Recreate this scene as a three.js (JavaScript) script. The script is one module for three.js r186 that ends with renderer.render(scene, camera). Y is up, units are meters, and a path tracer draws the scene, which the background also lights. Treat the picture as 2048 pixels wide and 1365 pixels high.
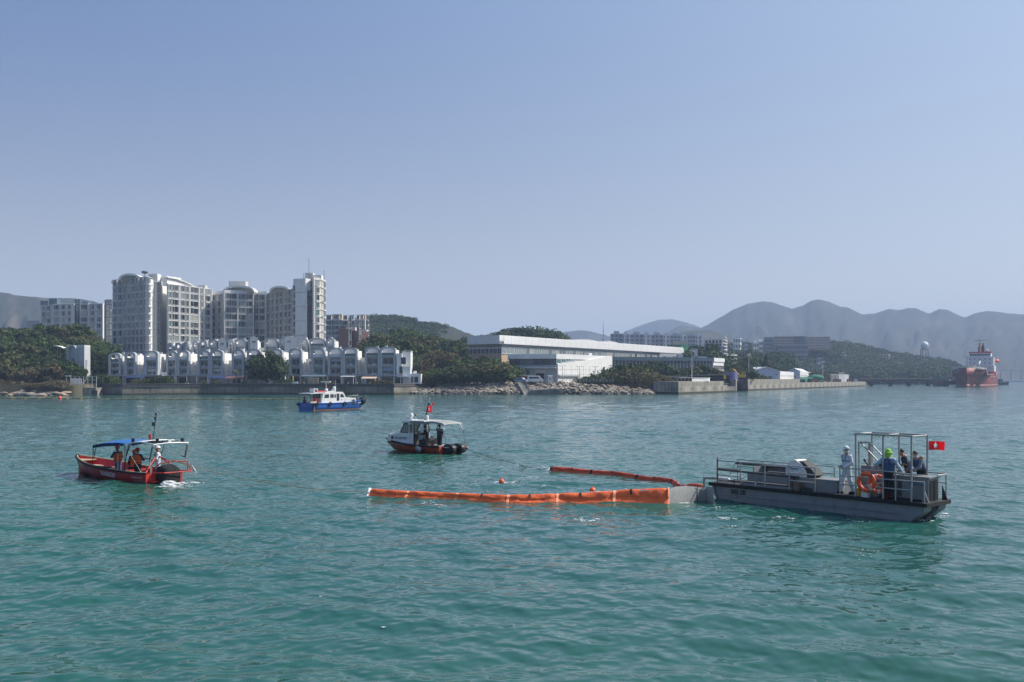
import * as THREE from 'three';
import { mergeGeometries } from 'three/addons/utils/BufferGeometryUtils.js';

// ---------- camera, sky, sun, exposure ----------
const FOC = 2000, CX = 1024, HY = 758, EYE = 4.77;
const scene = new THREE.Scene();
const camera = new THREE.PerspectiveCamera(2 * Math.atan(682.5 / FOC) * 180 / Math.PI, 2048 / 1365, 0.5, 40000);
camera.position.set(0, EYE, 0);
camera.setViewOffset(2048, 1365, 0, 682.5 - HY, 2048, 1365);   // a level camera with the lens shifted up
const renderer = new THREE.WebGLRenderer({ antialias: true });
renderer.setSize(1024, 682);
renderer.toneMapping = THREE.LinearToneMapping;
renderer.toneMappingExposure = 1.3;
renderer.shadowMap.enabled = true;
const SUN = new THREE.Vector3(0.70, 0.72, -0.19).normalize();
{
  const W = 1024, Hh = 512, d = new Float32Array(W * Hh * 4);
  const hor = [0.63, 0.64, 0.6], zen = [0.008, 0.092, 0.31];
  for (let j = 0; j < Hh; j++) {
    const el = ((j + 0.5) / Hh - 0.5) * Math.PI, y = Math.sin(el), deg = Math.max(0, el * 180 / Math.PI), w = Math.exp(-deg / 9.5), dim = 1 - 0.25 * Math.min(1, deg / 90);
    for (let i = 0; i < W; i++) {
      const a = ((i + 0.5) / W - 0.5) * 2 * Math.PI, c = Math.cos(el) * Math.cos(a) * SUN.x + y * SUN.y + Math.cos(el) * Math.sin(a) * SUN.z;
      const m = 0.62 * Math.pow((1 + c) / 2, 4), o = (j * W + i) * 4;
      for (let k = 0; k < 3; k++) d[o + k] = (zen[k] * (1 - w) + hor[k] * w) * dim + m * [0.86, 0.97, 1.0][k];
      d[o + 3] = 1;
    }
  }
  const sky = new THREE.DataTexture(d, W, Hh, THREE.RGBAFormat, THREE.FloatType);
  sky.mapping = THREE.EquirectangularReflectionMapping; sky.magFilter = THREE.LinearFilter; sky.needsUpdate = true;
  scene.background = sky; scene.environment = sky;
}
const sun = new THREE.DirectionalLight(new THREE.Color().setRGB(1, 0.93, 0.82), 4.6);
sun.name = 'sun'; sun.position.copy(SUN).multiplyScalar(900).add(new THREE.Vector3(0, 0, -250)); sun.target.position.set(0, 0, -250);
sun.castShadow = true; sun.shadow.mapSize.set(4096, 4096); sun.shadow.camera.left = sun.shadow.camera.bottom = -400; sun.shadow.camera.right = sun.shadow.camera.top = 400; sun.shadow.camera.far = 2000; sun.shadow.radius = 1;
scene.add(sun, sun.target);
scene.fog = new THREE.FogExp2(new THREE.Color().setRGB(0.55, 0.71, 1.0), 0.00027);

// ---------- helpers ----------
const V = (x, y, z) => new THREE.Vector3(x, y, z);
const rng = (s) => () => { s = (s + 0x6d2b79f5) | 0; let t = Math.imul(s ^ (s >>> 15), 1 | s); t = (t + Math.imul(t ^ (t >>> 7), 61 | t)) ^ t; return ((t ^ (t >>> 14)) >>> 0) / 4294967296; };
const R0 = rng(7), rr = (a, b, r = R0) => a + (b - a) * r();
const lerp = (a, b, t) => a + (b - a) * t, clamp = (x, a, b) => Math.min(b, Math.max(a, x)), sstep = (x, a, b) => { const t = clamp((x - a) / (b - a), 0, 1); return t * t * (3 - 2 * t); };
const interp = (pts, x) => { if (x <= pts[0][0]) return pts[0][1]; for (let i = 1; i < pts.length; i++) if (x <= pts[i][0]) return lerp(pts[i - 1][1], pts[i][1], (x - pts[i - 1][0]) / (pts[i][0] - pts[i - 1][0])); return pts[pts.length - 1][1]; };
const at = (u, v, D) => V((u - CX) / FOC * D, EYE - (v - HY) / FOC * D, -D);       // a point D metres off in the direction of the photo's pixel
const X = (u, D) => (u - CX) / FOC * D, Y = (v, D) => EYE - (v - HY) / FOC * D;
const hash = (x, y, s = 0) => { let h = Math.imul(x | 0, 374761393) + Math.imul(y | 0, 668265263) + Math.imul(s | 0, 1442695041); h = Math.imul(h ^ (h >>> 13), 1274126177); return ((h ^ (h >>> 16)) >>> 0) / 4294967296; };
function vnoise(x, y, s = 0, per = 0) {
  const xi = Math.floor(x), yi = Math.floor(y), fx = x - xi, fy = y - yi, a = fx * fx * (3 - 2 * fx), b = fy * fy * (3 - 2 * fy), m = (k) => per ? ((k % per) + per) % per : k;
  return lerp(lerp(hash(m(xi), m(yi), s), hash(m(xi + 1), m(yi), s), a), lerp(hash(m(xi), m(yi + 1), s), hash(m(xi + 1), m(yi + 1), s), a), b);
}
const fbm = (x, y, o = 4, s = 0, per = 0) => { let t = 0, a = 0.5, n = 0; for (let i = 0; i < o; i++) { t += a * vnoise(x, y, s + i, per); n += a; a *= 0.5; x *= 2; y *= 2; per *= 2; } return t / n; };
function tex(size, f, srgb = false) {
  const d = new Uint8Array(size * size * 4);
  for (let j = 0; j < size; j++) for (let i = 0; i < size; i++) { const c = f(i / size, j / size), o = (j * size + i) * 4; for (let k = 0; k < 3; k++) d[o + k] = clamp(Math.round(255 * (c.length ? c[k] : c)), 0, 255); d[o + 3] = 255; }
  const t = new THREE.DataTexture(d, size, size); t.wrapS = t.wrapT = THREE.RepeatWrapping; t.magFilter = THREE.LinearFilter; if (srgb) t.colorSpace = THREE.SRGBColorSpace; t.needsUpdate = true; return t;
}
const rep = (t, metres) => { const c = t.clone(); c.repeat.set(1 / metres, 1 / metres); c.needsUpdate = true; return c; };
const T = {
  grime: tex(256, (u, v) => { const s = fbm(u * 24, v * 3, 3, 5, 0), n = fbm(u * 8, v * 8, 4, 9, 8), k = fbm(u * 32, v * 4, 2, 11, 32); return 0.68 + 0.32 * clamp(0.5 * n + 0.4 * k + 0.25, 0, 1) - 0 * s; }),
  stain: tex(512, (u, v) => { const k = fbm(u * 40, v * 2, 3, 21, 40), n = fbm(u * 6, v * 6, 5, 22, 6), p = fbm(u * 24, v * 24, 3, 23, 24); const d = clamp(1.5 * k - 0.45, 0, 1); const b = 0.3 + 0.75 * n + 0.14 * p - 0.75 * d * d; return [b, b * 0.97, b * 0.92]; }),
  rough: tex(256, (u, v) => fbm(u * 12, v * 12, 5, 31, 12)),
  wear: tex(512, (u, v) => { const n = fbm(u * 10, v * 10, 5, 41, 10), k = fbm(u * 48, v * 6, 3, 43, 48), s = n > 0.62 ? (n - 0.62) * 1.5 : 0; const b = 0.9 - 0.3 * clamp(k - 0.45, 0, 1) - s * 0.6 + 0.1 * (n - 0.5); return [b, b * 0.98, b * 0.95]; }),
  fabric: tex(256, (u, v) => 0.5 + 0.25 * (fbm(u * 16, v * 16, 4, 51, 16) - 0.5) + 0.1 * Math.sin(u * 400)),
};
const mats = {};
function mat(name, rgb, rough = 0.7, o = {}) {
  const m = new THREE.MeshPhysicalMaterial({ roughness: rough, metalness: o.metal ?? 0, side: THREE.DoubleSide, ...(o.p || {}) });
  m.color.setRGB(rgb[0], rgb[1], rgb[2]); m.name = name;
  if (o.map) m.map = rep(o.map, o.m ?? 4);
  if (o.bump) { m.bumpMap = rep(T.rough, o.bm ?? 2); m.bumpScale = o.bump; }
  if (o.vc) m.vertexColors = true;
  mats[name] = m; return m;
}
// geometry makers
const bx = (w, h, d, x = 0, y = 0, z = 0, ry = 0, rx = 0, rz = 0) => { const g = new THREE.BoxGeometry(w, h, d); if (rx) g.rotateX(rx); if (rz) g.rotateZ(rz); if (ry) g.rotateY(ry); return g.translate(x, y, z); };
function bar(p, q, r, r2 = r, seg = 7) {
  const d = V(0, 0, 0).subVectors(q, p), l = d.length(), g = new THREE.CylinderGeometry(r2, r, l, seg); g.translate(0, l / 2, 0);
  return g.applyQuaternion(new THREE.Quaternion().setFromUnitVectors(V(0, 1, 0), d.normalize())).translate(p.x, p.y, p.z);
}
const tube = (pts, r, seg = 24, rs = 6, closed = false) => new THREE.TubeGeometry(new THREE.CatmullRomCurve3(pts, closed, 'centripetal'), seg, r, rs, closed);
const pipe = (pts, r) => pts.slice(1).map((q, i) => bar(pts[i], q, r)).concat(pts.slice(1, -1).map((p) => new THREE.SphereGeometry(r * 1.02, 7, 5).translate(p.x, p.y, p.z)));
const ball = (r, x, y, z, sx = 1, sy = 1, sz = 1, n = 14) => new THREE.SphereGeometry(r, n, Math.ceil(n * 0.7)).scale(sx, sy, sz).translate(x, y, z);
const cyl = (r, h, x, y, z, r2 = r, n = 14) => new THREE.CylinderGeometry(r2, r, h, n).translate(x, y + h / 2, z);
const lathe = (pts, n = 18) => new THREE.LatheGeometry(pts.map((p) => new THREE.Vector2(p[0], p[1])), n);
function prism(poly, y0, y1) {            // plan polygon [[x, z], ...] raised from y0 to y1
  const s = new THREE.Shape(poly.map((p) => new THREE.Vector2(p[0], -p[1])));
  return new THREE.ExtrudeGeometry(s, { depth: y1 - y0, bevelEnabled: false }).rotateX(-Math.PI / 2).translate(0, y0, 0);
}
function slab(poly, z0, z1, bevel = 0) {    // outline [[x, y], ...] in the xy plane, thick along z
  const s = new THREE.Shape(poly.map((p) => new THREE.Vector2(p[0], p[1])));
  return new THREE.ExtrudeGeometry(s, { depth: z1 - z0 - 2 * bevel, bevelEnabled: bevel > 0, bevelSize: bevel, bevelThickness: bevel, bevelSegments: 2 }).translate(0, 0, z0 + bevel);
}
function loft(rings, closed = true, caps = true) {   // rings of equal length, each an array of Vector3
  const n = rings[0].length, p = [], idx = [];
  for (const r of rings) for (const q of r) p.push(q.x, q.y, q.z);
  const e = closed ? n : n - 1;
  for (let i = 0; i < rings.length - 1; i++) for (let j = 0; j < e; j++) { const a = i * n + j, b = i * n + (j + 1) % n, c = a + n, d = b + n; idx.push(a, b, d, a, d, c); }
  if (caps && closed) for (const i of [0, rings.length - 1]) { const c = p.length / 3, m = V(0, 0, 0); rings[i].forEach((q) => m.add(q)); m.multiplyScalar(1 / n); p.push(m.x, m.y, m.z); for (let j = 0; j < n; j++) idx.push(c, i * n + j, i * n + (j + 1) % n); }
  const g = new THREE.BufferGeometry(); g.setAttribute('position', new THREE.Float32BufferAttribute(p, 3)); g.setIndex(idx); g.computeVertexNormals(); return g;
}
const flat = (g) => { const h = g.toNonIndexed(); h.computeVertexNormals(); return h; };
function prep(list) {
  list = list.flat(3).filter(Boolean).map((g) => {
    const h = g.index ? g.toNonIndexed() : g.clone();
    for (const k of Object.keys(h.attributes)) if (!['position', 'normal', 'color'].includes(k)) h.deleteAttribute(k);
    if (!h.attributes.normal) h.computeVertexNormals();
    return h;
  });
  const g = list.length > 1 ? mergeGeometries(list) : list[0], p = g.attributes.position, n = g.attributes.normal, uv = new Float32Array(p.count * 2);
  for (let i = 0; i < p.count; i += 3) {       // box mapping in metres
    let ax = 0, ay = 0, az = 0; for (let k = 0; k < 3; k++) { ax += n.getX(i + k); ay += n.getY(i + k); az += n.getZ(i + k); }
    ax = Math.abs(ax); ay = Math.abs(ay); az = Math.abs(az);
    for (let k = 0; k < 3; k++) { const j = i + k, x = p.getX(j), y = p.getY(j), z = p.getZ(j); uv[2 * j] = ax > ay && ax > az ? z : x; uv[2 * j + 1] = ay >= ax && ay >= az ? z : y; }
  }
  g.setAttribute('uv', new THREE.BufferAttribute(uv, 2)); return g;
}
const used = {};
const numbered = (n) => { const k = used[n] = (used[n] ?? -1) + 1; return k ? n + '_' + String(k).padStart(3, '0') : n; };
function mesh(name, geos, m, parent) {
  const o = new THREE.Mesh(Array.isArray(geos) ? prep(geos) : geos, m); o.name = numbered(name); o.castShadow = o.receiveShadow = true; (parent ?? scene).add(o); return o;
}
function thing(name, label, category, pos = V(0, 0, 0), ry = 0, group) {
  const o = new THREE.Group(); o.name = numbered(name); scene.add(o); o.position.copy(pos); o.rotation.y = ry; o.userData = { label, category }; if (group) o.userData.group = group; return o;
}
const tag = (o, label, category, group, kind) => { o.userData = { label }; if (category) o.userData.category = category; if (group) o.userData.group = group; if (kind) o.userData.kind = kind; return o; };
function copyOf(src, label, pos, ry = 0, s = 1) {
  const c = src.clone(); const rn = (o) => { o.name = numbered(o.name.replace(/_\d{3}$/, '')); o.children.forEach(rn); }; rn(c);
  c.userData = { ...src.userData, label }; c.position.copy(pos); c.rotation.y = ry; if (s !== 1) c.scale.setScalar(s); scene.add(c); return c;
}
// lettering on a panel: a canvas drawn once on a thin plate
function sign(name, w, h, draw, parent, px = 256) {
  const c = document.createElement('canvas'); c.width = px; c.height = Math.max(16, Math.round(px * h / w)); const g = c.getContext('2d'); draw(g, c.width, c.height);
  const t = new THREE.CanvasTexture(c); t.colorSpace = THREE.SRGBColorSpace;
  const m = new THREE.MeshPhysicalMaterial({ map: t, roughness: 0.6, side: THREE.DoubleSide, alphaTest: 0.4 });
  const o = new THREE.Mesh(new THREE.PlaneGeometry(w, h), m); o.name = numbered(name); o.castShadow = false; o.receiveShadow = true; parent.add(o); return o;
}
// ---------- materials (real base colours, linear) ----------
const M = {
  white: mat('white_render', [0.8, 0.79, 0.77], 0.75, { map: T.grime, m: 9 }), offwhite: mat('offwhite_render', [0.62, 0.6, 0.56], 0.8, { map: T.grime, m: 12 }),
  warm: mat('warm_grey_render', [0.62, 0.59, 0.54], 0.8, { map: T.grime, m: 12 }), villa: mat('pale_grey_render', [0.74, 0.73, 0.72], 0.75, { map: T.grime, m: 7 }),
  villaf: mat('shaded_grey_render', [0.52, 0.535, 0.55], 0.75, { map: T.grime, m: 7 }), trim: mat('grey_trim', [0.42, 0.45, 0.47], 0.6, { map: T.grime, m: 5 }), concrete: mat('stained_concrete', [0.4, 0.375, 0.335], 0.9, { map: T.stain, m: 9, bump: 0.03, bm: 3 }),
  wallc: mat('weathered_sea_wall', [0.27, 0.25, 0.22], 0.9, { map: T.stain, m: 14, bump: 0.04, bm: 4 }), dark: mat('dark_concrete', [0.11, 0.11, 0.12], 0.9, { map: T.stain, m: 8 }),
  tan: mat('tan_panel', [0.52, 0.38, 0.24], 0.8, { map: T.grime, m: 15 }), clad: mat('white_cladding', [0.78, 0.78, 0.77], 0.55, { map: T.grime, m: 14 }),
  frame: mat('pale_frame', [0.6, 0.6, 0.59], 0.5), dframe: mat('dark_frame', [0.07, 0.075, 0.08], 0.5), slate: mat('slate_blue_paint', [0.09, 0.15, 0.19], 0.7, { map: T.grime, m: 8 }),
  maroon: mat('purple_brown_tile', [0.17, 0.085, 0.08], 0.7, { map: T.grime, m: 8 }), peach: mat('peach_render', [0.6, 0.45, 0.35], 0.8, { map: T.grime, m: 8 }),
  panes: [mat('dark_glass', [0.02, 0.028, 0.035], 0.08), mat('teal_glass', [0.06, 0.13, 0.13], 0.1), mat('grey_glass', [0.09, 0.1, 0.105], 0.12), mat('curtained_glass', [0.33, 0.33, 0.3], 0.25), mat('pale_glass', [0.2, 0.25, 0.25], 0.15)],
  alu: mat('worn_aluminium', [0.25, 0.26, 0.275], 0.55, { metal: 0.15, map: T.wear, m: 1.6 }), aluh: mat('grey_hull_plate', [0.25, 0.272, 0.295], 0.6, { metal: 0.1, map: T.wear, m: 4.2, bump: 0.006, bm: 1.2 }),
  steel: mat('galvanised_steel', [0.45, 0.45, 0.44], 0.45, { metal: 0.4, map: T.wear, m: 0.7 }), rust: mat('rusty_steel', [0.2, 0.13, 0.1], 0.8, { map: T.wear, m: 0.5 }),
  rubber: mat('black_rubber', [0.011, 0.011, 0.012], 0.75), blackp: mat('black_paint', [0.01, 0.0105, 0.012], 0.5, { map: T.wear, m: 1 }), cloth: mat('black_cover_cloth', [0.009, 0.0095, 0.011], 0.9, { bump: 0.02, bm: 0.6 }),
  red: mat('red_hull_paint', [0.5, 0.035, 0.025], 0.38, { map: T.wear, m: 1.8, p: { clearcoat: 0.2, clearcoatRoughness: 0.3 } }), redb: mat('bright_red_paint', [0.62, 0.04, 0.03], 0.45, { map: T.wear, m: 1.2 }), dred: mat('orange_red_hull', [0.5, 0.085, 0.035], 0.42, { map: T.wear, m: 1.5 }),
  orange: mat('orange_boom_fabric', [0.98, 0.15, 0.028], 0.6, { map: T.grime, m: 1.7, bump: 0.02, bm: 0.35 }), dorange: mat('dark_orange_fabric', [0.72, 0.085, 0.025], 0.6, { map: T.wear, m: 0.9, bump: 0.02, bm: 0.35 }), buoy: mat('orange_plastic', [0.85, 0.12, 0.03], 0.4),
  vest: mat('orange_life_vest', [0.85, 0.16, 0.035], 0.75, { map: T.wear, m: 0.5, bump: 0.015, bm: 0.12 }), wfab: mat('grey_white_fabric', [0.36, 0.375, 0.375], 0.65, { map: T.wear, m: 0.8, bump: 0.01, bm: 0.4 }),
  wuni: mat('white_uniform', [0.68, 0.71, 0.76], 0.85, { bump: 0.012, bm: 0.12 }), navy: mat('navy_cloth', [0.035, 0.05, 0.09], 0.85, { bump: 0.012, bm: 0.12 }), bvest: mat('blue_vest_cloth', [0.05, 0.085, 0.17], 0.85, { bump: 0.012, bm: 0.12 }), lblue: mat('pale_blue_shirt', [0.42, 0.5, 0.62], 0.85, { bump: 0.012, bm: 0.12 }), dtrs: mat('dark_trousers', [0.02, 0.021, 0.027], 0.85, { bump: 0.012, bm: 0.12 }),
  greyc: mat('grey_shirt', [0.16, 0.17, 0.2], 0.85), skin: mat('skin', [0.36, 0.2, 0.13], 0.6), hair: mat('black_hair', [0.012, 0.011, 0.011], 0.6), lime: mat('lime_hat_cloth', [0.24, 0.5, 0.05], 0.8), mask: mat('pale_face_mask', [0.55, 0.68, 0.74], 0.8), helmet: mat('orange_helmet', [0.75, 0.14, 0.04], 0.4),
  gel: mat('white_gelcoat', [0.76, 0.77, 0.78], 0.3, { map: T.wear, m: 3, p: { clearcoat: 0.3, clearcoatRoughness: 0.2 } }), blue: mat('blue_hull_paint', [0.02, 0.12, 0.5], 0.4, { map: T.wear, m: 2.5 }), canvasb: mat('blue_canvas', [0.03, 0.16, 0.5], 0.75, { map: T.wear, m: 1 }), tide: mat('tide_stain', [0.075, 0.07, 0.05], 0.7, { map: T.stain, m: 6 }), navyc: mat('navy_canvas', [0.012, 0.035, 0.13], 0.8, { map: T.wear, m: 1 }), cream: mat('cream_deck', [0.5, 0.4, 0.27], 0.7, { map: T.wear, m: 1 }),
  clear: mat('clear_pane', [0.9, 0.95, 0.95], 0.03, { p: { transmission: 1, thickness: 0 } }), glassb: mat('tinted_glass', [0.03, 0.035, 0.04], 0.05), flag: mat('red_flag', [0.72, 0.02, 0.03], 0.8, { p: { side: THREE.DoubleSide } }), yellow: mat('yellow_paint', [0.75, 0.47, 0.03], 0.5, { map: T.wear, m: 1 }),
  ship: mat('ship_red_paint', [0.3, 0.03, 0.028], 0.5, { map: T.stain, m: 30 }), shipw: mat('ship_white_paint', [0.72, 0.7, 0.7], 0.5, { map: T.grime, m: 12 }), shipd: mat('ship_antifouling', [0.22, 0.03, 0.03], 0.6, { map: T.stain, m: 20 }), green: mat('green_net', [0.03, 0.26, 0.17], 0.85, { map: T.stain, m: 5 }), deckg: mat('dark_deck', [0.06, 0.06, 0.062], 0.8, { map: T.wear, m: 1 }), purple: mat('purple_container', [0.12, 0.1, 0.3], 0.6, { map: T.wear, m: 3 }), sblue: mat('pale_blue_sheet', [0.38, 0.46, 0.6], 0.55, { map: T.grime, m: 6 }),
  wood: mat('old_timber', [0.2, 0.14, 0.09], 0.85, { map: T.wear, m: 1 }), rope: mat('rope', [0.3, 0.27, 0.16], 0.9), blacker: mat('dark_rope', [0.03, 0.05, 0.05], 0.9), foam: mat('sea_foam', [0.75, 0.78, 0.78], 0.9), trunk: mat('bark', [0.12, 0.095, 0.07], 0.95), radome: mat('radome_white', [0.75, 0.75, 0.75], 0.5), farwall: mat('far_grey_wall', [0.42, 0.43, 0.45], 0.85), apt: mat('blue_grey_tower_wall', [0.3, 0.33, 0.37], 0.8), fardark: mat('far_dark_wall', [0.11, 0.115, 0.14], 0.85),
};
// ---------- sea ----------
let seaY;
const CALM = (x, z) => 0.35 + 0.7 * fbm(x / 46 + 3, z / 30, 3, 61) + 0.5 * fbm(x / 13, z / 9, 2, 67);
{
  const r = rng(11), K = 70, comp = [];
  for (let i = 0; i < K; i++) { const lam = 0.75 * Math.pow(18, i / (K - 1)) * rr(0.92, 1.08, r), a = Math.PI / 2 + 0.25 + rr(-1, 1, r) * rr(0.2, 1.25, r), k = 2 * Math.PI / lam; comp.push({ lam, kx: k * Math.cos(a), kz: k * Math.sin(a), s: WSLOPE(lam), k, p: rr(0, 6.28, r) }); }
  function WSLOPE(l) { return 0.0235 * Math.exp(-((Math.log(l / 1.5) / 0.95) ** 2)) + 0.004; }
  seaY = (x, z) => { const d = Math.hypot(x, z), cell = d * 0.0062, calm = CALM(x, z); let y = 0; for (const c of comp) { const f = sstep(c.lam / cell, 2.2, 5); if (f > 0) y += c.s * f * calm / c.k * Math.sin(c.kx * x + c.kz * z + c.p); } return y; };
  // columns of the fan are dense inside the view, wide elsewhere
  const cols = []; for (let a = -180; a < 180;) { cols.push(a * Math.PI / 180); a += Math.abs(a) < 33 ? 0.14 : 0.14 + (Math.abs(a) - 33) * 0.06; a = Math.round(a * 1000) / 1000; }
  const rows = [0.5]; for (let d = 4; d < 4400;) { rows.push(d); d *= d > 11 && d < 160 ? 1.0062 : d < 460 ? 1.0085 : 1.12; }
  const nc = cols.length, P = new Float32Array(nc * rows.length * 3), N = new Float32Array(P.length), U = new Float32Array(nc * rows.length * 2), idx = [], C = new Float32Array(P.length);
  rows.forEach((d, j) => {
    cols.forEach((a, i) => {
      const x = d * Math.sin(a), z = -d * Math.cos(a), o = (j * nc + i) * 3, cell = Math.max(d * 0.0062, Math.abs(a) < 0.58 ? d * 0.0025 : d * 0.02);
      let y = 0, sx = 0, sz = 0;
      if (d < 450) {
        const calm = CALM(x, z);
        for (const c of comp) { const f = sstep(c.lam / cell, 1.1, 3); if (f <= 0) continue; const q = c.kx * x + c.kz * z + c.p, s = c.s * f * calm, t = Math.sin(q); y += s / c.k * t; const g = s * Math.cos(q) * 1; sx += g * c.kx / c.k; sz += g * c.kz / c.k; }
      }
      P[o] = x; P[o + 1] = y; P[o + 2] = z; const l = Math.hypot(sx, 1, sz); N[o] = -sx / l; N[o + 1] = 1 / l; N[o + 2] = -sz / l;
      { const k = 0.8 + 0.4 * fbm(x / 40 + 7, z / 55, 3, 63), g = 0.92 + 0.16 * fbm(x / 25, z / 30 + 4, 2, 64); C[o] = k; C[o + 1] = k * g; C[o + 2] = k * (2 - g) * 0.99; }
      U[(j * nc + i) * 2] = x / 21; U[(j * nc + i) * 2 + 1] = z / 21;
    });
    if (j) for (let i = 0; i < nc; i++) { const a = (j - 1) * nc + i, b = (j - 1) * nc + (i + 1) % nc; idx.push(a, b, b + nc, a, b + nc, a + nc); }
  });
  const g = new THREE.BufferGeometry(); g.setAttribute('position', new THREE.BufferAttribute(P, 3)); g.setAttribute('normal', new THREE.BufferAttribute(N, 3)); g.setAttribute('uv', new THREE.BufferAttribute(U, 2)); g.setAttribute('color', new THREE.BufferAttribute(C, 3)); g.setIndex(idx);
  // short ripples as a tile of 21 m
  const S = 1024, hx = new Float32Array(S * S), hz = new Float32Array(S * S), sn = new Float32Array(4096).map((_, i) => Math.cos(i / 4096 * 2 * Math.PI));
  for (let k = 0; k < 110; k++) {
    const lam = 0.2 * Math.pow(5.5, Math.pow(r(), 0.8)), a = Math.PI / 2 + 0.2 + rr(-1.35, 1.35, r), nx = Math.round(21 / lam * Math.cos(a)), nz = Math.round(21 / lam * Math.sin(a)), l = Math.hypot(nx, nz) || 1, s = 0.0175, p = (r() * 4096) | 0;
    for (let j = 0; j < S; j++) for (let i = 0, b = nz * j * 4 + p; i < S; i++) { const c = sn[(nx * i * 4 + b) & 4095] * s; hx[j * S + i] += c * nx / l; hz[j * S + i] += c * nz / l; }
  }
  const d = new Uint8Array(S * S * 4);
  for (let i = 0; i < S * S; i++) { const l = Math.hypot(hx[i], hz[i], 1); d[i * 4] = 127.5 - 127.5 * hx[i] / l; d[i * 4 + 1] = 127.5 - 127.5 * hz[i] / l; d[i * 4 + 2] = 127.5 + 127.5 / l; d[i * 4 + 3] = 255; }
  const nt = new THREE.DataTexture(d, S, S); nt.wrapS = nt.wrapT = THREE.RepeatWrapping; nt.magFilter = THREE.LinearFilter; nt.needsUpdate = true;
  const m = new THREE.MeshPhysicalMaterial({ roughness: 0.07, ior: 1.333, vertexColors: true, normalMap: nt, normalScale: new THREE.Vector2(0.8, 0.8) }); m.color.setRGB(0.0175, 0.096, 0.074);
  const o = new THREE.Mesh(g, m); o.name = 'sea'; o.receiveShadow = true; o.userData = { label: 'green-blue choppy harbour water reaching to the shore', kind: 'structure' }; scene.add(o);
}
// ---------- land: one sheet behind the shore line, D metres off in the direction u ----------
const SHORE = [[-1600, 240], [-200, 272], [0, 283], [150, 287], [198, 301], [244, 292], [404, 305], [788, 303], [864, 330], [880, 315], [1300, 316], [1306, 322], [1357, 318], [1440, 350], [1470, 416], [1496, 406], [1600, 485], [1728, 650], [1745, 1300]];
function ground(x, z) {
  const D = -z; let y = x > 42 ? 2.3 : 3.1;
  y += 11 * sstep(D, 296, 372) * sstep(x / z, 0.402, 0.43);
  y += 5.5 * sstep(D, 334, 350) * sstep(-x, 20, 45) * sstep(x, -140, -120);
  y += 9 * sstep(D, 334, 452) * sstep(-x, -14, 8) * sstep(x, -66, -52) * (D < 600 ? 1 : 1);
  y += 9 * sstep(D, 420, 600) * sstep(-x, -30, 10);
  return y + 0.5 * (fbm(x / 9, z / 9, 3, 71) - 0.5) * sstep(D, 318, 340);
}
{
  const us = [], rows = 46, p = [], c = [], idx = []; for (let u = -1600; u <= 1745; u += u > -60 ? 8 : 60) us.push(u);
  us.forEach((u) => {
    const D0 = interp(SHORE, u);
    for (let j = -1; j < rows; j++) {
      const D = j < 0 ? D0 - 0.6 : D0 + (1320 - D0) * Math.pow(j / (rows - 1), 2), x = X(u, D), y = j < 0 ? -1.5 : ground(x, -D), n = fbm(x / 6, D / 6, 4, 77), e = fbm(x / 30, D / 30, 3, 78);
      p.push(x, y, -D); const g = 0.6 + 0.8 * n, b = clamp(e * 2 - 0.5, 0, 1); c.push(lerp(0.05, 0.13, b) * g, lerp(0.06, 0.105, b) * g, lerp(0.03, 0.07, b) * g);
    }
  });
  const R = rows + 1; for (let i = 0; i < us.length - 1; i++) for (let j = 0; j < R - 1; j++) { const a = i * R + j; idx.push(a, a + R, a + R + 1, a, a + R + 1, a + 1); }
  const g = new THREE.BufferGeometry(); g.setAttribute('position', new THREE.Float32BufferAttribute(p, 3)); g.setAttribute('color', new THREE.Float32BufferAttribute(c, 3)); g.setIndex(idx); g.computeVertexNormals();
  tag(mesh('ground', prep([g]), mat('earth_and_grass', [1, 1, 1], 0.95, { vc: true })), 'earth and grass of the shore behind the sea wall', null, null, 'structure');
}
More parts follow.
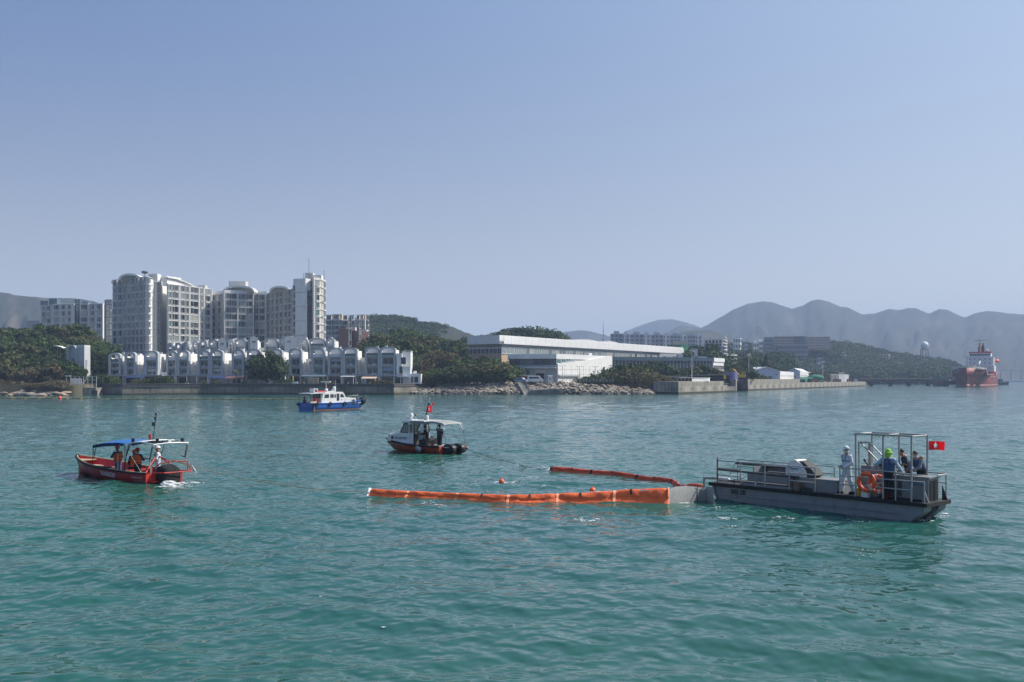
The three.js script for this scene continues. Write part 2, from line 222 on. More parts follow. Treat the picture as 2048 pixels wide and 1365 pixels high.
// ---------- hills and mountains ----------
const mHill = mat('hill_scrub', [1, 1, 1], 0.95, { vc: true });
function ridge(name, label, pts, D, { front = 0.3, back = 0.35, step = 6, seed = 1, green = [0.018, 0.026, 0.016], brown = [0.085, 0.066, 0.048], mix = 0.5, foot = 0, jag = 1, fine = 1 } = {}) {
  const p = [], c = [], idx = [], u0 = pts[0][0], u1 = pts[pts.length - 1][0], F = 26, B = 8, R = F + B; let n = 0;
  for (let u = u0; u <= u1 + 0.1; u += step, n++) {
    const crest = Y(interp(pts, u) + jag * (fbm(u / 5, 3, 3, seed) - 0.5) * 1.6, D);
    for (let j = 0; j < R; j++) {
      const t = j < F ? j / (F - 1) : 1 - (j - F + 1) / B, d = j < F ? D * (1 - front * (1 - t)) : D * (1 + back * (1 - t));
      const x = X(u, d) + (j < F ? (1 - t) * D * 0.02 * (fbm(u / 40, t * 3, 2, seed + 3) - 0.5) : 0);
      const uw = u + 60 * (fbm(u / 70, t * 2.2, 3, seed + 21) - 0.5), rav = 1 - Math.abs(2 * fbm(uw / 40 + t * 0.5, t * 2.2 + seed, 4, seed + 5) - 1), s = Math.pow(t, 1.15);
      const h = foot + (crest - foot) * (s + 0.12 * (rav - 0.72) * Math.sin(Math.PI * t) * (j < F ? 1 : 0.4)) + fine * (crest - foot) * 0.1 * (fbm(u / 9, t * 14, 3, seed + 8) - 0.5) * Math.sin(Math.PI * t);
      p.push(x, Math.max(h, -2), -d);
      const m = clamp((fbm(u / 30, t * 5, 4, seed + 11) - 0.5) * 3 + mix - 0.45, 0, 1), k = 0.75 + 0.5 * fbm(u / 3, t * 40, 2, seed + 13); for (let q = 0; q < 3; q++) c.push(lerp(green[q], brown[q], m) * k);
    }
  }
  for (let i = 0; i < n - 1; i++) for (let j = 0; j < R - 1; j++) { const a = i * R + j; idx.push(a, a + R, a + R + 1, a, a + R + 1, a + 1); }
  const g = new THREE.BufferGeometry(); g.setAttribute('position', new THREE.Float32BufferAttribute(p, 3)); g.setAttribute('color', new THREE.Float32BufferAttribute(c, 3)); g.setIndex(idx); g.computeVertexNormals();
  return tag(mesh(name, prep([g]), mHill), label, null, null, 'structure');
}
ridge('mountains', 'long hazy blue mountain range with rounded peaks behind the tanker', [[1290, 690], [1331, 668], [1352, 655], [1366, 650], [1382, 654], [1401, 656], [1415, 650], [1430, 641], [1450, 630], [1464, 621], [1495, 608], [1525, 603], [1545, 605], [1562, 611], [1585, 618], [1608, 611], [1622, 602], [1638, 599], [1660, 604], [1679, 613], [1696, 615], [1724, 629], [1748, 628], [1779, 618], [1797, 621], [1817, 616], [1834, 617], [1858, 628], [1879, 618], [1898, 621], [1929, 636], [1953, 626], [1975, 622], [1996, 624], [2017, 627], [2060, 630], [2160, 618], [2300, 632], [2460, 612], [2700, 650], [3000, 700]], 3000, { seed: 3, mix: 0.45, front: 0.34 });
ridge('hill', 'low green hill in front of the mountains behind the white tower blocks', [[1240, 720], [1300, 688], [1330, 674], [1356, 667], [1376, 662], [1405, 660], [1434, 663], [1454, 671], [1473, 677], [1520, 690], [1580, 705], [1660, 720]], 1800, { seed: 8, mix: 0.25, jag: 2, front: 0.25 });
ridge('hill', 'pale distant blue hill behind the telecom mast', [[1060, 690], [1090, 676], [1110, 667], [1155, 661], [1180, 663], [1200, 668], [1222, 674], [1260, 690]], 3300, { seed: 15, front: 0.2 });
ridge('mountains', 'faintest mountain far off, almost lost in haze above the apartment row', [[1180, 705], [1249, 664], [1284, 650], [1317, 640], [1346, 639], [1376, 646], [1400, 655], [1460, 690]], 4300, { seed: 22, front: 0.15, back: 0.15 });
ridge('hill', 'dark blue-brown hillside rising behind the wood beyond the grey flats', [[-900, 640], [-500, 560], [-200, 572], [0, 585], [18, 587], [26, 590], [53, 593], [88, 596], [145, 597], [167, 599], [187, 603], [198, 608], [260, 630], [360, 668], [420, 700]], 1500, { seed: 31, mix: 0.3, brown: [0.1, 0.075, 0.06] });
ridge('hill', 'scrubby hill with a bare rock scar above the purple-brown blocks', [[640, 690], [690, 655], [740, 636], [755, 639], [785, 637], [794, 642], [812, 640], [824, 646], [853, 648], [882, 649], [904, 654], [921, 661], [937, 668], [985, 690]], 820, { seed: 43, mix: 0.3, front: 0.35, jag: 2.2, brown: [0.15, 0.11, 0.085] });
const hillR = [[1395, 735], [1440, 705], [1480, 700], [1520, 701], [1560, 702], [1620, 701], [1640, 697], [1660, 695], [1690, 702], [1720, 706], [1740, 712], [1765, 719], [1800, 722], [1830, 726], [1850, 731], [1868, 732], [1882, 735], [1898, 742], [1906, 748], [1915, 760]];
ridge('hill', 'wooded headland under the radome, sloping down to the jetty', hillR, 1120, { seed: 51, mix: 0.1, front: 0.22, foot: 1 });
// ---------- trees ----------
const leafMat = (n, c) => mat(n, c, 0.8, { vc: true, p: { transmission: 0.25, thickness: 0, specularIntensity: 0.25 } });
const LEAF = { dark: leafMat('dark_leaves', [0.038, 0.07, 0.02]), mid: leafMat('green_leaves', [0.06, 0.1, 0.027]), olive: leafMat('olive_leaves', [0.095, 0.1, 0.036]), brown: leafMat('brown_green_leaves', [0.12, 0.1, 0.05]), dry: leafMat('dry_grass', [0.17, 0.145, 0.09]) };
function leafGeo(seed, n, size, place) {    // n leaf-sized bent faces; place(r) gives [position, outward]
  const r = rng(seed), p = [], c = [], nn = [];
  for (let i = 0; i < n; i++) {
    const [q, o, tone = 1] = place(r), d = V(rr(-1, 1, r), rr(-1, 1, r), rr(-1, 1, r)).multiplyScalar(0.85).add(o).normalize(), a = V(rr(-1, 1, r), rr(-0.6, 0.6, r), rr(-1, 1, r)).cross(d).normalize(), b = d.clone().cross(a), s = size * rr(0.6, 1.3, r), w = s * rr(0.45, 0.7, r);
    const k = tone * rr(0.7, 1.3, r), y = rr(0.85, 1.2, r), P = (e, f, h) => p.push(q.x + a.x * e + b.x * f + d.x * h, q.y + a.y * e + b.y * f + d.y * h, q.z + a.z * e + b.z * f + d.z * h);
    P(-s, 0, -0.2 * s); P(0, -w, 0.1 * s); P(0, w, 0.1 * s); P(s, 0, -0.2 * s); P(0, w, 0.1 * s); P(0, -w, 0.1 * s);
    for (let j = 0; j < 6; j++) { c.push(k * y, k, k * 0.95); nn.push(d.x, d.y, d.z); }
  }
  const g = new THREE.BufferGeometry(); g.setAttribute('position', new THREE.Float32BufferAttribute(p, 3)); g.setAttribute('normal', new THREE.Float32BufferAttribute(nn, 3)); g.setAttribute('color', new THREE.Float32BufferAttribute(c, 3)); return g;
}
function crown(seed, n, size, rx, ry, lobes) {   // a crown of uneven lobes, one unit high from 0
  const r = rng(seed), L = [];
  for (let i = 0; i < lobes; i++) { const a = i * 2.4 + rr(-0.5, 0.5, r), h = Math.pow((i + 0.5) / lobes, 0.9), rad = rx * Math.sqrt(Math.max(0.05, 1 - (h * 1.9 - 0.85) ** 2 * 0.8)) * rr(0.5, 0.9, r); L.push([V(Math.cos(a) * rad, ry * (0.12 + 0.72 * h) + rr(-0.05, 0.05, r), Math.sin(a) * rad), rr(0.26, 0.44, r) * rx, rr(0.75, 1.3, r)]); }
  L.push([V(0, ry * 0.55, 0), rx * 0.55, 0.8]);
  return leafGeo(seed + 1, n, size, (q) => { const [c, s, t] = L[(q() * L.length) | 0], d = V(rr(-1, 1, q), rr(-0.7, 1, q), rr(-1, 1, q)).normalize(), k = Math.pow(q(), 0.35) * s; return [V(c.x + d.x * k * 1.15, c.y + d.y * k * 0.85, c.z + d.z * k * 1.15), d, t]; });
}
const CROWNS = [crown(101, 1500, 0.075, 0.62, 1, 13), crown(202, 1500, 0.075, 0.75, 0.9, 15), crown(303, 1400, 0.08, 0.55, 1.1, 11), crown(404, 1700, 0.07, 0.9, 0.8, 18)].map((g) => prep([g]));
const BUSHG = [crown(505, 1000, 0.085, 0.95, 0.8, 14), crown(606, 1000, 0.085, 1.2, 0.75, 16)].map((g) => prep([g]));
const BAREG = prep([leafGeo(707, 260, 0.05, (r) => { const a = r() * 6.28, h = 0.35 + 0.65 * r(), s = 0.32 * (1.1 - Math.abs(h - 0.6)); return [V(Math.cos(a) * s * r(), h, Math.sin(a) * s * r()), V(0, 1, 0)]; })]);
const TRUNK = prep([bar(V(0, 0, 0), V(0.02, 0.3, 0), 0.032, 0.024), bar(V(0.02, 0.3, 0), V(0.12, 0.6, 0.05), 0.022, 0.01), bar(V(0.02, 0.3, 0), V(-0.1, 0.62, -0.04), 0.02, 0.01), bar(V(0.02, 0.28, 0), V(0.03, 0.62, -0.12), 0.018, 0.008)]);
const BARETR = prep([bar(V(0, 0, 0), V(0.01, 0.5, 0), 0.02, 0.014), ...[...Array(14)].map((_, i) => bar(V(0.01, 0.3 + i * 0.035, 0), V(Math.cos(i * 2.4) * 0.2, 0.52 + i * 0.035, Math.sin(i * 2.4) * 0.2), 0.009, 0.003, 4)), bar(V(0.01, 0.5, 0), V(0.02, 1, 0), 0.014, 0.004)]);
const STEM = prep([bar(V(0, -0.1, 0), V(0, 0.4, 0), 0.04, 0.02), bar(V(0, 0, 0), V(0.25, 0.45, 0.1), 0.03, 0.012), bar(V(0, 0, 0), V(-0.25, 0.4, -0.1), 0.03, 0.012)]);
const mBare = mat('grey_bark', [0.3, 0.26, 0.2], 0.95);
function tree(x, y, z, h, tint, label, group, w = 1, k = (R0() * 4) | 0) {
  const t = thing('tree', label, 'tree', V(x, y, z), R0() * 6.28, group); t.scale.set(h * w, h, h * w);
  const cr = new THREE.Mesh(CROWNS[k], LEAF[tint]); cr.name = numbered('crown'); cr.position.y = 0.22; cr.scale.setScalar(0.78); cr.castShadow = cr.receiveShadow = true; t.add(cr);
  const tr = new THREE.Mesh(TRUNK, M.trunk); tr.name = numbered('trunk'); tr.castShadow = true; t.add(tr); return t;
}
function bush(x, y, z, h, tint, label, group, w = 1) {
  const t = thing('shrub', label, 'shrub', V(x, y, z), R0() * 6.28, group); t.scale.set(h * w, h, h * w);
  const cr = new THREE.Mesh(BUSHG[(R0() * 2) | 0], LEAF[tint]); cr.name = numbered('foliage'); cr.position.y = -0.08; cr.castShadow = cr.receiveShadow = true; t.add(cr);
  const tr = new THREE.Mesh(STEM, M.trunk); tr.name = numbered('stem'); t.add(tr); return t;
}
function bareTree(x, y, z, h, label, group) {
  const t = thing('bare_tree', label, 'tree', V(x, y, z), R0() * 6.28, group); t.scale.setScalar(h);
  let o = new THREE.Mesh(BARETR, mBare); o.name = numbered('trunk'); t.add(o); o = new THREE.Mesh(BAREG, LEAF.brown); o.name = numbered('crown'); t.add(o);
}
const LEAF0 = mat("palm_frond", [0.06, 0.085, 0.03], 0.7, { p: { transmission: 0.2, thickness: 0 } });
const pick = (a) => a[(R0() * a.length) | 0];
// wooded slope at the far left
for (let D = 291; D < 420; D += 7.5) for (let u = -260 + rr(0, 20); u < 232; u += 6.6 / D * FOC) {
  const d = D + rr(-2.5, 2.5), x = X(u, d) + rr(-1.5, 1.5), uu = u;
  if ((uu > 118 && uu < 190 && d < 330) || (uu > 185 && d < 318) || (uu > 214 && d < 380)) continue;
  const low = d < 300, tint = low ? pick(['brown', 'olive', 'olive']) : pick(['dark', 'dark', 'mid', 'mid', 'olive']);
  tree(x, ground(x, -d) - 0.6, -d, low ? rr(5, 7) : rr(7.5, 11), tint, low ? 'olive brown tree in the lowest row above the pale shore rocks' : tint === 'dark' ? 'dark green tree on the wooded slope before the grey flats' : 'lighter green tree on the wooded slope before the grey flats', low ? 'trees along the rocky shore' : 'trees of the wooded slope before the grey flats', rr(0.9, 1.25));
}
for (let u = -120; u < 126; u += 10) { const D = 285 + rr(-0.5, 3.5), x = X(u + rr(-4, 4), D); bush(x, 2.2, -D, rr(1.6, 3), pick(['dry', 'brown', 'dry']), 'dry brown scrub bush on top of the pale shore rocks', 'scrub above the shore rocks', 1.2); }
for (const [u, D, h] of [[122, 303, 8], [134, 304, 7], [112, 300, 7], [143, 303, 5]]) tree(X(u, D), 3, -D, h, 'dark', 'dark tree standing close before the single grey house', 'trees before the grey house', 1.2, 3);
// wood behind the villas and the warehouse
for (let D = 330; D < 462; D += 8) for (let u = 752 + rr(0, 10); u < 1006; u += 7.2 / D * FOC) {
  const d = D + rr(-3, 3), x = X(u, d) + rr(-1.5, 1.5); if (u > 935 && d > 340) continue;
  const tint = pick(['dark', 'mid', 'mid', 'olive']); tree(x, ground(x, -d) - 0.8, -d, rr(7, 10.5), tint, tint === 'olive' ? 'olive green tree in the wood between the villas and the warehouse' : tint === 'dark' ? 'dark tree in the wood between the villas and the warehouse' : 'fresh green tree in the wood between the villas and the warehouse', 'wood between villas and warehouse', rr(0.95, 1.25));
}
for (const [u, v, D, h] of [[857, 735, 328, 9], [866, 732, 330, 10], [883, 728, 333, 10], [898, 730, 331, 9], [908, 726, 335, 9], [850, 740, 326, 8]]) bareTree(X(u, D), ground(X(u, D), -D), -D, h + 1, 'thin pale bare tree standing before the wood', 'bare trees before the wood');
for (const [u, D, h, tint] of [[843, 331, 8, 'mid'], [862, 325, 6.5, 'olive'], [880, 321, 6, 'mid'], [900, 321, 6.5, 'dark'], [918, 320, 6.8, 'dark'], [938, 319.5, 7.4, 'olive'], [955, 319, 7.6, 'dark'], [972, 319, 8, 'olive'], [990, 319, 8, 'olive'], [1006, 320, 7.5, 'mid'], [948, 324, 8, 'mid'], [965, 326, 9, 'dark'], [985, 325, 9, 'olive'], [928, 326, 8, 'mid'], [1002, 327, 8.5, 'mid']])
  tree(X(u, D), 2.2, -D, h, tint, 'dense rounded tree overhanging the boulders left of the white hall', 'dense trees over the boulders', 1.35, 3);
for (let u = 1012; u < 1124; u += 9) tree(X(u, 515), 16, -515, rr(13, 16) * (u < 1100 ? 1.05 : 0.85), pick(['dark', 'dark', 'mid']), 'dark tree showing above the long warehouse roof', 'trees above the warehouse roof', 1.1);
for (let u = 945; u < 1010; u += 8) tree(X(u, 500), 15, -500, rr(11, 13), 'dark', 'dark tree behind the left end of the warehouse roof', 'trees behind the warehouse end', 1.1);
for (const [u, D, h, tint] of [[1160, 318, 3, 'olive'], [1172, 319, 3.6, 'mid'], [1185, 319, 4, 'olive'], [1198, 320, 4.6, 'mid'], [1212, 320, 5, 'olive'], [1228, 321, 5.4, 'mid'], [1243, 321, 6.4, 'brown'], [1258, 320, 6.2, 'olive'], [1275, 319, 5.6, 'brown'], [1290, 320, 4.8, 'olive'], [1250, 326, 9, 'dark'], [1237, 327, 8, 'olive'], [1266, 330, 8, 'brown'], [1282, 328, 6, 'brown'], [1222, 326, 6.5, 'mid'], [1300, 327, 5, 'olive'], [1313, 330, 4.6, 'brown'], [1328, 334, 4.2, 'brown']])
  bush(X(u, D), 2.6, -D, h, tint, 'loose green-brown bush on the bank right of the white hall', 'bushes on the bank right of the white hall', 0.85);
for (const [u, D, h, tint] of [[1300, 372, 9, 'dark'], [1318, 375, 9, 'dark'], [1336, 378, 7.5, 'mid'], [1350, 382, 6, 'mid'], [1372, 385, 7, 'dark'], [1390, 388, 6.5, 'olive'], [1406, 392, 8, 'mid'], [1424, 395, 7, 'olive'], [1442, 400, 6, 'olive']])
  tree(X(u, D), 2.5, -D, h, tint, 'green tree in front of the long dark office block', 'trees before the dark office block', 1.1);
for (const [u, D, h, tint] of [[1398, 500, 17, 'dark'], [1414, 505, 18, 'dark'], [1428, 505, 16, 'dark'], [1385, 505, 14, 'dark']]) tree(X(u, D), 3, -D, h, tint, 'dark tree in the clump under the grey concrete frame building', 'trees under the concrete frame', 1.2);
for (const [u, D, h, tint] of [[1462, 440, 9, 'dark'], [1478, 445, 10, 'dark'], [1494, 520, 13, 'mid'], [1510, 535, 14, 'mid'], [1525, 540, 12, 'dark'], [1541, 545, 11, 'dark'], [1470, 430, 7, 'olive'], [1486, 432, 7, 'dark'], [1503, 530, 11, 'mid'], [1556, 545, 9, 'dark']])
  tree(X(u, D), 2.8, -D, h, tint, 'green tree between the white-ended office and the site sheds', 'trees behind the site sheds', 1.15);
{ const t = thing('conifer', 'single dark pointed conifer above the white site sheds', 'tree', V(X(1532, 460), 3, -460)); mesh('crown', leafGeo(88, 1400, 0.5, (r) => { const h = r(), a = r() * 6.28, s = 2.6 * Math.pow(1 - h, 0.75) * Math.sqrt(r()) + 0.1; return [V(Math.cos(a) * s, 2.5 + h * 10, Math.sin(a) * s), V(Math.cos(a), 0.2, Math.sin(a))]; }), LEAF.dark, t); mesh('trunk', [bar(V(0, 0, 0), V(0, 12, 0), 0.25, 0.05)], M.trunk, t); }
// woods that read as one mass
function forest(label, n, seed, place, tint, size) {
  const r = rng(seed), o = new THREE.InstancedMesh(CROWNS[1], LEAF[tint], n), m = new THREE.Matrix4(), q = new THREE.Quaternion();
  let k = 0; while (k < n) { const [x, y, z, s = 1] = place(r); const h = size * s * rr(0.5, 1.5, r), tn = 0.55 + 0.9 * fbm(x / 45, z / 45, 3, seed); m.compose(V(x, y - 0.25 * h, z), q.setFromAxisAngle(V(0, 1, 0), r() * 6.28), V(h * 1.15, h, h * 1.15)); o.setMatrixAt(k, m); o.setColorAt(k++, new THREE.Color().setRGB(tn * rr(0.6, 1.4, r), tn * rr(0.75, 1.25, r), tn * rr(0.6, 1.1, r))); }
  o.name = numbered('forest'); o.castShadow = o.receiveShadow = true; scene.add(o); return tag(o, label, null, null, 'stuff');
}
const CLEAR = [[1685, 11, 930, 1012], [1768, 13, 950, 1042], [1861, 8, 900, 1042], [1672, 6, 950, 1042], [1639, 8, 890, 962], [1785, 7, 950, 1052], [1637, 28, 880, 1003], [1849, 4, 960, 1022]];
const onRidge = (pts, D, front, foot, u0, u1, t0 = 0) => (r) => { for (;;) { const [p, u, d] = onRidge1(pts, D, front, foot, u0, u1, t0, r); if (!CLEAR.some(([a, w, e, f]) => Math.abs(u - a) < w && d > e && d < f)) return p; } };
const onRidge1 = (pts, D, front, foot, u0, u1, t0, r) => { const u = rr(u0, u1, r), t = lerp(t0, 1, r()), d = D * (1 - front * (1 - t)), cr = Y(interp(pts, u), D); return [[X(u, d), foot + (cr - foot) * Math.pow(t, 1.15) - 1, -d], u, d]; };
forest('thick wood covering the headland under the radome', 2600, 5, onRidge(hillR.map(([u, v]) => [u, v + 2]), 1120, 0.22, 1, 1400, 1906), 'dark', 13);
forest('scattered trees on the hill with the rock scar', 420, 6, onRidge([[700, 658], [740, 642], [785, 644], [812, 646], [853, 655], [904, 662], [937, 674]], 820, 0.35, 0, 700, 880, 0.25), 'dark', 8);
forest('wood at the foot of the hills between the tower blocks', 500, 9, (r) => { const u = rr(1400, 1560, r), d = rr(700, 900, r); return [X(u, d), rr(4, 14, r), -d, 1]; }, 'dark', 12);
// ---------- sea walls, rocks, quay ----------
const w2 = (u, D) => [X(u, D), -D];
function wallRun(o, a, b, h, th, matr, ledge = true) {     // an upright wall between plan points a and b, seen with its face towards the sea
  const dx = b[0] - a[0], dz = b[1] - a[1], l = Math.hypot(dx, dz), nx = -dz / l, nz = dx / l, q = (p, k) => [p[0] - o.position.x - nx * k, p[1] - o.position.z - nz * k];
  mesh('wall_face', [prism([q(a, 0), q(b, 0), q(b, th), q(a, th)], -2, h - 0.9)], matr, o); mesh('tide_band', [prism([q(a, -0.03), q(b, -0.03), q(b, 0.2), q(a, 0.2)], -1.5, 0.55)], M.tide, o);
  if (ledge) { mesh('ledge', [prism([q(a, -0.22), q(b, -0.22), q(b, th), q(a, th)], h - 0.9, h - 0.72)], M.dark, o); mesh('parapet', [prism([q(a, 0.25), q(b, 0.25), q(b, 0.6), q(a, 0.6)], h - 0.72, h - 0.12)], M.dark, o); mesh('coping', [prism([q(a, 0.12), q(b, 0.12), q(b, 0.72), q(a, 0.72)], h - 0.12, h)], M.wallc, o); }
}
{
  const o = thing('sea_wall', 'long weathered grey sea wall with a ledge, standing in the water before the arched villas', 'sea wall', V(X(440, 303), 0, -303)), pts = [[199, 299], [244, 289], [404, 302], [788, 300], [866, 327]].map(([u, D]) => w2(u, D));
  for (let i = 0; i < 4; i++) { const n = i === 2 ? 5 : 1; for (let k = 0; k < n; k++) wallRun(o, pts[i].map((c, j) => lerp(c, pts[i + 1][j], k / n)), pts[i].map((c, j) => lerp(c, pts[i + 1][j], (k + 1) / n - (k < n - 1 ? 0.0012 : 0))), 3.3, 1.6, M.wallc); }
}
const ROCKG = [...Array(6)].map((_, i) => { const g = new THREE.IcosahedronGeometry(1, 1), p = g.attributes.position, f = (v) => 0.72 + 0.5 * vnoise(v.x * 1.3 + i * 9, v.y * 1.3 + v.z * 1.7, i); for (let k = 0; k < p.count; k++) { const v = V(p.getX(k), p.getY(k), p.getZ(k)), s = f(v); p.setXYZ(k, v.x * s * (1 + 0.2 * (i % 3)), v.y * s * 0.75, v.z * s); } g.computeVertexNormals(); return prep([g]); });
const ROCKM = [mat('pale_rock', [0.5, 0.44, 0.36], 0.9, { map: T.stain, m: 1.5 }), mat('grey_rock', [0.3, 0.28, 0.25], 0.9, { map: T.stain, m: 1.5 }), mat('brown_rock', [0.36, 0.27, 0.19], 0.9, { map: T.stain, m: 1.5 }), mat('wet_dark_rock', [0.07, 0.065, 0.058], 0.6, { map: T.stain, m: 1.5 }), mat('pink_beige_rock', [0.52, 0.4, 0.31], 0.9, { map: T.stain, m: 4 })];
function rocks(o, n, stuffN, place, big) {
  const r = rng(n + 17), L = []; for (let i = 0; i < n + stuffN; i++) L.push(place(r)); L.sort((a, b) => b[3] - a[3]);
  const q = new THREE.Quaternion(), e = new THREE.Euler(), put = (k) => (q.setFromEuler(e.set(rr(-0.5, 0.5, r), r() * 6.28, rr(-0.5, 0.5, r))), k);
  L.slice(0, n).forEach(([x, y, z, s, m]) => { put(); const b = new THREE.Mesh(ROCKG[(r() * 6) | 0], ROCKM[m]); b.name = numbered(big); b.position.set(x - o.position.x, y - o.position.y, z - o.position.z); b.quaternion.copy(q); b.scale.set(s * rr(0.8, 1.3, r), s * rr(0.7, 1, r), s); b.castShadow = b.receiveShadow = true; o.add(b); });
  if (!stuffN) return;
  for (const m of [0, 1, 3]) { const S = L.slice(n).filter((k) => (k[4] === 2 || k[4] === 4 ? 0 : k[4]) === m); if (!S.length) continue; const im = new THREE.InstancedMesh(ROCKG[1], ROCKM[m], S.length), M4 = new THREE.Matrix4(); S.forEach(([x, y, z, s], i) => { put(); im.setMatrixAt(i, M4.compose(V(x - o.position.x, y - o.position.y, z - o.position.z), q, V(s, s * 0.8, s))); }); im.name = numbered('rubble'); im.userData = { kind: 'stuff' }; im.castShadow = im.receiveShadow = true; o.add(im); }
}
{
  const o = new THREE.Group(); o.name = 'rock_revetment'; o.position.set(0, 0, -310); scene.add(o); tag(o, 'bank of piled pale boulders along the water below the trees and the white hall', null, null, 'structure');
  const foot = (u) => 306.5 + 1.2 * Math.sin(u / 40), top = (u) => interp([[820, 1.2], [850, 1.8], [900, 2.2], [960, 2.6], [1000, 3.6], [1120, 3.8], [1180, 3.0], [1240, 2.4], [1290, 1.6], [1310, 1]], u);
  const base = []; for (let u = 818; u <= 1312; u += 13) base.push([V(X(u, foot(u)), -1.2, -foot(u) + 310), V(X(u, foot(u) + 4), top(u) * 0.55 - 0.3, -foot(u) - 4 + 310), V(X(u, foot(u) + 9.5), top(u) - 0.3, -foot(u) - 9.5 + 310)]);
  mesh('bank', [loft(base, false, false)], ROCKM[1], o);
  rocks(o, 300, 900, (r) => { const u = rr(822, 1306, r), t = r(), d = foot(u) + 9 * t, y = -0.1 + t * top(u) * rr(0.92, 1.05, r), dry = t > 0.2; return [X(u, d), y, -d, (0.28 + 0.62 * r() ** 2) * (u < 960 ? 1.1 : 1), dry ? (u < 955 ? (r() < 0.6 ? 1 : r() < 0.5 ? 0 : 2) : r() < 0.7 ? 0 : r() < 0.6 ? 1 : 2) : 3]; }, 'boulder');
  mesh('concrete_ramp', [loft([[V(X(1034, 314), 3.7, -4), V(X(1051, 314), 3.9, -4), V(X(1064, 305), -0.3, 5.2), V(X(1050, 305), -0.5, 5.2)], [V(X(1038, 316), 3.7, -6), V(X(1053, 316), 3.7, -6), V(X(1066, 306), -0.5, 4), V(X(1056, 306), -0.5, 4)]]), slab([[X(1055, 305), -0.6], [X(1122, 305), -0.6], [X(1124, 305), 1.0], [X(1112, 305), 1.7], [X(1060, 305), 1.1]], 2.2, 5.4, 0.1)], mat('dark_ramp_concrete', [0.25, 0.24, 0.23], 0.9, { map: T.stain, m: 5, bump: 0.05 }), o);
}
{
  const o = new THREE.Group(); o.name = 'rocky_shore'; o.position.set(X(60, 280), 0, -281); scene.add(o); tag(o, 'low flat pinkish rock outcrops at the water edge below the dry scrub', null, null, 'structure');
  const r = rng(61); for (let i = 0; i < 74; i++) { const u = -160 + i * 4, D = 281 + rr(-1.5, 4.5, r) + (u > 140 ? 3 : 0), m = new THREE.Mesh(ROCKG[i % 6], ROCKM[r() < 0.45 ? 4 : r() < 0.5 ? 1 : 3]); m.name = numbered('rock'); m.position.set(X(u, D) - o.position.x, rr(-0.1, 0.7, r) + (D > 283 ? 0.5 : 0), -D + 281); m.rotation.set(rr(-0.15, 0.15, r), rr(-0.6, 0.6, r), rr(-0.12, 0.12, r)); m.scale.set(rr(0.7, 2.3, r), rr(0.4, 0.9, r), rr(0.8, 1.7, r)); m.castShadow = m.receiveShadow = true; o.add(m); }
}
function quay(name, label, pts, h, m, capH = 0.5) {
  const c = w2(...pts[0]), o = thing(name, label, 'quay', V(c[0], 0, c[1])), poly = pts.map(([u, D]) => w2(u, D).map((k, i) => k - c[i]));
  mesh('wall', [prism(poly, -2, h - capH)], m, o); { const cx = poly.reduce((s, p) => s + p[0], 0) / poly.length, cz = poly.reduce((s, p) => s + p[1], 0) / poly.length; mesh('tide_band', [prism(poly.map(([x, z]) => { const l = Math.hypot(x - cx, z - cz) || 1; return [x + (x - cx) / l * 0.08, z + (z - cz) / l * 0.08]; }), -1.5, 0.6)], M.tide, o); } mesh('cap', [prism(poly.map(([x, z]) => [x * 1.002, z * 1.002 + 0.03]), h - capH, h)], m, o); return o;
}
const Q1 = quay('concrete_quay', 'square concrete quay block with a dark side and a stained bright side', [[1306, 316], [1357, 308], [1440, 341], [1448, 362], [1330, 350]], 3.9, M.concrete, 1.0);
quay('concrete_step', 'low sloping concrete step between the square quay and the long dock wall', [[1440, 343], [1447, 347], [1462, 372], [1452, 380], [1443, 356]], 2.4, M.concrete, 0.3);
quay('concrete_ruin', 'broken concrete block standing at the corner of the slip', [[1444, 350], [1473, 356], [1474, 366], [1454, 378]], 2.0, M.concrete, 0.2);
quay('concrete_pier', 'upright weathered concrete pier at the mouth of the slip', [[1461, 362], [1472, 359], [1474, 366], [1463, 372]], 4.6, M.concrete, 0.25);
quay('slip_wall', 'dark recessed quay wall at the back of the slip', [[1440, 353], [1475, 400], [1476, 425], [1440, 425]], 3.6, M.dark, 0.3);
quay('dock_wall', 'high stained dock wall with dark streaks right of the slip', [[1470, 412], [1496, 397], [1600, 476], [1560, 520], [1480, 470]], 4.6, M.concrete, 0.35);
const Q3 = quay('dock_wall', 'long low pale dock wall running out to the jetty', [[1600.3, 476.3], [1728, 632], [1731, 650], [1728, 700], [1560, 530]], 2.9, M.concrete, 0.3);
{ const u0 = [1622, 1645, 1675, 1702], D0 = [500, 530, 570, 604]; u0.forEach((u, i) => { const p = w2(u, D0[i] - 0.8); mesh('fender', [bx(0.8, 3, 0.5, p[0] - Q3.position.x, 1.2, p[1] - Q3.position.z)], M.rubber, Q3); }); }
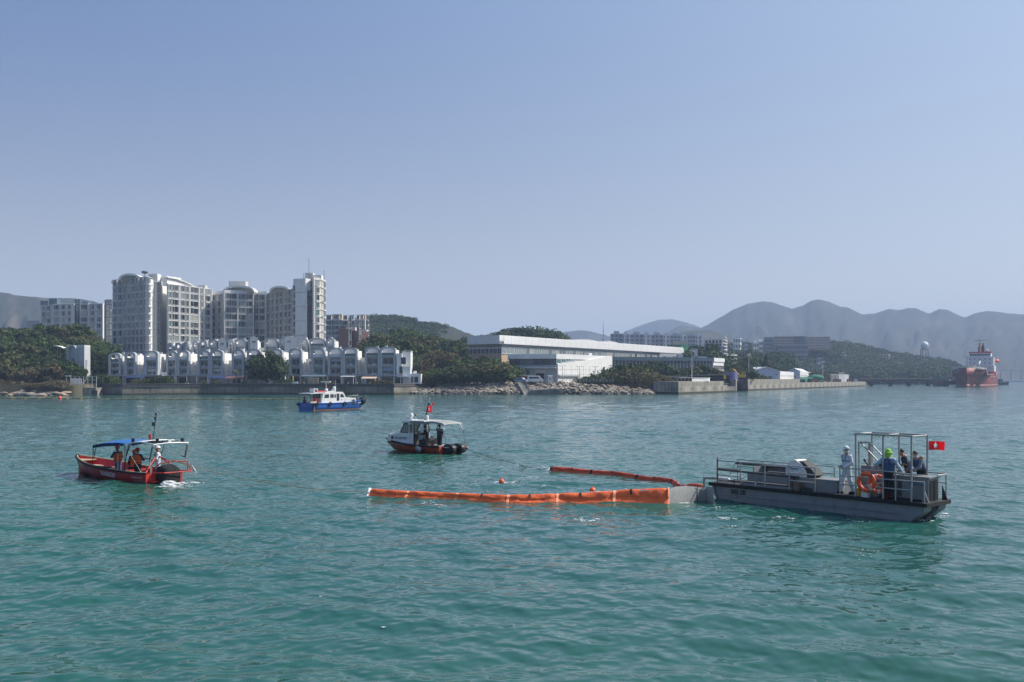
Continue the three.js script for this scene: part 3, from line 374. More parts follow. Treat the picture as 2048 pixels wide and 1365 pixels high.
// ---------- facades ----------
const winG = {};
function windowGeo(kind, w, h) {
  const k = kind + w.toFixed(1) + h.toFixed(1); if (winG[k]) return winG[k]; w = +w.toFixed(1); h = +h.toFixed(1);
  let f, p;
  if (kind === 'bay') { f = [bx(w, 0.14, 0.7, 0, h / 2 - 0.07, 0.3), bx(w, 0.16, 0.7, 0, -h / 2 + 0.08, 0.3), ...[-0.5, -0.17, 0.5].map((t) => bx(0.1, h - 0.3, 0.12, t * (w - 0.12), 0.01, 0.55)), ...[-1, 1].map((t) => bx(0.08, h - 0.3, 0.4, t * (w / 2 - 0.05), 0.01, 0.2))]; p = [bx(w - 0.14, h - 0.3, 0.5, 0, 0.012, 0.26)]; }
  else if (kind === 'flat') { f = [bx(w, 0.12, 0.16, 0, h / 2 - 0.06, 0.06), bx(w + 0.16, 0.14, 0.24, 0, -h / 2 + 0.07, 0.1), ...[-0.5, 0, 0.5].map((t) => bx(0.1, h - 0.26, 0.14, t * (w - 0.1), 0.01, 0.05))]; p = [bx(w - 0.1, h - 0.26, 0.06, 0, 0.01, 0.025)]; }
  else { f = [bx(w, 0.16, 0.3, 0, h / 2 - 0.08, 0.12), bx(w, 0.16, 0.3, 0, -h / 2 + 0.08, 0.12), ...[-0.5, 0.5].map((t) => bx(0.14, h - 0.32, 0.3, t * (w - 0.14), 0, 0.12))]; p = [bx(w - 0.28, h - 0.32, 0.1, 0, 0, 0.04)]; }
  return winG[k] = [prep(f), prep(p)];
}
const Rw = rng(99);
const PW = [0, 0, 0, 0, 1, 2, 2, 2, 4, 3];
function addWindow(parent, F, x, y, kind, w, h, fm, pm) {
  const [fg, pg] = windowGeo(kind, w, h), o = new THREE.Mesh(fg, fm); o.name = numbered('window'); o.castShadow = o.receiveShadow = true; o.position.copy(F.p(x, y, 0)); o.rotation.y = F.ry; parent.add(o);
  const p = new THREE.Mesh(pg, pm ?? M.panes[PW[(Rw() * PW.length) | 0]]); p.name = numbered('pane'); o.add(p); return o;
}
function face(o, a, b) {   // a..b plan points, a at the left seen from outside
  const ax = a[0] - o.position.x, az = a[1] - o.position.z, dx = b[0] - a[0], dz = b[1] - a[1], l = Math.hypot(dx, dz), ux = dx / l, uz = dz / l, ry = Math.atan2(-uz, ux);
  return { l, ry, p: (x, y, z) => V(ax + ux * x - uz * z, y, az + uz * x + ux * z), g: (geo, x, y, z = 0) => { const q = V(ax + ux * x - uz * z, y, az + uz * x + ux * z); return geo.clone().rotateY(ry).translate(q.x, q.y, q.z); } };
}
// cols: [centre as a share of the width, width in m, kind]
function facade(o, a, b, y0, fh, n, cols, { fm = M.frame, ledge = 0, lm = M.frame, wh = 2.4, fins = [], fh0 = 0.5, skip = () => false } = {}) {
  const F = face(o, a, b);
  for (let i = 0; i < n; i++) {
    for (const [t, w, kind] of cols) { if (skip(i, t)) continue; addWindow(o, F, t * F.l, y0 + (i + fh0) * fh, kind, w, wh, fm); if (Rw() < 0.2) { winG.ac ??= prep([bx(0.85, 0.55, 0.45, 0, 0, 0.24)]); const m = new THREE.Mesh(winG.ac, Rw() < 0.7 ? M.offwhite : M.trim); m.name = numbered('air_conditioner'); m.position.copy(F.p(t * F.l + (Rw() - 0.5) * w * 0.6, y0 + (i + fh0) * fh - wh / 2 - 0.16, kind === 'bay' ? 0.36 : 0.1)); m.rotation.y = F.ry; m.castShadow = true; o.add(m); } }
    if (ledge) { const k = 'ledge' + F.l.toFixed(1) + ledge; winG[k] ??= prep([bx(F.l, 0.22, ledge, 0, 0, ledge / 2)]); const m = new THREE.Mesh(winG[k], lm); m.name = numbered('ledge'); m.position.copy(F.p(F.l / 2, y0 + (i + 1) * fh - 0.11, 0)); m.rotation.y = F.ry; m.castShadow = m.receiveShadow = true; o.add(m); }
  }
  for (const t of fins) mesh('fin', [F.g(bx(0.35, n * fh, 0.8, 0, n * fh / 2, 0.36), t * F.l, y0)], M.white, o);
  return F;
}
function block(name, label, category, pts, y0, y1, m, group) {       // pts [[u, D], ...] in plan, first point is the base
  const P = pts.map(([u, D]) => w2(u, D)), cx = P.reduce((s, p) => s + p[0], 0) / P.length, cz = P.reduce((s, p) => s + p[1], 0) / P.length, o = thing(name, label, category, V(cx, y0, cz), 0, group);
  mesh('wall', [prism(P.map(([x, z]) => [x - cx, z - cz]), 0, y1 - y0)], m, o); o.P = P; o.H = y1 - y0; return o;
}
const roofBox = (o, u, D, w, h, d, m, dy = 0, name = 'roof_house') => mesh(name, [bx(w, h, d, X(u, D) - o.position.x, o.H + dy + h / 2, -D - o.position.z)], m, o);
const parapet = (o, m, h = 0.9) => mesh('parapet', o.P.map((p, i) => { const F = face(o, p, o.P[(i + 1) % o.P.length]); return F.g(bx(F.l, h, 0.3, 0, h / 2, -0.17), F.l / 2, o.H + 0.003); }), m, o);
function arcRoof(o, u0, u1, D, v0, vTop, m, depth = 5, name = 'roof_arch', fill) {   // a curved roof frame between two directions
  const x0 = X(u0, D), x1 = X(u1, D), y0 = Y(v0, D), r = (x1 - x0) / 2, rise = Y(vTop, D) - y0, out = [], inn = [];
  for (let i = 0; i <= 16; i++) { const a = Math.PI * (1 - i / 16); out.push([Math.cos(a) * r, Math.pow(Math.sin(a), 0.8) * rise]); inn.push([Math.cos(a) * (r - 0.7), Math.pow(Math.sin(a), 0.8) * (rise - 0.8)]); }
  const g = slab([...out, ...inn.reverse()], -depth / 2, depth / 2).translate((x0 + x1) / 2 - o.position.x, y0 - o.position.y, -D - o.position.z - depth / 2);
  mesh(name, [g], m, o); if (fill) mesh('roof_wall', [slab(inn.slice().reverse().concat([]), -0.3, 0.3).translate((x0 + x1) / 2 - o.position.x, y0 - o.position.y - 0.02, -D - o.position.z - depth / 2)], fill, o);
}
// ---------- the white apartment towers ----------
{
  const FH = 2.87;
  let o = block('apartment_tower', 'leftmost white tower with a shaded front, bright narrow bays and a dish on its roof', 'apartment tower', [[225, 402], [247, 399], [272, 393.5], [294, 388], [309, 396], [322, 402], [334.5, 419], [240, 425]], 5, Y(562, 390), M.white);
  let [a, b, c, d, e, f] = o.P, y0 = 2.2, n = 13;
  const cols2 = [[0.26, 2.1, 'bay'], [0.75, 2.1, 'bay']];
  facade(o, a, b, y0, FH, n, cols2, { ledge: 0.5 }); facade(o, b, c, y0, FH, n, [[0.16, 1.6, 'bay'], [0.5, 1.9, 'bay'], [0.84, 1.6, 'bay']], { ledge: 0.7 }); facade(o, c, d, y0, FH, n, [[0.18, 1.7, 'bay'], [0.55, 2.0, 'bay'], [0.87, 1.2, 'bay']], { ledge: 0.5 });
  facade(o, d, e, y0, FH, n, [[0.12, 1.9, 'bay']], { ledge: 0.15 }); facade(o, e, f, y0, FH, n, [[0.35, 1.2, 'bay'], [0.78, 0.8, 'flat']], { ledge: 0.3, fins: [0.02] });
  parapet(o, M.white); arcRoof(o, 236, 281, 394, 561, 547, M.white, 5, 'roof_arch', M.offwhite); roofBox(o, 309, 397, 3.6, 3.3, 4, M.white); roofBox(o, 297, 396, 4.2, 2.0, 4, M.dframe, 0); roofBox(o, 229, 402, 2, 1.0, 2, M.white);
  { const x = X(289, 394) - o.position.x, z = -394 - o.position.z, y = Y(553, 394) - o.position.y; mesh('dish_antenna', [lathe([[0.05, 0], [1.0, 0.28], [1.35, 0.75], [0.95, 1.15], [0.05, 1.25]], 16).translate(x, y + 0.9, z), bar(V(x, y - 1, z), V(x, y + 1.1, z), 0.12)], M.dframe, o); }
  o = block('apartment_tower', 'second white tower from the left, sunlit stepped front with a sloping curved roof edge', 'apartment tower', [[333, 395], [396, 411], [421, 419], [416, 436], [350, 425]], 5, Y(576, 405), M.white);
  [a, b, c] = o.P; n = 12;
  facade(o, a, b, 3.0, FH, n, [[0.06, 1.6, 'bay'], [0.23, 3.3, 'bay'], [0.46, 2.6, 'bay'], [0.61, 1.7, 'bay'], [0.84, 4.5, 'bay']], { ledge: 0.55, fins: [0.36, 0.68, 0.99] }); facade(o, b, c, 3.0, FH, n, [[0.18, 1.3, 'bay'], [0.66, 3.2, 'bay']], { ledge: 0.35, fins: [0.36, 0.98] });
  const dx = (b[0] - a[0]), dz = b[1] - a[1], prof = [[0, 0], [0, 2.9], [2.2, 2.9], [5, 2.75], [9, 2.1], [12.5, 1.2], [15.5, 0.1], [15.5, 0]]; { const F = face(o, a, b); mesh('roof_wall', [F.g(slab(prof, -2.6, -0.2), 0.3, o.H)], M.white, o); mesh('curved_eave', [F.g(slab([[0, 3.0], [2.2, 3.0], [5, 2.85], [9, 2.2], [12.5, 1.3], [16, 0.05], [16, 0.4], [12.6, 1.75], [9, 2.6], [5, 3.25], [2.2, 3.4], [0, 3.4]], -3, 0.5), 0.3, o.H)], M.white, o); mesh('roof_house', [F.g(bx(8, 1.6, 4, 0, 0, 0), 6, o.H + 3.2, -4)], M.white, o); }
  parapet(o, M.white, 0.8); roofBox(o, 404, 417, 3.4, 2, 3, M.offwhite);
  o = block('apartment_tower', 'middle white tower with a wide curved crown and a diagonal shadow on its front', 'apartment tower', [[421, 424], [445, 420], [448, 415], [506, 421], [509, 424], [534, 422], [530, 440], [425, 440]], 5, Y(586, 418), M.warm);
  let g; [a, b, c, d, e, f] = o.P; n = 11; y0 = 4;
  facade(o, a, b, y0, FH, n, [[0.3, 2.4, 'bay'], [0.79, 1.5, 'bay']], { ledge: 0.4, fins: [0.02] }); facade(o, c, d, y0, FH, n, [[0.09, 1.6, 'bay'], [0.29, 3.4, 'bay'], [0.6, 3.0, 'bay'], [0.85, 2.7, 'bay']], { ledge: 0.6, fins: [0, 0.45, 0.99] }); facade(o, e, f, y0, FH, n, [[0.22, 1.7, 'bay'], [0.66, 2.4, 'bay']], { ledge: 0.4, fins: [0.97] });
  parapet(o, M.white, 1.0); arcRoof(o, 445, 508, 417, 584, 571, M.white, 6, 'roof_arch', M.offwhite); roofBox(o, 477, 424, 7, 4.2, 4, M.offwhite, 1); mesh('antenna', [bar(V(X(458, 418) - o.position.x, o.H, -418 - o.position.z), V(X(458, 418) - o.position.x, o.H + 5, -418 - o.position.z), 0.08)], M.dframe, o);
  o = block('apartment_tower', 'fourth tower with a dark curved shaded front and a tall blank white end panel', 'apartment tower', [[534, 424], [550, 416], [568, 409], [586, 404], [613, 402], [612, 424], [545, 436]], 5, Y(582, 405), M.warm);
  [a, b, c, d, e] = o.P; n = 12; y0 = 1.6;
  facade(o, a, b, y0, FH, n, [[0.3, 1.7, 'bay'], [0.76, 1.7, 'bay']], { ledge: 0.5, fm: M.warm }); facade(o, b, c, y0, FH, n, [[0.3, 1.7, 'bay'], [0.76, 1.9, 'bay']], { ledge: 0.6, fm: M.warm }); facade(o, c, d, y0, FH, n, [[0.26, 1.6, 'bay'], [0.7, 1.8, 'bay']], { ledge: 0.5, fm: M.warm });
  { const F = face(o, d, e), hp = Y(557, 402) - o.position.y; for (let i = 0; i < 7; i++) mesh('panel', [F.g(bx(F.l * 0.76, hp / 7 - 0.16, 0.9, 0, hp / 14, 0.46), F.l * 0.62, i * hp / 7)], M.clad, o); for (let i = 0; i < 13; i++) addWindow(o, F, F.l * 0.12, 1.5 + i * 2.9, 'bay', 1.3, 2.3, M.frame); mesh('end_wall', [F.g(bx(F.l, hp - o.H - 0.1, 3, 0, (hp - o.H) / 2, -1.6), F.l / 2, o.H + 0.02)], M.white, o); }
  parapet(o, M.warm, 0.8); arcRoof(o, 538, 580, 408, 584, 572, M.white, 5, 'roof_arch', M.offwhite);
  o = block('apartment_tower', 'tallest slim tower at the right end, bay windows on its pale sunlit side', 'apartment tower', [[613.4, 408], [625, 408.4], [625.4, 402], [640, 405], [651, 414], [645, 428], [614, 428]], 5, Y(560, 404), M.warm);
  [a, b, c, d, e] = o.P; n = 13; y0 = 1;
  facade(o, a, b, y0, FH + 0.13, n, [[0.5, 1.6, 'flat']], { fm: M.fardark }); facade(o, c, d, y0, FH + 0.13, n, [[0.5, 2.1, 'bay']], { ledge: 0.3, fins: [0.02] }); facade(o, d, e, y0, FH + 0.13, n, [[0.3, 0.8, 'flat'], [0.7, 1.3, 'bay']], { ledge: 0.3 });
  parapet(o, M.offwhite, 0.9); roofBox(o, 636, 408, 3.4, 2.2, 4, M.white); roofBox(o, 620, 412, 3.2, 3.4, 5, M.offwhite); for (const [u, h] of [[616.5, 9], [647, 4], [606, 3]]) mesh('antenna', [bar(V(X(u, 405) - o.position.x, o.H, -406 - o.position.z), V(X(u, 405) - o.position.x, o.H + h, -406 - o.position.z), 0.09)], M.dframe, o);
}
// ---------- blocks behind ----------
{
  let o = block('apartment_block', 'grey-white flats block at the far left with teal roof boxes', 'apartment block', [[81, 500], [104, 497], [105, 492], [148, 488], [147, 510], [82, 515]], 12, Y(612, 492), M.villa), [a, b, c, d] = o.P;
  facade(o, a, b, 1.5, 3.1, 9, [[0.3, 2.4, 'bay'], [0.74, 2.4, 'bay']], { ledge: 0.3 }); facade(o, c, d, 1.5, 3.1, 9, [[0.2, 3.2, 'bay'], [0.52, 2.2, 'bay'], [0.8, 2, 'bay']], { ledge: 0.3 }); parapet(o, M.frame, 0.8);
  roofBox(o, 92, 505, 4, 3.4, 4, M.slate); roofBox(o, 109, 500, 4, 4, 4, M.slate); roofBox(o, 132, 498, 5, 1.4, 4, M.offwhite);
  o = block('stair_tower', 'slate blue stair tower between the two grey-white flats blocks', 'building', [[148.5, 494], [159, 493], [159, 508], [148.5, 508]], 12, Y(599, 494), M.slate); facade(o, o.P[0], o.P[1], 1.5, 3.1, 10, [[0.5, 0.9, 'flat']], {});
  o = block('apartment_block', 'flats block just left of the first white tower, with dark strip windows', 'apartment block', [[159.5, 490], [207, 486], [209, 505], [160, 508]], 12, Y(611, 488), M.villa); facade(o, o.P[0], o.P[1], 1.5, 3.1, 9, [[0.2, 3.8, 'bay'], [0.55, 2.4, 'bay'], [0.83, 2.6, 'bay']], { ledge: 0.4, fins: [0.4, 0.99] }); parapet(o, M.frame, 0.9); roofBox(o, 173, 500, 3, 2.6, 4, M.slate);
  o = block('stair_tower', 'slate blue stair tower half hidden by the first white tower', 'building', [[208.5, 494], [224, 494], [224, 512], [209, 512]], 12, Y(600, 494), M.slate); facade(o, o.P[0], o.P[1], 1.5, 3.1, 10, [[0.4, 0.9, 'flat'], [0.8, 0.9, 'flat']], {});
  o = block('apartment_block', 'pale teal-windowed block with peach roof boxes right of the white towers', 'apartment block', [[651, 560], [683, 555], [684, 575], [652, 575]], 12, Y(640, 556), M.slate); facade(o, o.P[0], o.P[1], 2, 2.95, 9, [[0.24, 3.4, 'bay'], [0.72, 3.4, 'bay']], { ledge: 0.5 }); roofBox(o, 675, 562, 5.5, 3.4, 4, M.peach); parapet(o, M.frame, 0.7);
  o = block('apartment_block', 'pale block with a green glass corner behind the purple-brown blocks', 'apartment block', [[684, 562], [712, 560], [730, 556], [738, 560], [736, 580], [686, 580]], 12, Y(640, 558), M.offwhite); facade(o, o.P[0], o.P[1], 2, 2.95, 9, [[0.25, 2.4, 'bay'], [0.7, 2.8, 'bay']], { ledge: 0.4 }); facade(o, o.P[1], o.P[2], 2, 2.95, 9, [[0.3, 1.9, 'bay'], [0.75, 1.5, 'bay']], { ledge: 0.4 }); facade(o, o.P[2], o.P[3], 2, 2.95, 9, [[0.5, 1.9, 'bay']], { fm: M.panes[1] }); roofBox(o, 724, 566, 4.5, 3.2, 4, M.peach); roofBox(o, 698, 566, 3.5, 1.6, 4, M.offwhite);
  o = block('apartment_block', 'purple-brown tiled block with a pale window strip above the villas', 'apartment block', [[676, 470], [695, 466], [703, 467], [703, 485], [677, 488]], 8, Y(659, 468), M.maroon); facade(o, o.P[1], o.P[2], 1, 2.75, 9, [[0.5, 1.5, 'bay']], { fm: M.offwhite }); roofBox(o, 702, 474, 4.6, 1.6, 4, M.warm, -0.4); roofBox(o, 686, 474, 3, 1.2, 4, M.maroon);
  o = block('apartment_block', 'second purple-brown tiled block nearest the wood', 'apartment block', [[703.3, 470], [716, 468], [722, 469], [737, 472], [737, 490], [704, 490]], 8, Y(663, 470), M.maroon); facade(o, o.P[1], o.P[2], 1, 2.75, 8, [[0.5, 1.2, 'bay']], { fm: M.offwhite }); roofBox(o, 726, 478, 4, 1.3, 4, M.warm, -0.2); roofBox(o, 713, 478, 3, 1.4, 4, M.maroon);
  { const g = []; for (let i = 0; i < 5; i++) g.push(bx(16, 1.0, 4, X(752, 470), 12 + i * 1.9, -476 - i * 3, 0.3)); const w = mesh('terraced_slope', [...g, loft([[V(X(735, 470), 10, -472), V(X(772, 470), 10, -472)], [V(X(735, 490), Y(672, 490), -492), V(X(762, 490), Y(690, 490), -492)]], false, false)], mat('retaining_slope', [0.4, 0.33, 0.27], 0.9, { map: T.stain, m: 8 })); tag(w, 'bare beige stepped slope beside the purple-brown blocks', null, null, 'structure'); }
  const wh = block('house', 'small white house with a long wall on the scrubby hill', 'house', [[746, 740], [760, 738], [760, 752], [746, 752]], Y(668, 740), Y(658, 740), M.white); facade(wh, wh.P[0], wh.P[1], 0.2, 3, 1, [[0.3, 1.4, 'flat'], [0.75, 1.4, 'flat']], {});
  const w3 = block('house', 'white box house by the road on the scrubby hill', 'house', [[776, 735], [790, 732], [790, 748], [777, 748]], Y(668, 735), Y(657, 735), M.white); facade(w3, w3.P[0], w3.P[1], 0.2, 3, 1, [[0.3, 1.6, 'flat'], [0.75, 1.2, 'flat']], {});
}
// ---------- arched villas ----------
const ORD = ['first', 'second', 'third', 'fourth', 'fifth', 'sixth', 'seventh', 'eighth', 'ninth', 'tenth', 'eleventh', 'twelfth', 'thirteenth', 'fourteenth', 'fifteenth', 'sixteenth'];
function archFrame(w, h, th, d, z) {       // an upright frame with a rounded head, open inside
  const o = [[-w / 2, 0]], n = [], r = w / 2, rise = Math.min(r, 1.15), a0 = h - rise, iw = w / 2 - th;
  for (let i = 0; i <= 12; i++) { const a = Math.PI * (1 - i / 12); o.push([Math.cos(a) * r, a0 + Math.pow(Math.sin(a), 0.75) * rise]); n.push([Math.cos(a) * iw, a0 - 0.1 + Math.pow(Math.sin(a), 0.75) * (rise - th * 0.6)]); }
  o.push([w / 2, 0]); const pts = [...o, [iw, 0], ...n.reverse(), [-iw, 0]];
  return slab(pts, z, z + d);
}
function villa(name, label, group, u0, u1, D, y0, vTop, { right = 2, podium = 2.6, deep = 9, front = 1.5, lit = true, seed = 1, low = false } = {}) {
  const x0 = X(u0, D), x1 = X(u1, D), w = x1 - x0, h = Y(vTop, D) - y0, r = rng(seed), o = thing(name, label, 'house', V((x0 + x1) / 2, y0, -D), 0, group), b = low ? 0 : podium, H = h - b, fl = (H - 2.9) / 2;
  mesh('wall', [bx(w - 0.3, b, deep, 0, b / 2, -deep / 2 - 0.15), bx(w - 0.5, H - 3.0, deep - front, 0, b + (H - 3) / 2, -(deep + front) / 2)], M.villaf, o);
  mesh('side_wall', [bx(0.25, H - 1.0 + b, deep - 2.1, w / 2 - 0.14, (H - 1.0 + b) / 2, -(deep - 2.1) / 2 - 2.1), bx(0.25, H - 1.6, deep - 2.1, -w / 2 + 0.14, b + (H - 1.6) / 2, -(deep - 2.1) / 2 - 2.1)], M.white, o);
  mesh('back_wall', [bx(w - 0.5, 2.6, 0.3, 0, h - 3 + 1.3, -front - 3.3), bx(1.6, 2.5, 2.2, (r() - 0.5) * w * 0.4, h - 3 + 1.25, -front - 4.6)], M.white, o);
  mesh('arch_frame', [archFrame(w, H, 0.5, 1.1, -1.1).translate(0, b, 0)], M.trim, o);
  mesh('inner_arch', [archFrame(w - 0.9, H - 0.45, 0.16, 0.4, -0.5).translate(0, b, 0)], M.frame, o);
  mesh('barrel_roof', [archFrame(w - 0.04, H - 0.03, 0.3, 0.9, -2.0).translate(0, b, 0)], M.trim, o);
  for (let k = 0; k < 2; k++) { const F = face(o, [o.position.x - w / 2, -D - front + 0.0], [o.position.x + w / 2, -D - front]); addWindow(o, F, w / 2, b + fl * (k + 0.45), k ? 'flat' : 'flat', Math.max(1.4, w - 1.5), fl * 0.66, M.frame, M.panes[pick([0, 0, 1, 2])]); mesh('ledge', [bx(w - 1, 0.35, front * 0.7, 0, b + fl * (k + 1) - 0.1, -front * 0.62)], M.trim, o); }
  mesh('balustrade', [bx(w - 1.1, 0.9, 0.08, 0, b + 2 * fl + 0.5, -0.75)], r() < 0.5 ? M.white : M.panes[1], o);
  for (let k = 0; k < 3; k++) if (r() < 0.6) mesh('air_conditioner', [bx(0.75, 0.5, 0.4, (r() - 0.5) * (w - 1.6), b + fl * (k % 2 + 0.06) + 0.3, -front + 0.25)], pick([M.white, M.offwhite, M.trim]), o); for (let k = 0; k < 2; k++) if (r() < 0.7) mesh('terrace_furniture', [bx(rr(0.5, 1.3, r), rr(0.6, 1.3, r), 0.5, (r() - 0.5) * (w - 2), h - 3 + 0.5, -1.6 - r() * 1.2)], pick([M.white, M.peach, M.maroon, M.slate, M.panes[3]]), o); if (r() < 0.6) mesh('water_tank', [cyl(0.5, 0.9, (r() - 0.5) * w * 0.5, h - 0.5, -5)], pick([M.white, M.steel]), o); if (r() < 0.4) mesh('blind', [bx(w - 1.6, fl * 0.3, 0.06, 0, b + fl * (r() < 0.5 ? 0.65 : 1.65), -front + 0.2)], pick([M.white, M.sblue, M.panes[3]]), o);
  if (right > 0) { const F2 = right; mesh('side_wing', [bx(F2, H - 3.2 + b, deep - 7, w / 2 + F2 / 2 + 0.01, (H - 3.2 + b) / 2, -7 - (deep - 7) / 2)], M.villa, o); mesh('side_terrace', [bx(F2 - 0.1, 0.8, 0.15, w / 2 + F2 / 2, b + fl * 0.25, -2.1), bx(F2 - 0.1, 0.14, 2, w / 2 + F2 / 2, b - 0.05, -2.8)], M.white, o); if (F2 > 2) addWindow(o, face(o, [o.position.x + w / 2, -D - 7], [o.position.x + w / 2 + F2, -D - 7]), F2 * 0.6, b + fl * 1.4, 'flat', 1.1, 1.3, M.frame); }
  if (podium && !low) { mesh('ground_floor_opening', [bx(w - 1.2, b * 0.72, 0.2, 0, b * 0.4, -0.12)], M.panes[0], o); mesh('terrace_slab', [bx(w + Math.max(0, right) * 0.9, 0.25, 2.2, right * 0.45, b - 0.02, 0.4)], M.trim, o); for (const s of [-1, 1]) mesh('terrace_post', [bx(0.22, b - 0.15, 0.22, s * (w / 2 - 0.2), (b - 0.15) / 2, 1.3)], M.white, o); }
  return o;
}
const ROW = [[216, 240, 706, 1.3], [248, 270, 704, 2.2], [287, 315, 701.5, 2], [331, 353, 702, 0], [353.4, 377, 701, 2.4], [394, 419, 700.5, 0], [419.4, 445, 700, 2.4], [463, 487, 699, 0.5], [493, 520, 698, 2.4], [538, 564, 698, 1.8], [577, 603, 697, 2.6], [622, 649, 696.5, 0.5], [655, 685, 695.5, 0], [685.4, 714, 695, 1.8], [729, 759, 694, 0], [759.4, 791, 693.5, 0]];
const VL = ['with the lowest frame, leftmost of the front row', 'behind the blue awning at the left', 'with the wide deep arch above the garden hedge', 'joined left half of the pair above the hedge end', 'joined right half of the pair above the hedge end', 'left half of the pair next to the blue canopy', 'right half of the pair right over the blue canopy', 'standing behind the palm', 'half hidden by the left of the big dark tree', 'half hidden by the right of the big dark tree', 'behind the yellow parasol', 'above the cream garden wall', 'left half of the pair right of the cream garden wall', 'right half of the pair with the planted balcony', 'left half of the last pair above the striped awning', 'at the end of the front row beside the white wing'];
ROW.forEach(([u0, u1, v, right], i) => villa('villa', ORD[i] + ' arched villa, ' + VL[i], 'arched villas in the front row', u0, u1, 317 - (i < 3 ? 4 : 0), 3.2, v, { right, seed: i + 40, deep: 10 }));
const ROW2 = [[333, 346, 356, 687, 1.2], [349, 363, 356, 686, 1], [366, 377, 356, 684, 1.5], [383, 396, 355, 682, 1], [398, 413, 355, 680, 1], [416, 434, 354, 679, 5.5], [456, 466, 354, 678, 1], [468, 492, 353, 677.5, 1.5], [496, 508, 353, 677, 3], [524, 526, 352, 676.5, 1], [528, 555, 352, 676.5, 1.5], [558, 572, 352, 676, 5.5], [600, 615, 351, 677, 0.4], [618, 650, 351, 676.5, 0.3], [652, 668, 351, 676, 0.8]].filter((k) => k[1] - k[0] > 4);
const VL2 = ['leftmost low arch', 'small arch second from the left end', 'small arch beside a tall white chimney wall', 'arch with a dark window left of the big blank wall', 'arch just left of the tall blank white wall', 'wide arch joined to the tall blank white wall', 'narrow arch right of the blank white wall', 'wide arch over the palm', 'arch beside the plain white slab', 'wide arch over the big dark tree', 'arch joined to the highest white wall', 'blue-grey one right of the highest white wall', 'wide blue-grey villa with two bays', 'end villa before the purple-brown block'];
ROW2.forEach(([u0, u1, D, v, right], i) => villa('villa', 'villa of the upper row, ' + VL2[i], 'white villas in the upper row', u0, u1, D, 8.2, v, { right, seed: i + 80, low: true, deep: 9, front: 1 }));
for (const [u0, u1, D, v, l] of [[436, 452, 350, 679, 'tall blank white wall with a small window standing out of the upper villa row'], [500, 515, 349, 675, 'plain tall white slab above the palm and the dark tree'], [569, 591, 348, 674.5, 'highest bright white wall with a slanting shadow in the upper row'], [370, 375, 352, 681, 'slim white chimney wall between the small upper arches']]) { const o = block('gable_house', l, 'house', [[u0, D], [u1, D - 1], [u1, D + 9], [u0, D + 9]], 8, Y(v, D), M.white); addWindow(o, face(o, o.P[0], o.P[1]), X(u1, D) / 1 - X(u0, D) > 2.5 ? 1.6 : 0.5, o.H - 1.6, 'flat', u1 - u0 > 10 ? 1.4 : 0.5, 0.8, M.frame); mesh('parapet', [bx(X(u1, D) - X(u0, D) + 0.2, 0.25, 0.4, 0, o.H + 0.13, 4.2)], M.offwhite, o); }
// bright wing at the end of the row
{
  const o = thing('white_wing', 'bright white three-storey end wing with a curved roof, right end of the villa row', 'house', V(X(792, 316), 3.2, -316)), k = 0.158, x = (u) => (u - 792) * k, y = (v) => Y(v, 316) - 3.2;
  mesh('wall', [bx(x(803), y(707), 8, x(803) / 2, y(707) / 2, -5), bx(x(819) - x(803), y(704), 7, (x(819) + x(803)) / 2, y(704) / 2, -6.5)], M.white, o);
  mesh('curved_roof', [slab([[0, 0], [1.6, 0.55], [3, 0.4], [3, 0.6], [1.6, 0.8], [0, 0.22]], -6, 0).translate(x(801), y(705.5), -3)], M.clad, o);
  mesh('side_block', [bx(x(821) - x(806), y(734), 3, (x(821) + x(806)) / 2, y(734) / 2, -0.8)], M.clad, o); mesh('low_block', [bx(x(842) - x(821), y(748), 5, (x(842) + x(821)) / 2 + 0.02, y(748) / 2, -1.5)], M.clad, o); mesh('chimney', [bx(0.8, 0.9, 0.8, x(829), y(748) + 0.45, -2), bx(0.5, 0.5, 0.5, x(826), y(748) + 0.25, -2)], M.white, o);
  const F = face(o, [o.position.x, -316 - 1], [o.position.x + 10, -316 - 1]); addWindow(o, F, x(806), y(722), 'flat', 1.5, 2.2, M.dframe, M.panes[0]); addWindow(o, F, x(801), y(740), 'flat', 1.0, 2.2, M.dframe, M.panes[0]);
  const G = face(o, [o.position.x + x(821), -315 + 0.02], [o.position.x + x(842), -315]); addWindow(o, G, 0.6, 1.3, 'flat', 0.6, 1.8, M.dframe, M.panes[0]); addWindow(o, G, 1.9, 1.3, 'flat', 1.2, 1.8, M.dframe, M.panes[0]);
  mesh('veranda_roof', [bx(x(821) - x(788), 0.18, 2.6, (x(821) + x(788)) / 2, y(753.5), 1.1, 0, 0, -0.09)], M.white, o); for (const u of [789, 803, 820]) mesh('veranda_post', [bx(0.16, 2.1, 0.16, x(u), 1.05, 2.2)], M.white, o); mesh('veranda_back', [bx(x(820) - x(790), 2, 0.2, (x(820) + x(790)) / 2, 1, -0.6)], M.panes[0], o);
}
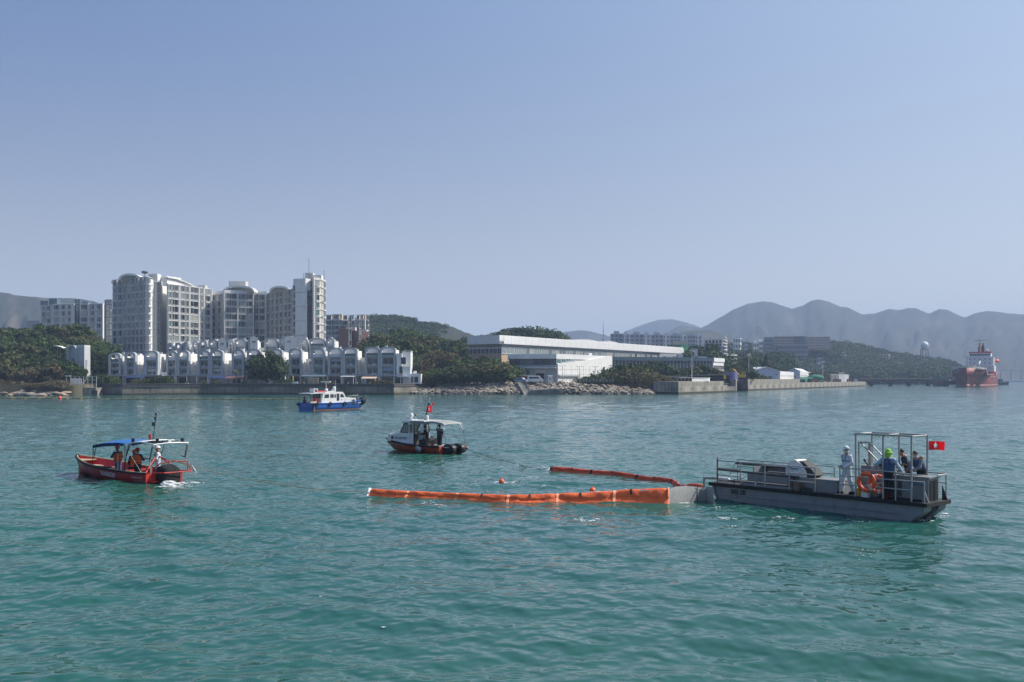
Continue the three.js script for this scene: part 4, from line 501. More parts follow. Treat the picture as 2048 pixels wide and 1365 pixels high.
// ---------- terrace life in front of the villas ----------
function awning(label, u0, u1, D, v0, v1, m, drop = 0.5, posts = true) {
  const o = thing('awning', label, 'awning', V(X(u0, D), 3.2, -D)), w = X(u1, D) - X(u0, D), y0 = Y(v0, D) - 3.2, y1 = Y(v1, D) - 3.2, d = 2.6;
  mesh('canvas', [loft([[V(0, y0, -d), V(0, y1, 0), V(0, y1 - 0.18, 0.02), V(0, y0 - 0.1, -d)], [V(w, y0, -d), V(w, y1, 0), V(w, y1 - 0.18, 0.02), V(w, y0 - 0.1, -d)]])], m, o);
  if (posts) for (const s of [0.06, 0.94]) mesh('post', [bar(V(w * s, 0, -0.1), V(w * s, y1, -0.1), 0.09)], M.white, o); return o;
}
awning('dark blue awning on white posts before the leftmost villas', 247, 284, 309, 752, 755.5, M.navyc); awning('blue canopy over the terrace next to the palm', 416, 448, 310, 752, 757, M.navyc); awning('brownish canopy right of the blue one, behind the palm trunk', 449, 484, 310, 753, 757, M.maroon);
awning('pale striped awning below the last villa pair', 722, 752, 308, 754, 757, M.peach); awning('dark green awning over the garden steps', 601, 650, 311, 750, 753, M.slate, 0.5, false); awning('grey canopy below the planted balcony', 680, 708, 310, 752, 753.5, M.trim);
for (const [l, u, D, m] of [['closed yellow parasol on the terrace right of the big tree', 585.5, 305, M.yellow], ['closed white parasol under the right edge of the big tree', 570, 305, M.white]]) { const o = thing('parasol', l, 'parasol', V(X(u, D), 3.2, -D)); mesh('pole', [bar(V(0, 0, 0), V(0, 2.7, 0), 0.04)], M.steel, o); mesh('folded_canopy', [lathe([[0.02, 2.6], [0.16, 2.2], [0.24, 1.2], [0.2, 0.9], [0.03, 0.9]], 10)], m, o); }
{ let o = thing('garden_wall', 'cream stone garden wall panel between the terraces', 'wall', V(X(626, 307), 3.2, -307)); mesh('wall_panel', [bx(3.1, 1.7, 0.4, 0, 0.85, 0)], mat('cream_stone', [0.5, 0.45, 0.36], 0.9, { map: T.stain, m: 2 }), o); mesh('coping', [bx(3.3, 0.14, 0.55, 0, 1.77, 0)], M.white, o);
  o = thing('garden_wall', 'low white planter wall under the big dark tree', 'wall', V(X(566, 305), 3.2, -305)); mesh('wall_panel', [bx(9, 0.7, 0.4, 0, 0.35, 0)], M.white, o); mesh('pillar', [bx(1.5, 1.4, 0.5, -3.6, 0.7, 0.1)], M.white, o);
  o = thing('fence', 'slim grey rail fence below the big dark tree', 'fence', V(X(497, 305), 3.2, -305)); for (let i = 0; i < 9; i++) mesh('post', [bx(0.07, 1.1, 0.07, i * 0.75, 0.55, 0)], M.steel, o); for (const y of [0.5, 1.08]) mesh('rail', [bx(6.1, 0.06, 0.05, 3, y, 0.07)], M.steel, o); }
tree(X(533, 309), 2.6, -309, 11.4, 'dark', 'big dark green tree on the sea wall hiding parts of three villas', null, 0.82, 3); tree(X(553, 307.5), 2.4, -307.5, 7.2, 'dark', 'smaller dark tree leaning at the right of the big dark tree', null, 0.95, 1); tree(X(514, 308), 2.6, -308, 6.4, 'dark', 'smaller dark tree at the left of the big dark tree', null, 0.95, 0);
{ const o = thing('palm', 'single palm with a pale trunk before the arched villas', 'palm tree', V(X(472, 306), 3, -306)); mesh('trunk', [bar(V(0, 0, 0), V(0.1, 4.4, 0), 0.16, 0.1)], mBare, o); const r = rng(3); for (let i = 0; i < 13; i++) { const a = i * 2.4, L = rr(1.3, 1.9, r), up = rr(0.1, 0.9, r), c = Math.cos(a), s = Math.sin(a), P = (t, w) => [V(0.1 + c * L * t - s * w, 4.4 + up * 1.6 * t - 1.6 * t * t, s * L * t + c * w), V(0.1 + c * L * t + s * w, 4.4 + up * 1.6 * t - 1.6 * t * t - 0.05, s * L * t - c * w)]; mesh('frond', [loft([P(0, 0.05), P(0.3, 0.3), P(0.6, 0.32), P(0.85, 0.2), P(1, 0.03)], false, false)], LEAF0, o); } mesh('crownshaft', [bar(V(0.1, 3.6, 0), V(0.1, 4.6, 0), 0.17, 0.1)], mat('crownshaft', [0.35, 0.33, 0.15], 0.8), o); }
for (const [u, h, t] of [[222, 3.6, 'dark'], [232, 3, 'mid'], [208, 4.2, 'dark'], [200, 3.5, 'mid'], [268, 2, 'olive'], [288, 2.2, 'mid'], [300, 2.6, 'mid'], [313, 3.2, 'dark'], [325, 3.6, 'dark'], [335, 2.6, 'mid'], [408, 1.6, 'olive'], [436, 1.8, 'olive'], [649, 2.0, 'mid'], [664, 1.4, 'brown'], [746, 1.8, 'olive'], [757, 1.8, 'brown'], [768, 1.9, 'brown'], [779, 1.6, 'olive'], [490, 1.4, 'olive'], [556, 2, 'mid'], [576, 2.2, 'mid']])
  bush(X(u, 306), 3, -(u < 240 ? 302 : u < 345 ? 307 : 305), h, t, 'garden shrub on the sea wall before the villas', 'garden shrubs on the sea wall', 0.8);
{ const r = rng(77); for (let i = 0; i < 16; i++) { const u = rr(350, 790, r), o = thing('flower_pot', 'small pale flower pot on top of the sea wall', 'flower pot', V(X(u, 303.5), 3.3 - (u < 404 ? 0.2 : 0), -304), 0, 'flower pots on the sea wall'); mesh('pot', [lathe([[0.14, 0], [0.2, 0.4], [0.23, 0.42], [0.18, 0.4]], 8)], pick([M.white, M.peach, M.offwhite]), o); mesh('plant', [leafGeo(i + 5, 26, 0.12, (q) => [V(rr(-0.25, 0.25, q), 0.4 + q() * 0.45, rr(-0.25, 0.25, q)), V(0, 1, 0)])], LEAF.mid, o); } }
// ---------- grey house, cage and white sails at the far left ----------
{
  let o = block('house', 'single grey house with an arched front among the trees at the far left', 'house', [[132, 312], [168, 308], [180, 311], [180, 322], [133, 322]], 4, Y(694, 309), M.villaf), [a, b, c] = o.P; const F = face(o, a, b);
  mesh('arch_frame', [F.g(archFrame(3.6, o.H + 0.5, 0.4, 0.8, 0), F.l * 0.42, 0)], M.trim, o); addWindow(o, F, F.l * 0.42, 2.6, 'flat', 2.4, 1.9, M.frame, M.panes[0]); addWindow(o, F, F.l * 0.42, 6.4, 'flat', 2.4, 2.0, M.frame); addWindow(o, face(o, b, c), 1, 5.6, 'flat', 0.7, 2.2, M.frame); parapet(o, M.frame, 0.5);
  o = thing('sports_cage', 'tall fenced cage of pale posts on a concrete base by the water', 'cage', V(X(132, 292), 2.2, -292)); const k = 0.146;
  for (let i = 0; i <= 7; i++) mesh('post', [bar(V(i * 8.6 * k, 0, 0), V(i * 8.6 * k, 3.3, 0), 0.07)], M.frame, o); for (const y of [0.1, 1.1, 2.2, 3.25]) mesh('rail', [bx(60 * k, 0.08, 0.08, 30 * k, y, 0)], M.frame, o); mesh('base', [bx(60 * k, 2.6, 5, 30 * k, -1.35, -2.2)], M.concrete, o); mesh('back_screen', [bx(22 * k, 2.6, 0.1, 16 * k, 1.4, -1.2)], M.white, o); mesh('doorway', [bx(1.6, 1.6, 0.4, 58 * k, -1.6, 0.45)], M.dark, o); mesh('cap_beam', [bx(1.6, 0.3, 0.3, 0.5, 3.4, 0)], M.white, o);
  for (let i = 0; i < 2; i++) { o = thing('shade_sail', ['upper', 'lower'][i] + ' white curved roof edge showing over the trees left of the grey house', 'canopy', V(X(107 + i * 5, 318), Y(693 + i * 1.6, 318), -318)); mesh('curved_roof', [slab([[0, 0], [1, 0.25], [2.3, 0], [2.6, -0.35], [2.3, -0.15], [1, 0.08]], -1.5, 1.5)], M.white, o); mesh('post', [bar(V(1.2, 0, 0), V(1.2, -6, 0), 0.1)], M.steel, o); }
}
// ---------- warehouse and white hall ----------
{
  const E = (u, v, D) => Y(v, D);
  let o = block('warehouse', 'long warehouse with a white fascia, a strip of windows and a tan base', 'warehouse', [[938, 370], [1003, 360], [1364, 504], [1300, 540], [940, 390]], 3, 15.75, M.tan), [a, b, c] = o.P, ext = (y0, y1, k, m, nm) => mesh(nm, [prism(o.P.map(([x, z]) => { const dx = x - o.position.x, dz = z - o.position.z; return [dx + (x < -3.6 ? -k : k) * 0.7, dz + (z > -372 ? k : -k) * 0.5]; }), y0 - 3, y1 - 3)], m, o);
  ext(15.76, 16.0, 0.25, M.clad, 'sill'); ext(17.0 - 1.0, 16.0 + 0.02, 0, M.clad, 'band'); mesh('strip_wall', [prism(o.P.map(([x, z]) => [x - o.position.x, z - o.position.z]), 12.9, 14.2)], M.panes[2], o);
  const F = face(o, b, c), G = face(o, a, b);
  for (let i = 0; i < 60; i++) { const t = (i + 0.5) / 60 * F.l; addWindow(o, F, t, 12.0, 'flat', F.l / 60 - 0.25, 2.5, M.clad, M.panes[i < 40 ? pick([2, 4, 4, 3]) : pick([4, 3, 0])]); } for (let i = 0; i < 8; i++) addWindow(o, G, (i + 0.5) / 8 * G.l, 12.0, 'flat', G.l / 8 - 0.2, 2.5, M.frame, M.panes[0]);
  ext(17.3, 20.2, 0.9, M.clad, 'fascia'); for (let i = 0; i < 34; i++) mesh('fascia_panel', [F.g(bx(F.l / 34 - 0.09, 2.75, 0.12, 0, 0, 0.98), (i + 0.5) / 34 * F.l, 15.75)], M.clad, o); for (let i = 0; i < 5; i++) mesh('fascia_panel', [G.g(bx(G.l / 5 - 0.09, 2.75, 0.12, 0, 0, 1.05), (i + 0.5) / 5 * G.l, 15.75)], M.clad, o); for (let i = 0; i < 20; i++) mesh('wall_seam', [F.g(bx(0.12, 9.6, 0.06, 0, 0, 0.03), (i + 0.5) / 20 * F.l, 4.9)], M.rust, o); ext(20.2, 20.5, 1.0, M.white, 'roof_edge');
  for (const [t, w] of [[0.42, 24], [0.55, 18]]) mesh('roof_monitor', [F.g(slab([[-w / 2, 0], [-w / 4, 0.7], [0, 0.9], [w / 4, 0.6], [w / 2, 0]], -8, -2), t * F.l, 17.5)], M.farwall, o);
  o = block('hall', 'low white angular hall with a dark glazed front and a slanted bright side', 'hall', [[1018, 329], [1113, 325], [1222, 361], [1205, 375], [1020, 350]], 3.2, Y(719, 325), M.trim); [a, b, c] = o.P; const K = face(o, a, b), L = face(o, b, c), H = Y(708, 325) - 3.2, h1 = Y(718, 325) - 3.2, h0 = Y(728.5, 325) - 3.2;
  mesh('fascia', [prism(o.P.map(([x, z]) => [(x - o.position.x) * 1.02, (z - o.position.z) * 1.02]), h1, H)], M.clad, o);
  mesh('sloping_wall', [L.g(slab([[0, 0], [L.l, 0], [L.l, H - 0.5], [L.l - 5, H - 0.05], [L.l * 0.56, h1 + 0.05], [0, h0]], 0.1, 0.55), 0, 0)], M.white, o);
  for (let i = 1; i < 9; i++) mesh('wall_seam', [L.g(bx(0.07, H * 0.62, 0.04, 0, 0, 0.57), i / 9 * L.l, H * 0.31)], M.trim, o); for (let i = 1; i < 4; i++) mesh('wall_seam', [L.g(bx(L.l, 0.06, 0.04, 0, 0, 0.575), L.l / 2, H * 0.16 * i)], M.trim, o);
  for (let i = 0; i < 8; i++) addWindow(o, K, (i + 0.5) / 8 * K.l, (h0 + h1) / 2 - 0.2, 'flat', K.l / 8 - 0.05, h1 - h0 + 0.2, M.dframe, M.panes[pick([0, 0, 2])]); for (let i = 0; i < 14; i++) mesh('fascia_panel', [K.g(bx(K.l / 14 - 0.1, H - h1 - 0.15, 0.12, 0, (H - h1) / 2, 0.5), (i + 0.5) / 14 * K.l, h1)], M.clad, o);
  for (let i = 0; i < 4; i++) addWindow(o, L, 1.4 + i * 3.4, (h0 + h1) / 2 + i * 0.25, 'flat', 3.0, 1.6 - i * 0.36, M.clad, M.panes[1]);
  mesh('canopy', [K.g(bx(K.l, 0.3, 1.6, 0, 0, 0.8), K.l / 2, Y(736, 325) - 3.2)], M.frame, o); mesh('dark_doorway', [K.g(bx(2.6, 2.9, 0.3, 0, 1.45, 0.05), K.l * 0.66, 0.4)], M.blackp, o); mesh('door_head', [K.g(bx(3.2, 0.9, 0.4, 0, 0, 0.1), K.l * 0.66, 3.9)], M.offwhite, o); mesh('plinth_wall', [L.g(bx(L.l * 0.36, 0.5, 0.5, 0, 0, 0.85), L.l * 0.18, 2.6)], M.trim, o); mesh('roof_plant', [L.g(bx(2.6, 0.9, 2, 0, 0.45, -3), L.l * 0.7, H)], M.frame, o);
  o = block('gate_house', 'small red-brown wall beside the parked cars at the hall', 'building', [[1040, 320], [1056, 319], [1056, 324], [1041, 324]], 3.2, 5.6, mat('red_brown_wall', [0.28, 0.08, 0.05], 0.85, { map: T.grime })); mesh('roof_slab', [bx(3.4, 0.2, 3.4, 0, 2.5, 0)], M.offwhite, o); addWindow(o, face(o, o.P[0], o.P[1]), 1.3, 1.4, 'flat', 1, 1, M.white);
  o = block('kiosk', 'small white kiosk frame at the gate of the white hall', 'kiosk', [[1096, 316], [1105, 316], [1105, 319], [1096, 319]], 3.3, 5.7, M.white); addWindow(o, face(o, o.P[0], o.P[1]), 0.72, 1.35, 'flat', 1.0, 1.5, M.white, M.panes[3]); mesh('roof_slab', [bx(1.9, 0.15, 1.5, 0, 2.48, 0.1)], M.white, o);
}
// vehicles by the hall
function vehicle(name, label, category, u, D, prof, glass, L, Wd, m, ry) {
  const o = thing(name, label, category, V(X(u, D), 3.55, -D), ry); mesh('body', [slab(prof, -Wd / 2, Wd / 2, 0.08)], m, o); mesh('side_window', [slab(glass, -Wd / 2 - 0.015, Wd / 2 + 0.015)], M.glassb, o);
  for (const x of [0.19, 0.8]) for (const s of [-1, 1]) { const w = mesh('wheel', [new THREE.CylinderGeometry(0.33, 0.33, 0.22, 14).rotateX(Math.PI / 2).translate(L * x, 0.33, s * (Wd / 2 - 0.1))], M.rubber, o); mesh('rim', [new THREE.CylinderGeometry(0.19, 0.19, 0.24, 10).rotateX(Math.PI / 2).translate(L * x, 0.33, s * (Wd / 2 - 0.1))], M.steel, w); }
  for (const s of [-1, 1]) mesh('headlight', [bx(0.06, 0.16, 0.3, L - 0.02, 0.75, s * (Wd / 2 - 0.3))], M.panes[3], o); return o;
}
vehicle('van', 'white van parked before the dark doorway of the hall', 'van', 1055, 316, [[0, 0.3], [4.9, 0.3], [4.95, 1.0], [4.3, 1.25], [3.7, 2.05], [0.1, 2.1]], [[0.5, 1.25], [3.9, 1.25], [3.5, 1.85], [0.5, 1.85]], 4.9, 1.8, M.clad, 0);
vehicle('car', 'pale blue-grey car parked left of the white van', 'car', 1031, 317, [[0, 0.3], [4.3, 0.3], [4.35, 0.8], [3.4, 0.95], [2.7, 1.45], [1.0, 1.45], [0.2, 0.95]], [[0.8, 0.95], [3.1, 0.95], [2.6, 1.36], [1.1, 1.36]], 4.3, 1.75, M.sblue, -0.5);
vehicle('car', 'light car at the upper left of the hall forecourt', 'car', 1026, 324, [[0, 0.3], [4.3, 0.3], [4.35, 0.8], [3.4, 0.95], [2.7, 1.45], [1.0, 1.45], [0.2, 0.95]], [[0.8, 0.95], [3.1, 0.95], [2.6, 1.36], [1.1, 1.36]], 4.3, 1.75, M.offwhite, 0.2).position.y += 1.6;
{ const o = thing('fence', 'thin pale fence along the top of the boulder bank before the hall', 'fence', V(X(1060, 314.5), 3.6, -314.5)); for (let i = 0; i < 26; i++) mesh('post', [bx(0.07, 1.1, 0.07, i * 1.05, 0.55, 0)], M.frame, o); for (const y of [0.5, 1.05]) mesh('rail', [bx(26.3, 0.05, 0.05, 13.1, y, 0.065)], M.frame, o); }
// ---------- lamps and masts ----------
function lampPost(label, u, D, y0, vTop, kind = 0) {
  const h = Y(vTop, D) - y0, o = thing('lamp_post', label, 'lamp post', V(X(u, D), y0, -D)); mesh('pole', [bar(V(0, 0, 0), V(0, h, 0), kind ? 0.16 : 0.1, 0.07)], kind ? M.frame : M.trim, o);
  if (kind) { mesh('lamp_ring', [cyl(0.75, 0.18, 0, h - 1.2, 0, 0.75, 10), cyl(0.75, 0.12, 0, h - 0.1, 0, 0.75, 10)], M.trim, o); for (let i = 0; i < 6; i++) mesh('floodlight', [bx(0.34, 0.3, 0.22, Math.cos(i * 1.05) * 0.8, h - 0.65, Math.sin(i * 1.05) * 0.8, -i * 1.05)], M.frame, o); }
  else { mesh('arm', [bx(1.6, 0.08, 0.08, 0, h, 0)], M.trim, o); for (const s of [-1, 1]) mesh('lamp_head', [bx(0.55, 0.14, 0.24, s * 0.85, h + 0.02, 0, 0, 0, s * 0.12)], M.frame, o); } return o;
}
lampPost('left lamp post in front of the bright slanted hall side', 1125, 319, 3.4, 732); lampPost('middle lamp post in front of the bright slanted hall side', 1159, 321, 3.4, 733.5); lampPost('right lamp post in front of the bright slanted hall side', 1190, 323, 3.4, 734); lampPost('tall floodlight mast standing behind the square quay block', 1384, 330, 3, 697, 1); lampPost('tall floodlight mast near the site sheds', 1498, 430, 3.5, 707, 1); lampPost('grey lamp mast at the far end of the dock', 1646, 540, 2.9, 722, 1);
{ const o = thing('telecom_mast', 'thin red-white telecom mast on the skyline behind the warehouse', 'mast', V(X(1207, 620), 8, -620)), h = Y(654, 620) - 8; mesh('pole', [bar(V(0, 0, 0), V(0, h, 0), 0.5, 0.2, 6)], M.trim, o); mesh('platform', [cyl(1.1, 0.5, 0, h * 0.72, 0), cyl(0.8, 0.4, 0, h * 0.82, 0)], M.trim, o); mesh('antenna', [bar(V(0, h, 0), V(0, h + 3.5, 0), 0.12)], M.trim, o); }
// ---------- dock yard ----------
{
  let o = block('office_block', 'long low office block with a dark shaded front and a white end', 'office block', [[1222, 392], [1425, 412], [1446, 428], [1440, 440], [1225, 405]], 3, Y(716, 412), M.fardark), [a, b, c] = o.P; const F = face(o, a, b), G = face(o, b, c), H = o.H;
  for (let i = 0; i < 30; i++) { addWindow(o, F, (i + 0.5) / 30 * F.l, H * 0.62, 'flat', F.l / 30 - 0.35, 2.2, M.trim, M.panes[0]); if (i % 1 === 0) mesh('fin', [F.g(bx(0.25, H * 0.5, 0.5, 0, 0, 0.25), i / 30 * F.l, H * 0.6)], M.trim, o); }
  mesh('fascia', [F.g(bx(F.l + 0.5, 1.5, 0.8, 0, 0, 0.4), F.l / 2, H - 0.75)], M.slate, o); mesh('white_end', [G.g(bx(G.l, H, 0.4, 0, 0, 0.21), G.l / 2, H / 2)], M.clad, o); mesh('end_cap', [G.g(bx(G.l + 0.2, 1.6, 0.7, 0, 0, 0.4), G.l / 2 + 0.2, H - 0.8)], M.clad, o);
  for (let i = 0; i < 5; i++) { addWindow(o, face(o, [b[0] + 0.4, b[1] - 0.0], [c[0] + 0.4, c[1] - 0.0]), (i + 0.5) / 5 * G.l, H * 0.62, 'flat', G.l / 5 - 0.3, 1.9, M.frame, M.panes[2]); addWindow(o, face(o, [b[0] + 0.4, b[1]], [c[0] + 0.4, c[1]]), (i + 0.5) / 5 * G.l, H * 0.3, 'flat', G.l / 5 - 0.3, 1.3, M.frame, M.panes[2]); }
  roofBox(o, 1400, 425, 5, 0.7, 4, M.clad); roofBox(o, 1392, 424, 1.2, 4, 2, M.offwhite, 0, 'chimney');
  o = block('annex', 'dark grey annex with a white block against the far end of the warehouse', 'building', [[1320, 452], [1356, 462], [1363, 466], [1363, 478], [1322, 470]], 3, Y(708, 460), M.apt); mesh('white_block', [bx(2.2, 3.4, 3, X(1360, 463) - o.position.x, o.H - 1.7, -463 - o.position.z + 0.4)], M.clad, o); facade(o, o.P[0], o.P[1], o.H - 3, 2.6, 1, [[0.25, 2, 'flat'], [0.5, 2, 'flat'], [0.75, 2, 'flat']], { wh: 1.3 });
  o = block('pavilion', 'small pale building with a wide flat white roof behind the office end', 'building', [[1447, 520], [1474, 528], [1474, 545], [1448, 540]], 3, Y(712, 520), M.farwall); mesh('flat_roof', [prism(o.P.map(([x, z]) => [(x - o.position.x) * 1.1, (z - o.position.z) * 1.1]), o.H, o.H + 0.7)], M.clad, o); for (let i = 0; i < 12; i++) mesh('roof_post', [bx(0.15, 0.9, 0.15, -3.6 + i * 0.62, o.H + 1.1, 2 - i * 0.2)], M.frame, o); facade(o, o.P[0], o.P[1], 3, 3, 2, [[0.25, 1.2, 'flat'], [0.7, 1.2, 'flat']], { wh: 1.4 });
  o = block('netted_building', 'building wrapped in bright green scaffold net', 'building', [[1336, 545], [1362, 540], [1403, 560], [1400, 580], [1340, 570]], 3, Y(693, 545), M.green); mesh('net', [prism(o.P.map(([x, z]) => [(x - o.position.x) * 1.03, (z - o.position.z) * 1.03]), o.H - 6, o.H + 0.6)], M.green, o); roofBox(o, 1358, 552, 7, 2.4, 5, M.peach, 0.6); { const FF = face(o, o.P[1], o.P[2]); for (let i = 0; i < 14; i++) mesh('scaffold_pole', [FF.g(bar(V(0, 0, 0.5), V(0, o.H + 1.4, 0.5), 0.09), i / 13 * FF.l, 0)], M.green, o); }
  o = block('unfinished_building', 'unfinished grey concrete building with open dark floors', 'building', [[1405, 600], [1448, 592], [1455, 600], [1455, 625], [1406, 622]], 3, Y(708, 596), M.fardark); const n = 4, fh = (Y(681, 596) - 3 - o.H) / n; mesh('core', [prism(o.P.map(([x, z]) => [(x - o.position.x) * 0.8, (z - o.position.z) * 0.8]), o.H, o.H + n * fh)], M.fardark, o);
  for (let i = 0; i <= n; i++) { const k = i > 2 ? 0.86 : 1; mesh('floor_slab', [prism(o.P.map(([x, z]) => [(x - o.position.x) * 1.02 * k, (z - o.position.z) * 1.02 * k]), o.H + i * fh, o.H + i * fh + 0.5)], M.farwall, o); if (i < n) for (let j = 0; j < 6; j++) { const A = face(o, o.P[0], o.P[1]); mesh('column', [A.g(bx(0.5, fh - 0.5, 0.5, 0, 0, -0.35), (0.1 + j * 0.16) * A.l, o.H + i * fh + 0.5 + (fh - 0.5) / 2)], M.farwall, o); } } roofBox(o, 1428, 608, 5, 1.8, 4, M.farwall, n * fh + 0.5);
  // sheds and yard clutter
  function shed(label, u0, u1, u2, D0, D1, D2, vE, vR, m) { const A = w2(u0, D0), B = w2(u1, D1), C = w2(u2, D2), o2 = thing('site_shed', label, 'shed', V(B[0], 3, B[1])), F1 = face(o2, A, B), F2 = face(o2, B, C), e = Y(vE, D1) - 3, rg = Y(vR, D1) - 3; const gable = [[0, 0], [F1.l, 0], [F1.l, e], [F1.l / 2, rg], [0, e]];
    mesh('wall', [F1.g(slab(gable, -F2.l, 0), 0, 0)], m, o2); mesh('roof', [F1.g(slab([[-0.4, e - 0.05], [F1.l / 2, rg + 0.1], [F1.l + 0.4, e - 0.05], [F1.l + 0.4, e + 0.1], [F1.l / 2, rg + 0.3], [-0.4, e + 0.1]], -F2.l - 0.3, 0.3), 0, 0)], M.clad, o2); mesh('long_wall', [F2.g(bx(F2.l, e - 0.05, 0.1, 0, (e - 0.05) / 2, 0.06), F2.l / 2, 0)], M.clad, o2);
    for (let i = 0; i < 4; i++) addWindow(o2, F1, (i + 0.5) / 4 * F1.l, e * (i % 2 ? 0.68 : 0.5), 'flat', 1.2, 0.9, M.frame, M.panes[0]); for (let i = 0; i < 8; i++) addWindow(o2, face(o2, [B[0] + 0.11, B[1] + 0.05], [C[0] + 0.11, C[1] + 0.05]), (i + 0.5) / 8 * F2.l, e * 0.6, 'flat', 1.2, 1, M.frame, M.panes[2]); return o2; }
  shed('large white and blue gabled site shed on the dock', 1506, 1560, 1588, 456, 456, 530, 742.5, 735, M.sblue); shed('second smaller white site shed further along the dock', 1577, 1600, 1622, 532, 530, 590, 743, 737.5, M.sblue);
  const stack = (label, u0, u1, D, v0, v1, m, y = 3.2) => { const w = X(u1, D) - X(u0, D), q = thing('pipe_stack', label, 'stacked pipes', V(X(u0, D), y, -D)), h = Y(v0, D) - y, rows = 3; for (let j = 0; j < rows; j++) for (let i = 0; i < 4; i++) mesh('pipe', [new THREE.CylinderGeometry(h / 7, h / 7, w - i * 0.2 - (j % 2) * 0.3, 8).rotateZ(Math.PI / 2).translate(w / 2, h / 7 + j * h / 3.4 + 0.05, -i * h / 3.4)], j === rows - 1 && i % 2 ? M.steel : m, q); return q; };
  stack('dark pipes stacked in a long low row at the left of the floodlight mast', 1337, 1384, 352, 751, 756, M.deckg); stack('longer dark stack of pipes right of the floodlight mast', 1380, 1420, 350, 748, 756, M.blackp); stack('dark pipe stack under the purple container', 1418, 1460, 362, 747, 755, M.blackp);
  o = block('container', 'purple-blue container on the dock beside the yellow excavator', 'container', [[1452, 372], [1470, 374], [1476, 380], [1456, 380]], 3.9, Y(744.5, 372), M.purple); for (let i = 0; i < 9; i++) mesh('rib', [face(o, o.P[0], o.P[1]).g(bx(0.12, o.H - 0.3, 0.1, 0, o.H / 2, 0.05), 0.3 + i * 0.36, 0)], M.purple, o);
  o = block('site_cabin', 'long white site cabin on the square quay block', 'cabin', [[1384.5, 322], [1417, 330], [1420, 338], [1386, 330]], 3.9, Y(756.5, 322), M.clad); mesh('roof_slab', [prism(o.P.map(([x, z]) => [(x - o.position.x) * 1.04, (z - o.position.z) * 1.06]), o.H, o.H + 0.14)], M.offwhite, o);
  o = thing('open_shelter', 'low open shelter with cream posts left of the white site cabin', 'shelter', V(X(1355, 318), 3.9, -318)); for (let i = 0; i < 4; i++) mesh('post', [bx(0.16, 1.1, 0.16, i * 1.35, 0.55, -i * 0.8)], M.peach, o); mesh('roof_slab', [bx(5.2, 0.16, 2.4, 2.1, 1.2, -1.8, 0.53)], M.offwhite, o);
  o = thing('excavator', 'yellow excavator with a raised arm near the purple container', 'excavator', V(X(1484, 400), 4.4, -400)); mesh('track', [bx(3.4, 0.8, 0.6, 0, 0.4, 1), bx(3.4, 0.8, 0.6, 0, 0.4, -1)], M.blackp, o); mesh('body', [slab([[-1.6, 0.9], [1.3, 0.9], [1.3, 1.8], [0.6, 2.0], [-1.4, 2.2], [-1.7, 1.6]], -1, 1, 0.08)], M.yellow, o); mesh('cab', [slab([[0, 2.0], [1.3, 1.85], [1.1, 3.1], [0.2, 3.1]], -0.1, 0.9, 0.05)], M.yellow, o); mesh('cab_window', [slab([[0.25, 2.2], [1.1, 2.1], [0.98, 2.9], [0.35, 2.9]], 0.9, 0.97)], M.glassb, o); mesh('boom', [bar(V(-1, 1.7, 0), V(-3.4, 4.2, 0), 0.3, 0.24, 5)], M.yellow, o); mesh('arm', [bar(V(-3.4, 4.3, 0), V(-3.9, 1.6, 0), 0.22, 0.16, 5)], M.yellow, o); mesh('bucket', [slab([[-4.3, 1.6], [-3.5, 1.6], [-3.6, 0.8], [-4.3, 0.9]], -0.5, 0.5)], M.blackp, o);
  o = thing('notice_board', 'small yellow board on a post at the slip', 'sign', V(X(1450, 352), 2.4, -352)); mesh('board', [bx(0.9, 1.3, 0.1, 0, 3.0, 0)], M.yellow, o); mesh('post', [bx(0.12, 2.4, 0.12, 0, 1.2, -0.12)], M.steel, o);
  o = block('green_screen', 'green netting over a heap at the end of the site sheds', 'netting', [[1600, 508], [1630, 540], [1640, 552], [1620, 560]], 2.9, 5.6, M.green); mesh('net_fold', [ball(3, 2, 2.4, 1, 1.6, 0.6, 1, 8)], M.green, o);
  o = block('storage_tank', 'grey boxy tank with a raised hatch on the far dock', 'tank', [[1662, 590], [1690, 605], [1698, 620], [1670, 615]], 2.9, 7.4, M.farwall); roofBox(o, 1683, 607, 3, 1.4, 2, M.peach); for (let i = 0; i < 6; i++) mesh('rib', [face(o, o.P[0], o.P[1]).g(bx(0.3, 4.2, 0.3, 0, 2.2, 0.15), 0.8 + i * 1.9, 0)], M.rust, o);
  for (let i = 0; i < 9; i++) { const u = 1512 + i * 13, D = 420 + i * 19; bush(X(u, D), i < 5 ? 4.4 : 2.8, -D, rr(1.2, 2.6), pick(['mid', 'dark', 'brown']), 'low weed bush on the edge of the dock wall', 'weed bushes on the dock wall', 1.1); }
  tree(X(1507, 403), 3.8, -403, 4.2, 'mid', 'small green tree at the corner of the dock wall', null, 1.2); tree(X(1637, 560), 2.6, -560, 7, 'brown', 'brownish tree behind the green netting', null, 1.3);
  { const r = rng(5); for (let i = 0; i < 20; i++) { const u = rr(1596, 1716, r), D = interp([[1596, 485], [1728, 645]], u) + rr(2, 9, r), q = thing('crate', 'low rusty crate among the clutter on the far dock', 'crate', V(X(u, D), 2.9, -D), rr(-0.6, 0.6, r), 'crates on the far dock'), s = rr(0.8, 2.0, r); mesh('box', [bx(s * 1.5, s, s, 0, s / 2, 0)], pick([M.rust, M.wood, M.farwall, M.deckg]), q); mesh('lid', [bx(s * 1.56, 0.1, s * 1.06, 0, s + 0.05, 0)], M.rust, q); } }
}
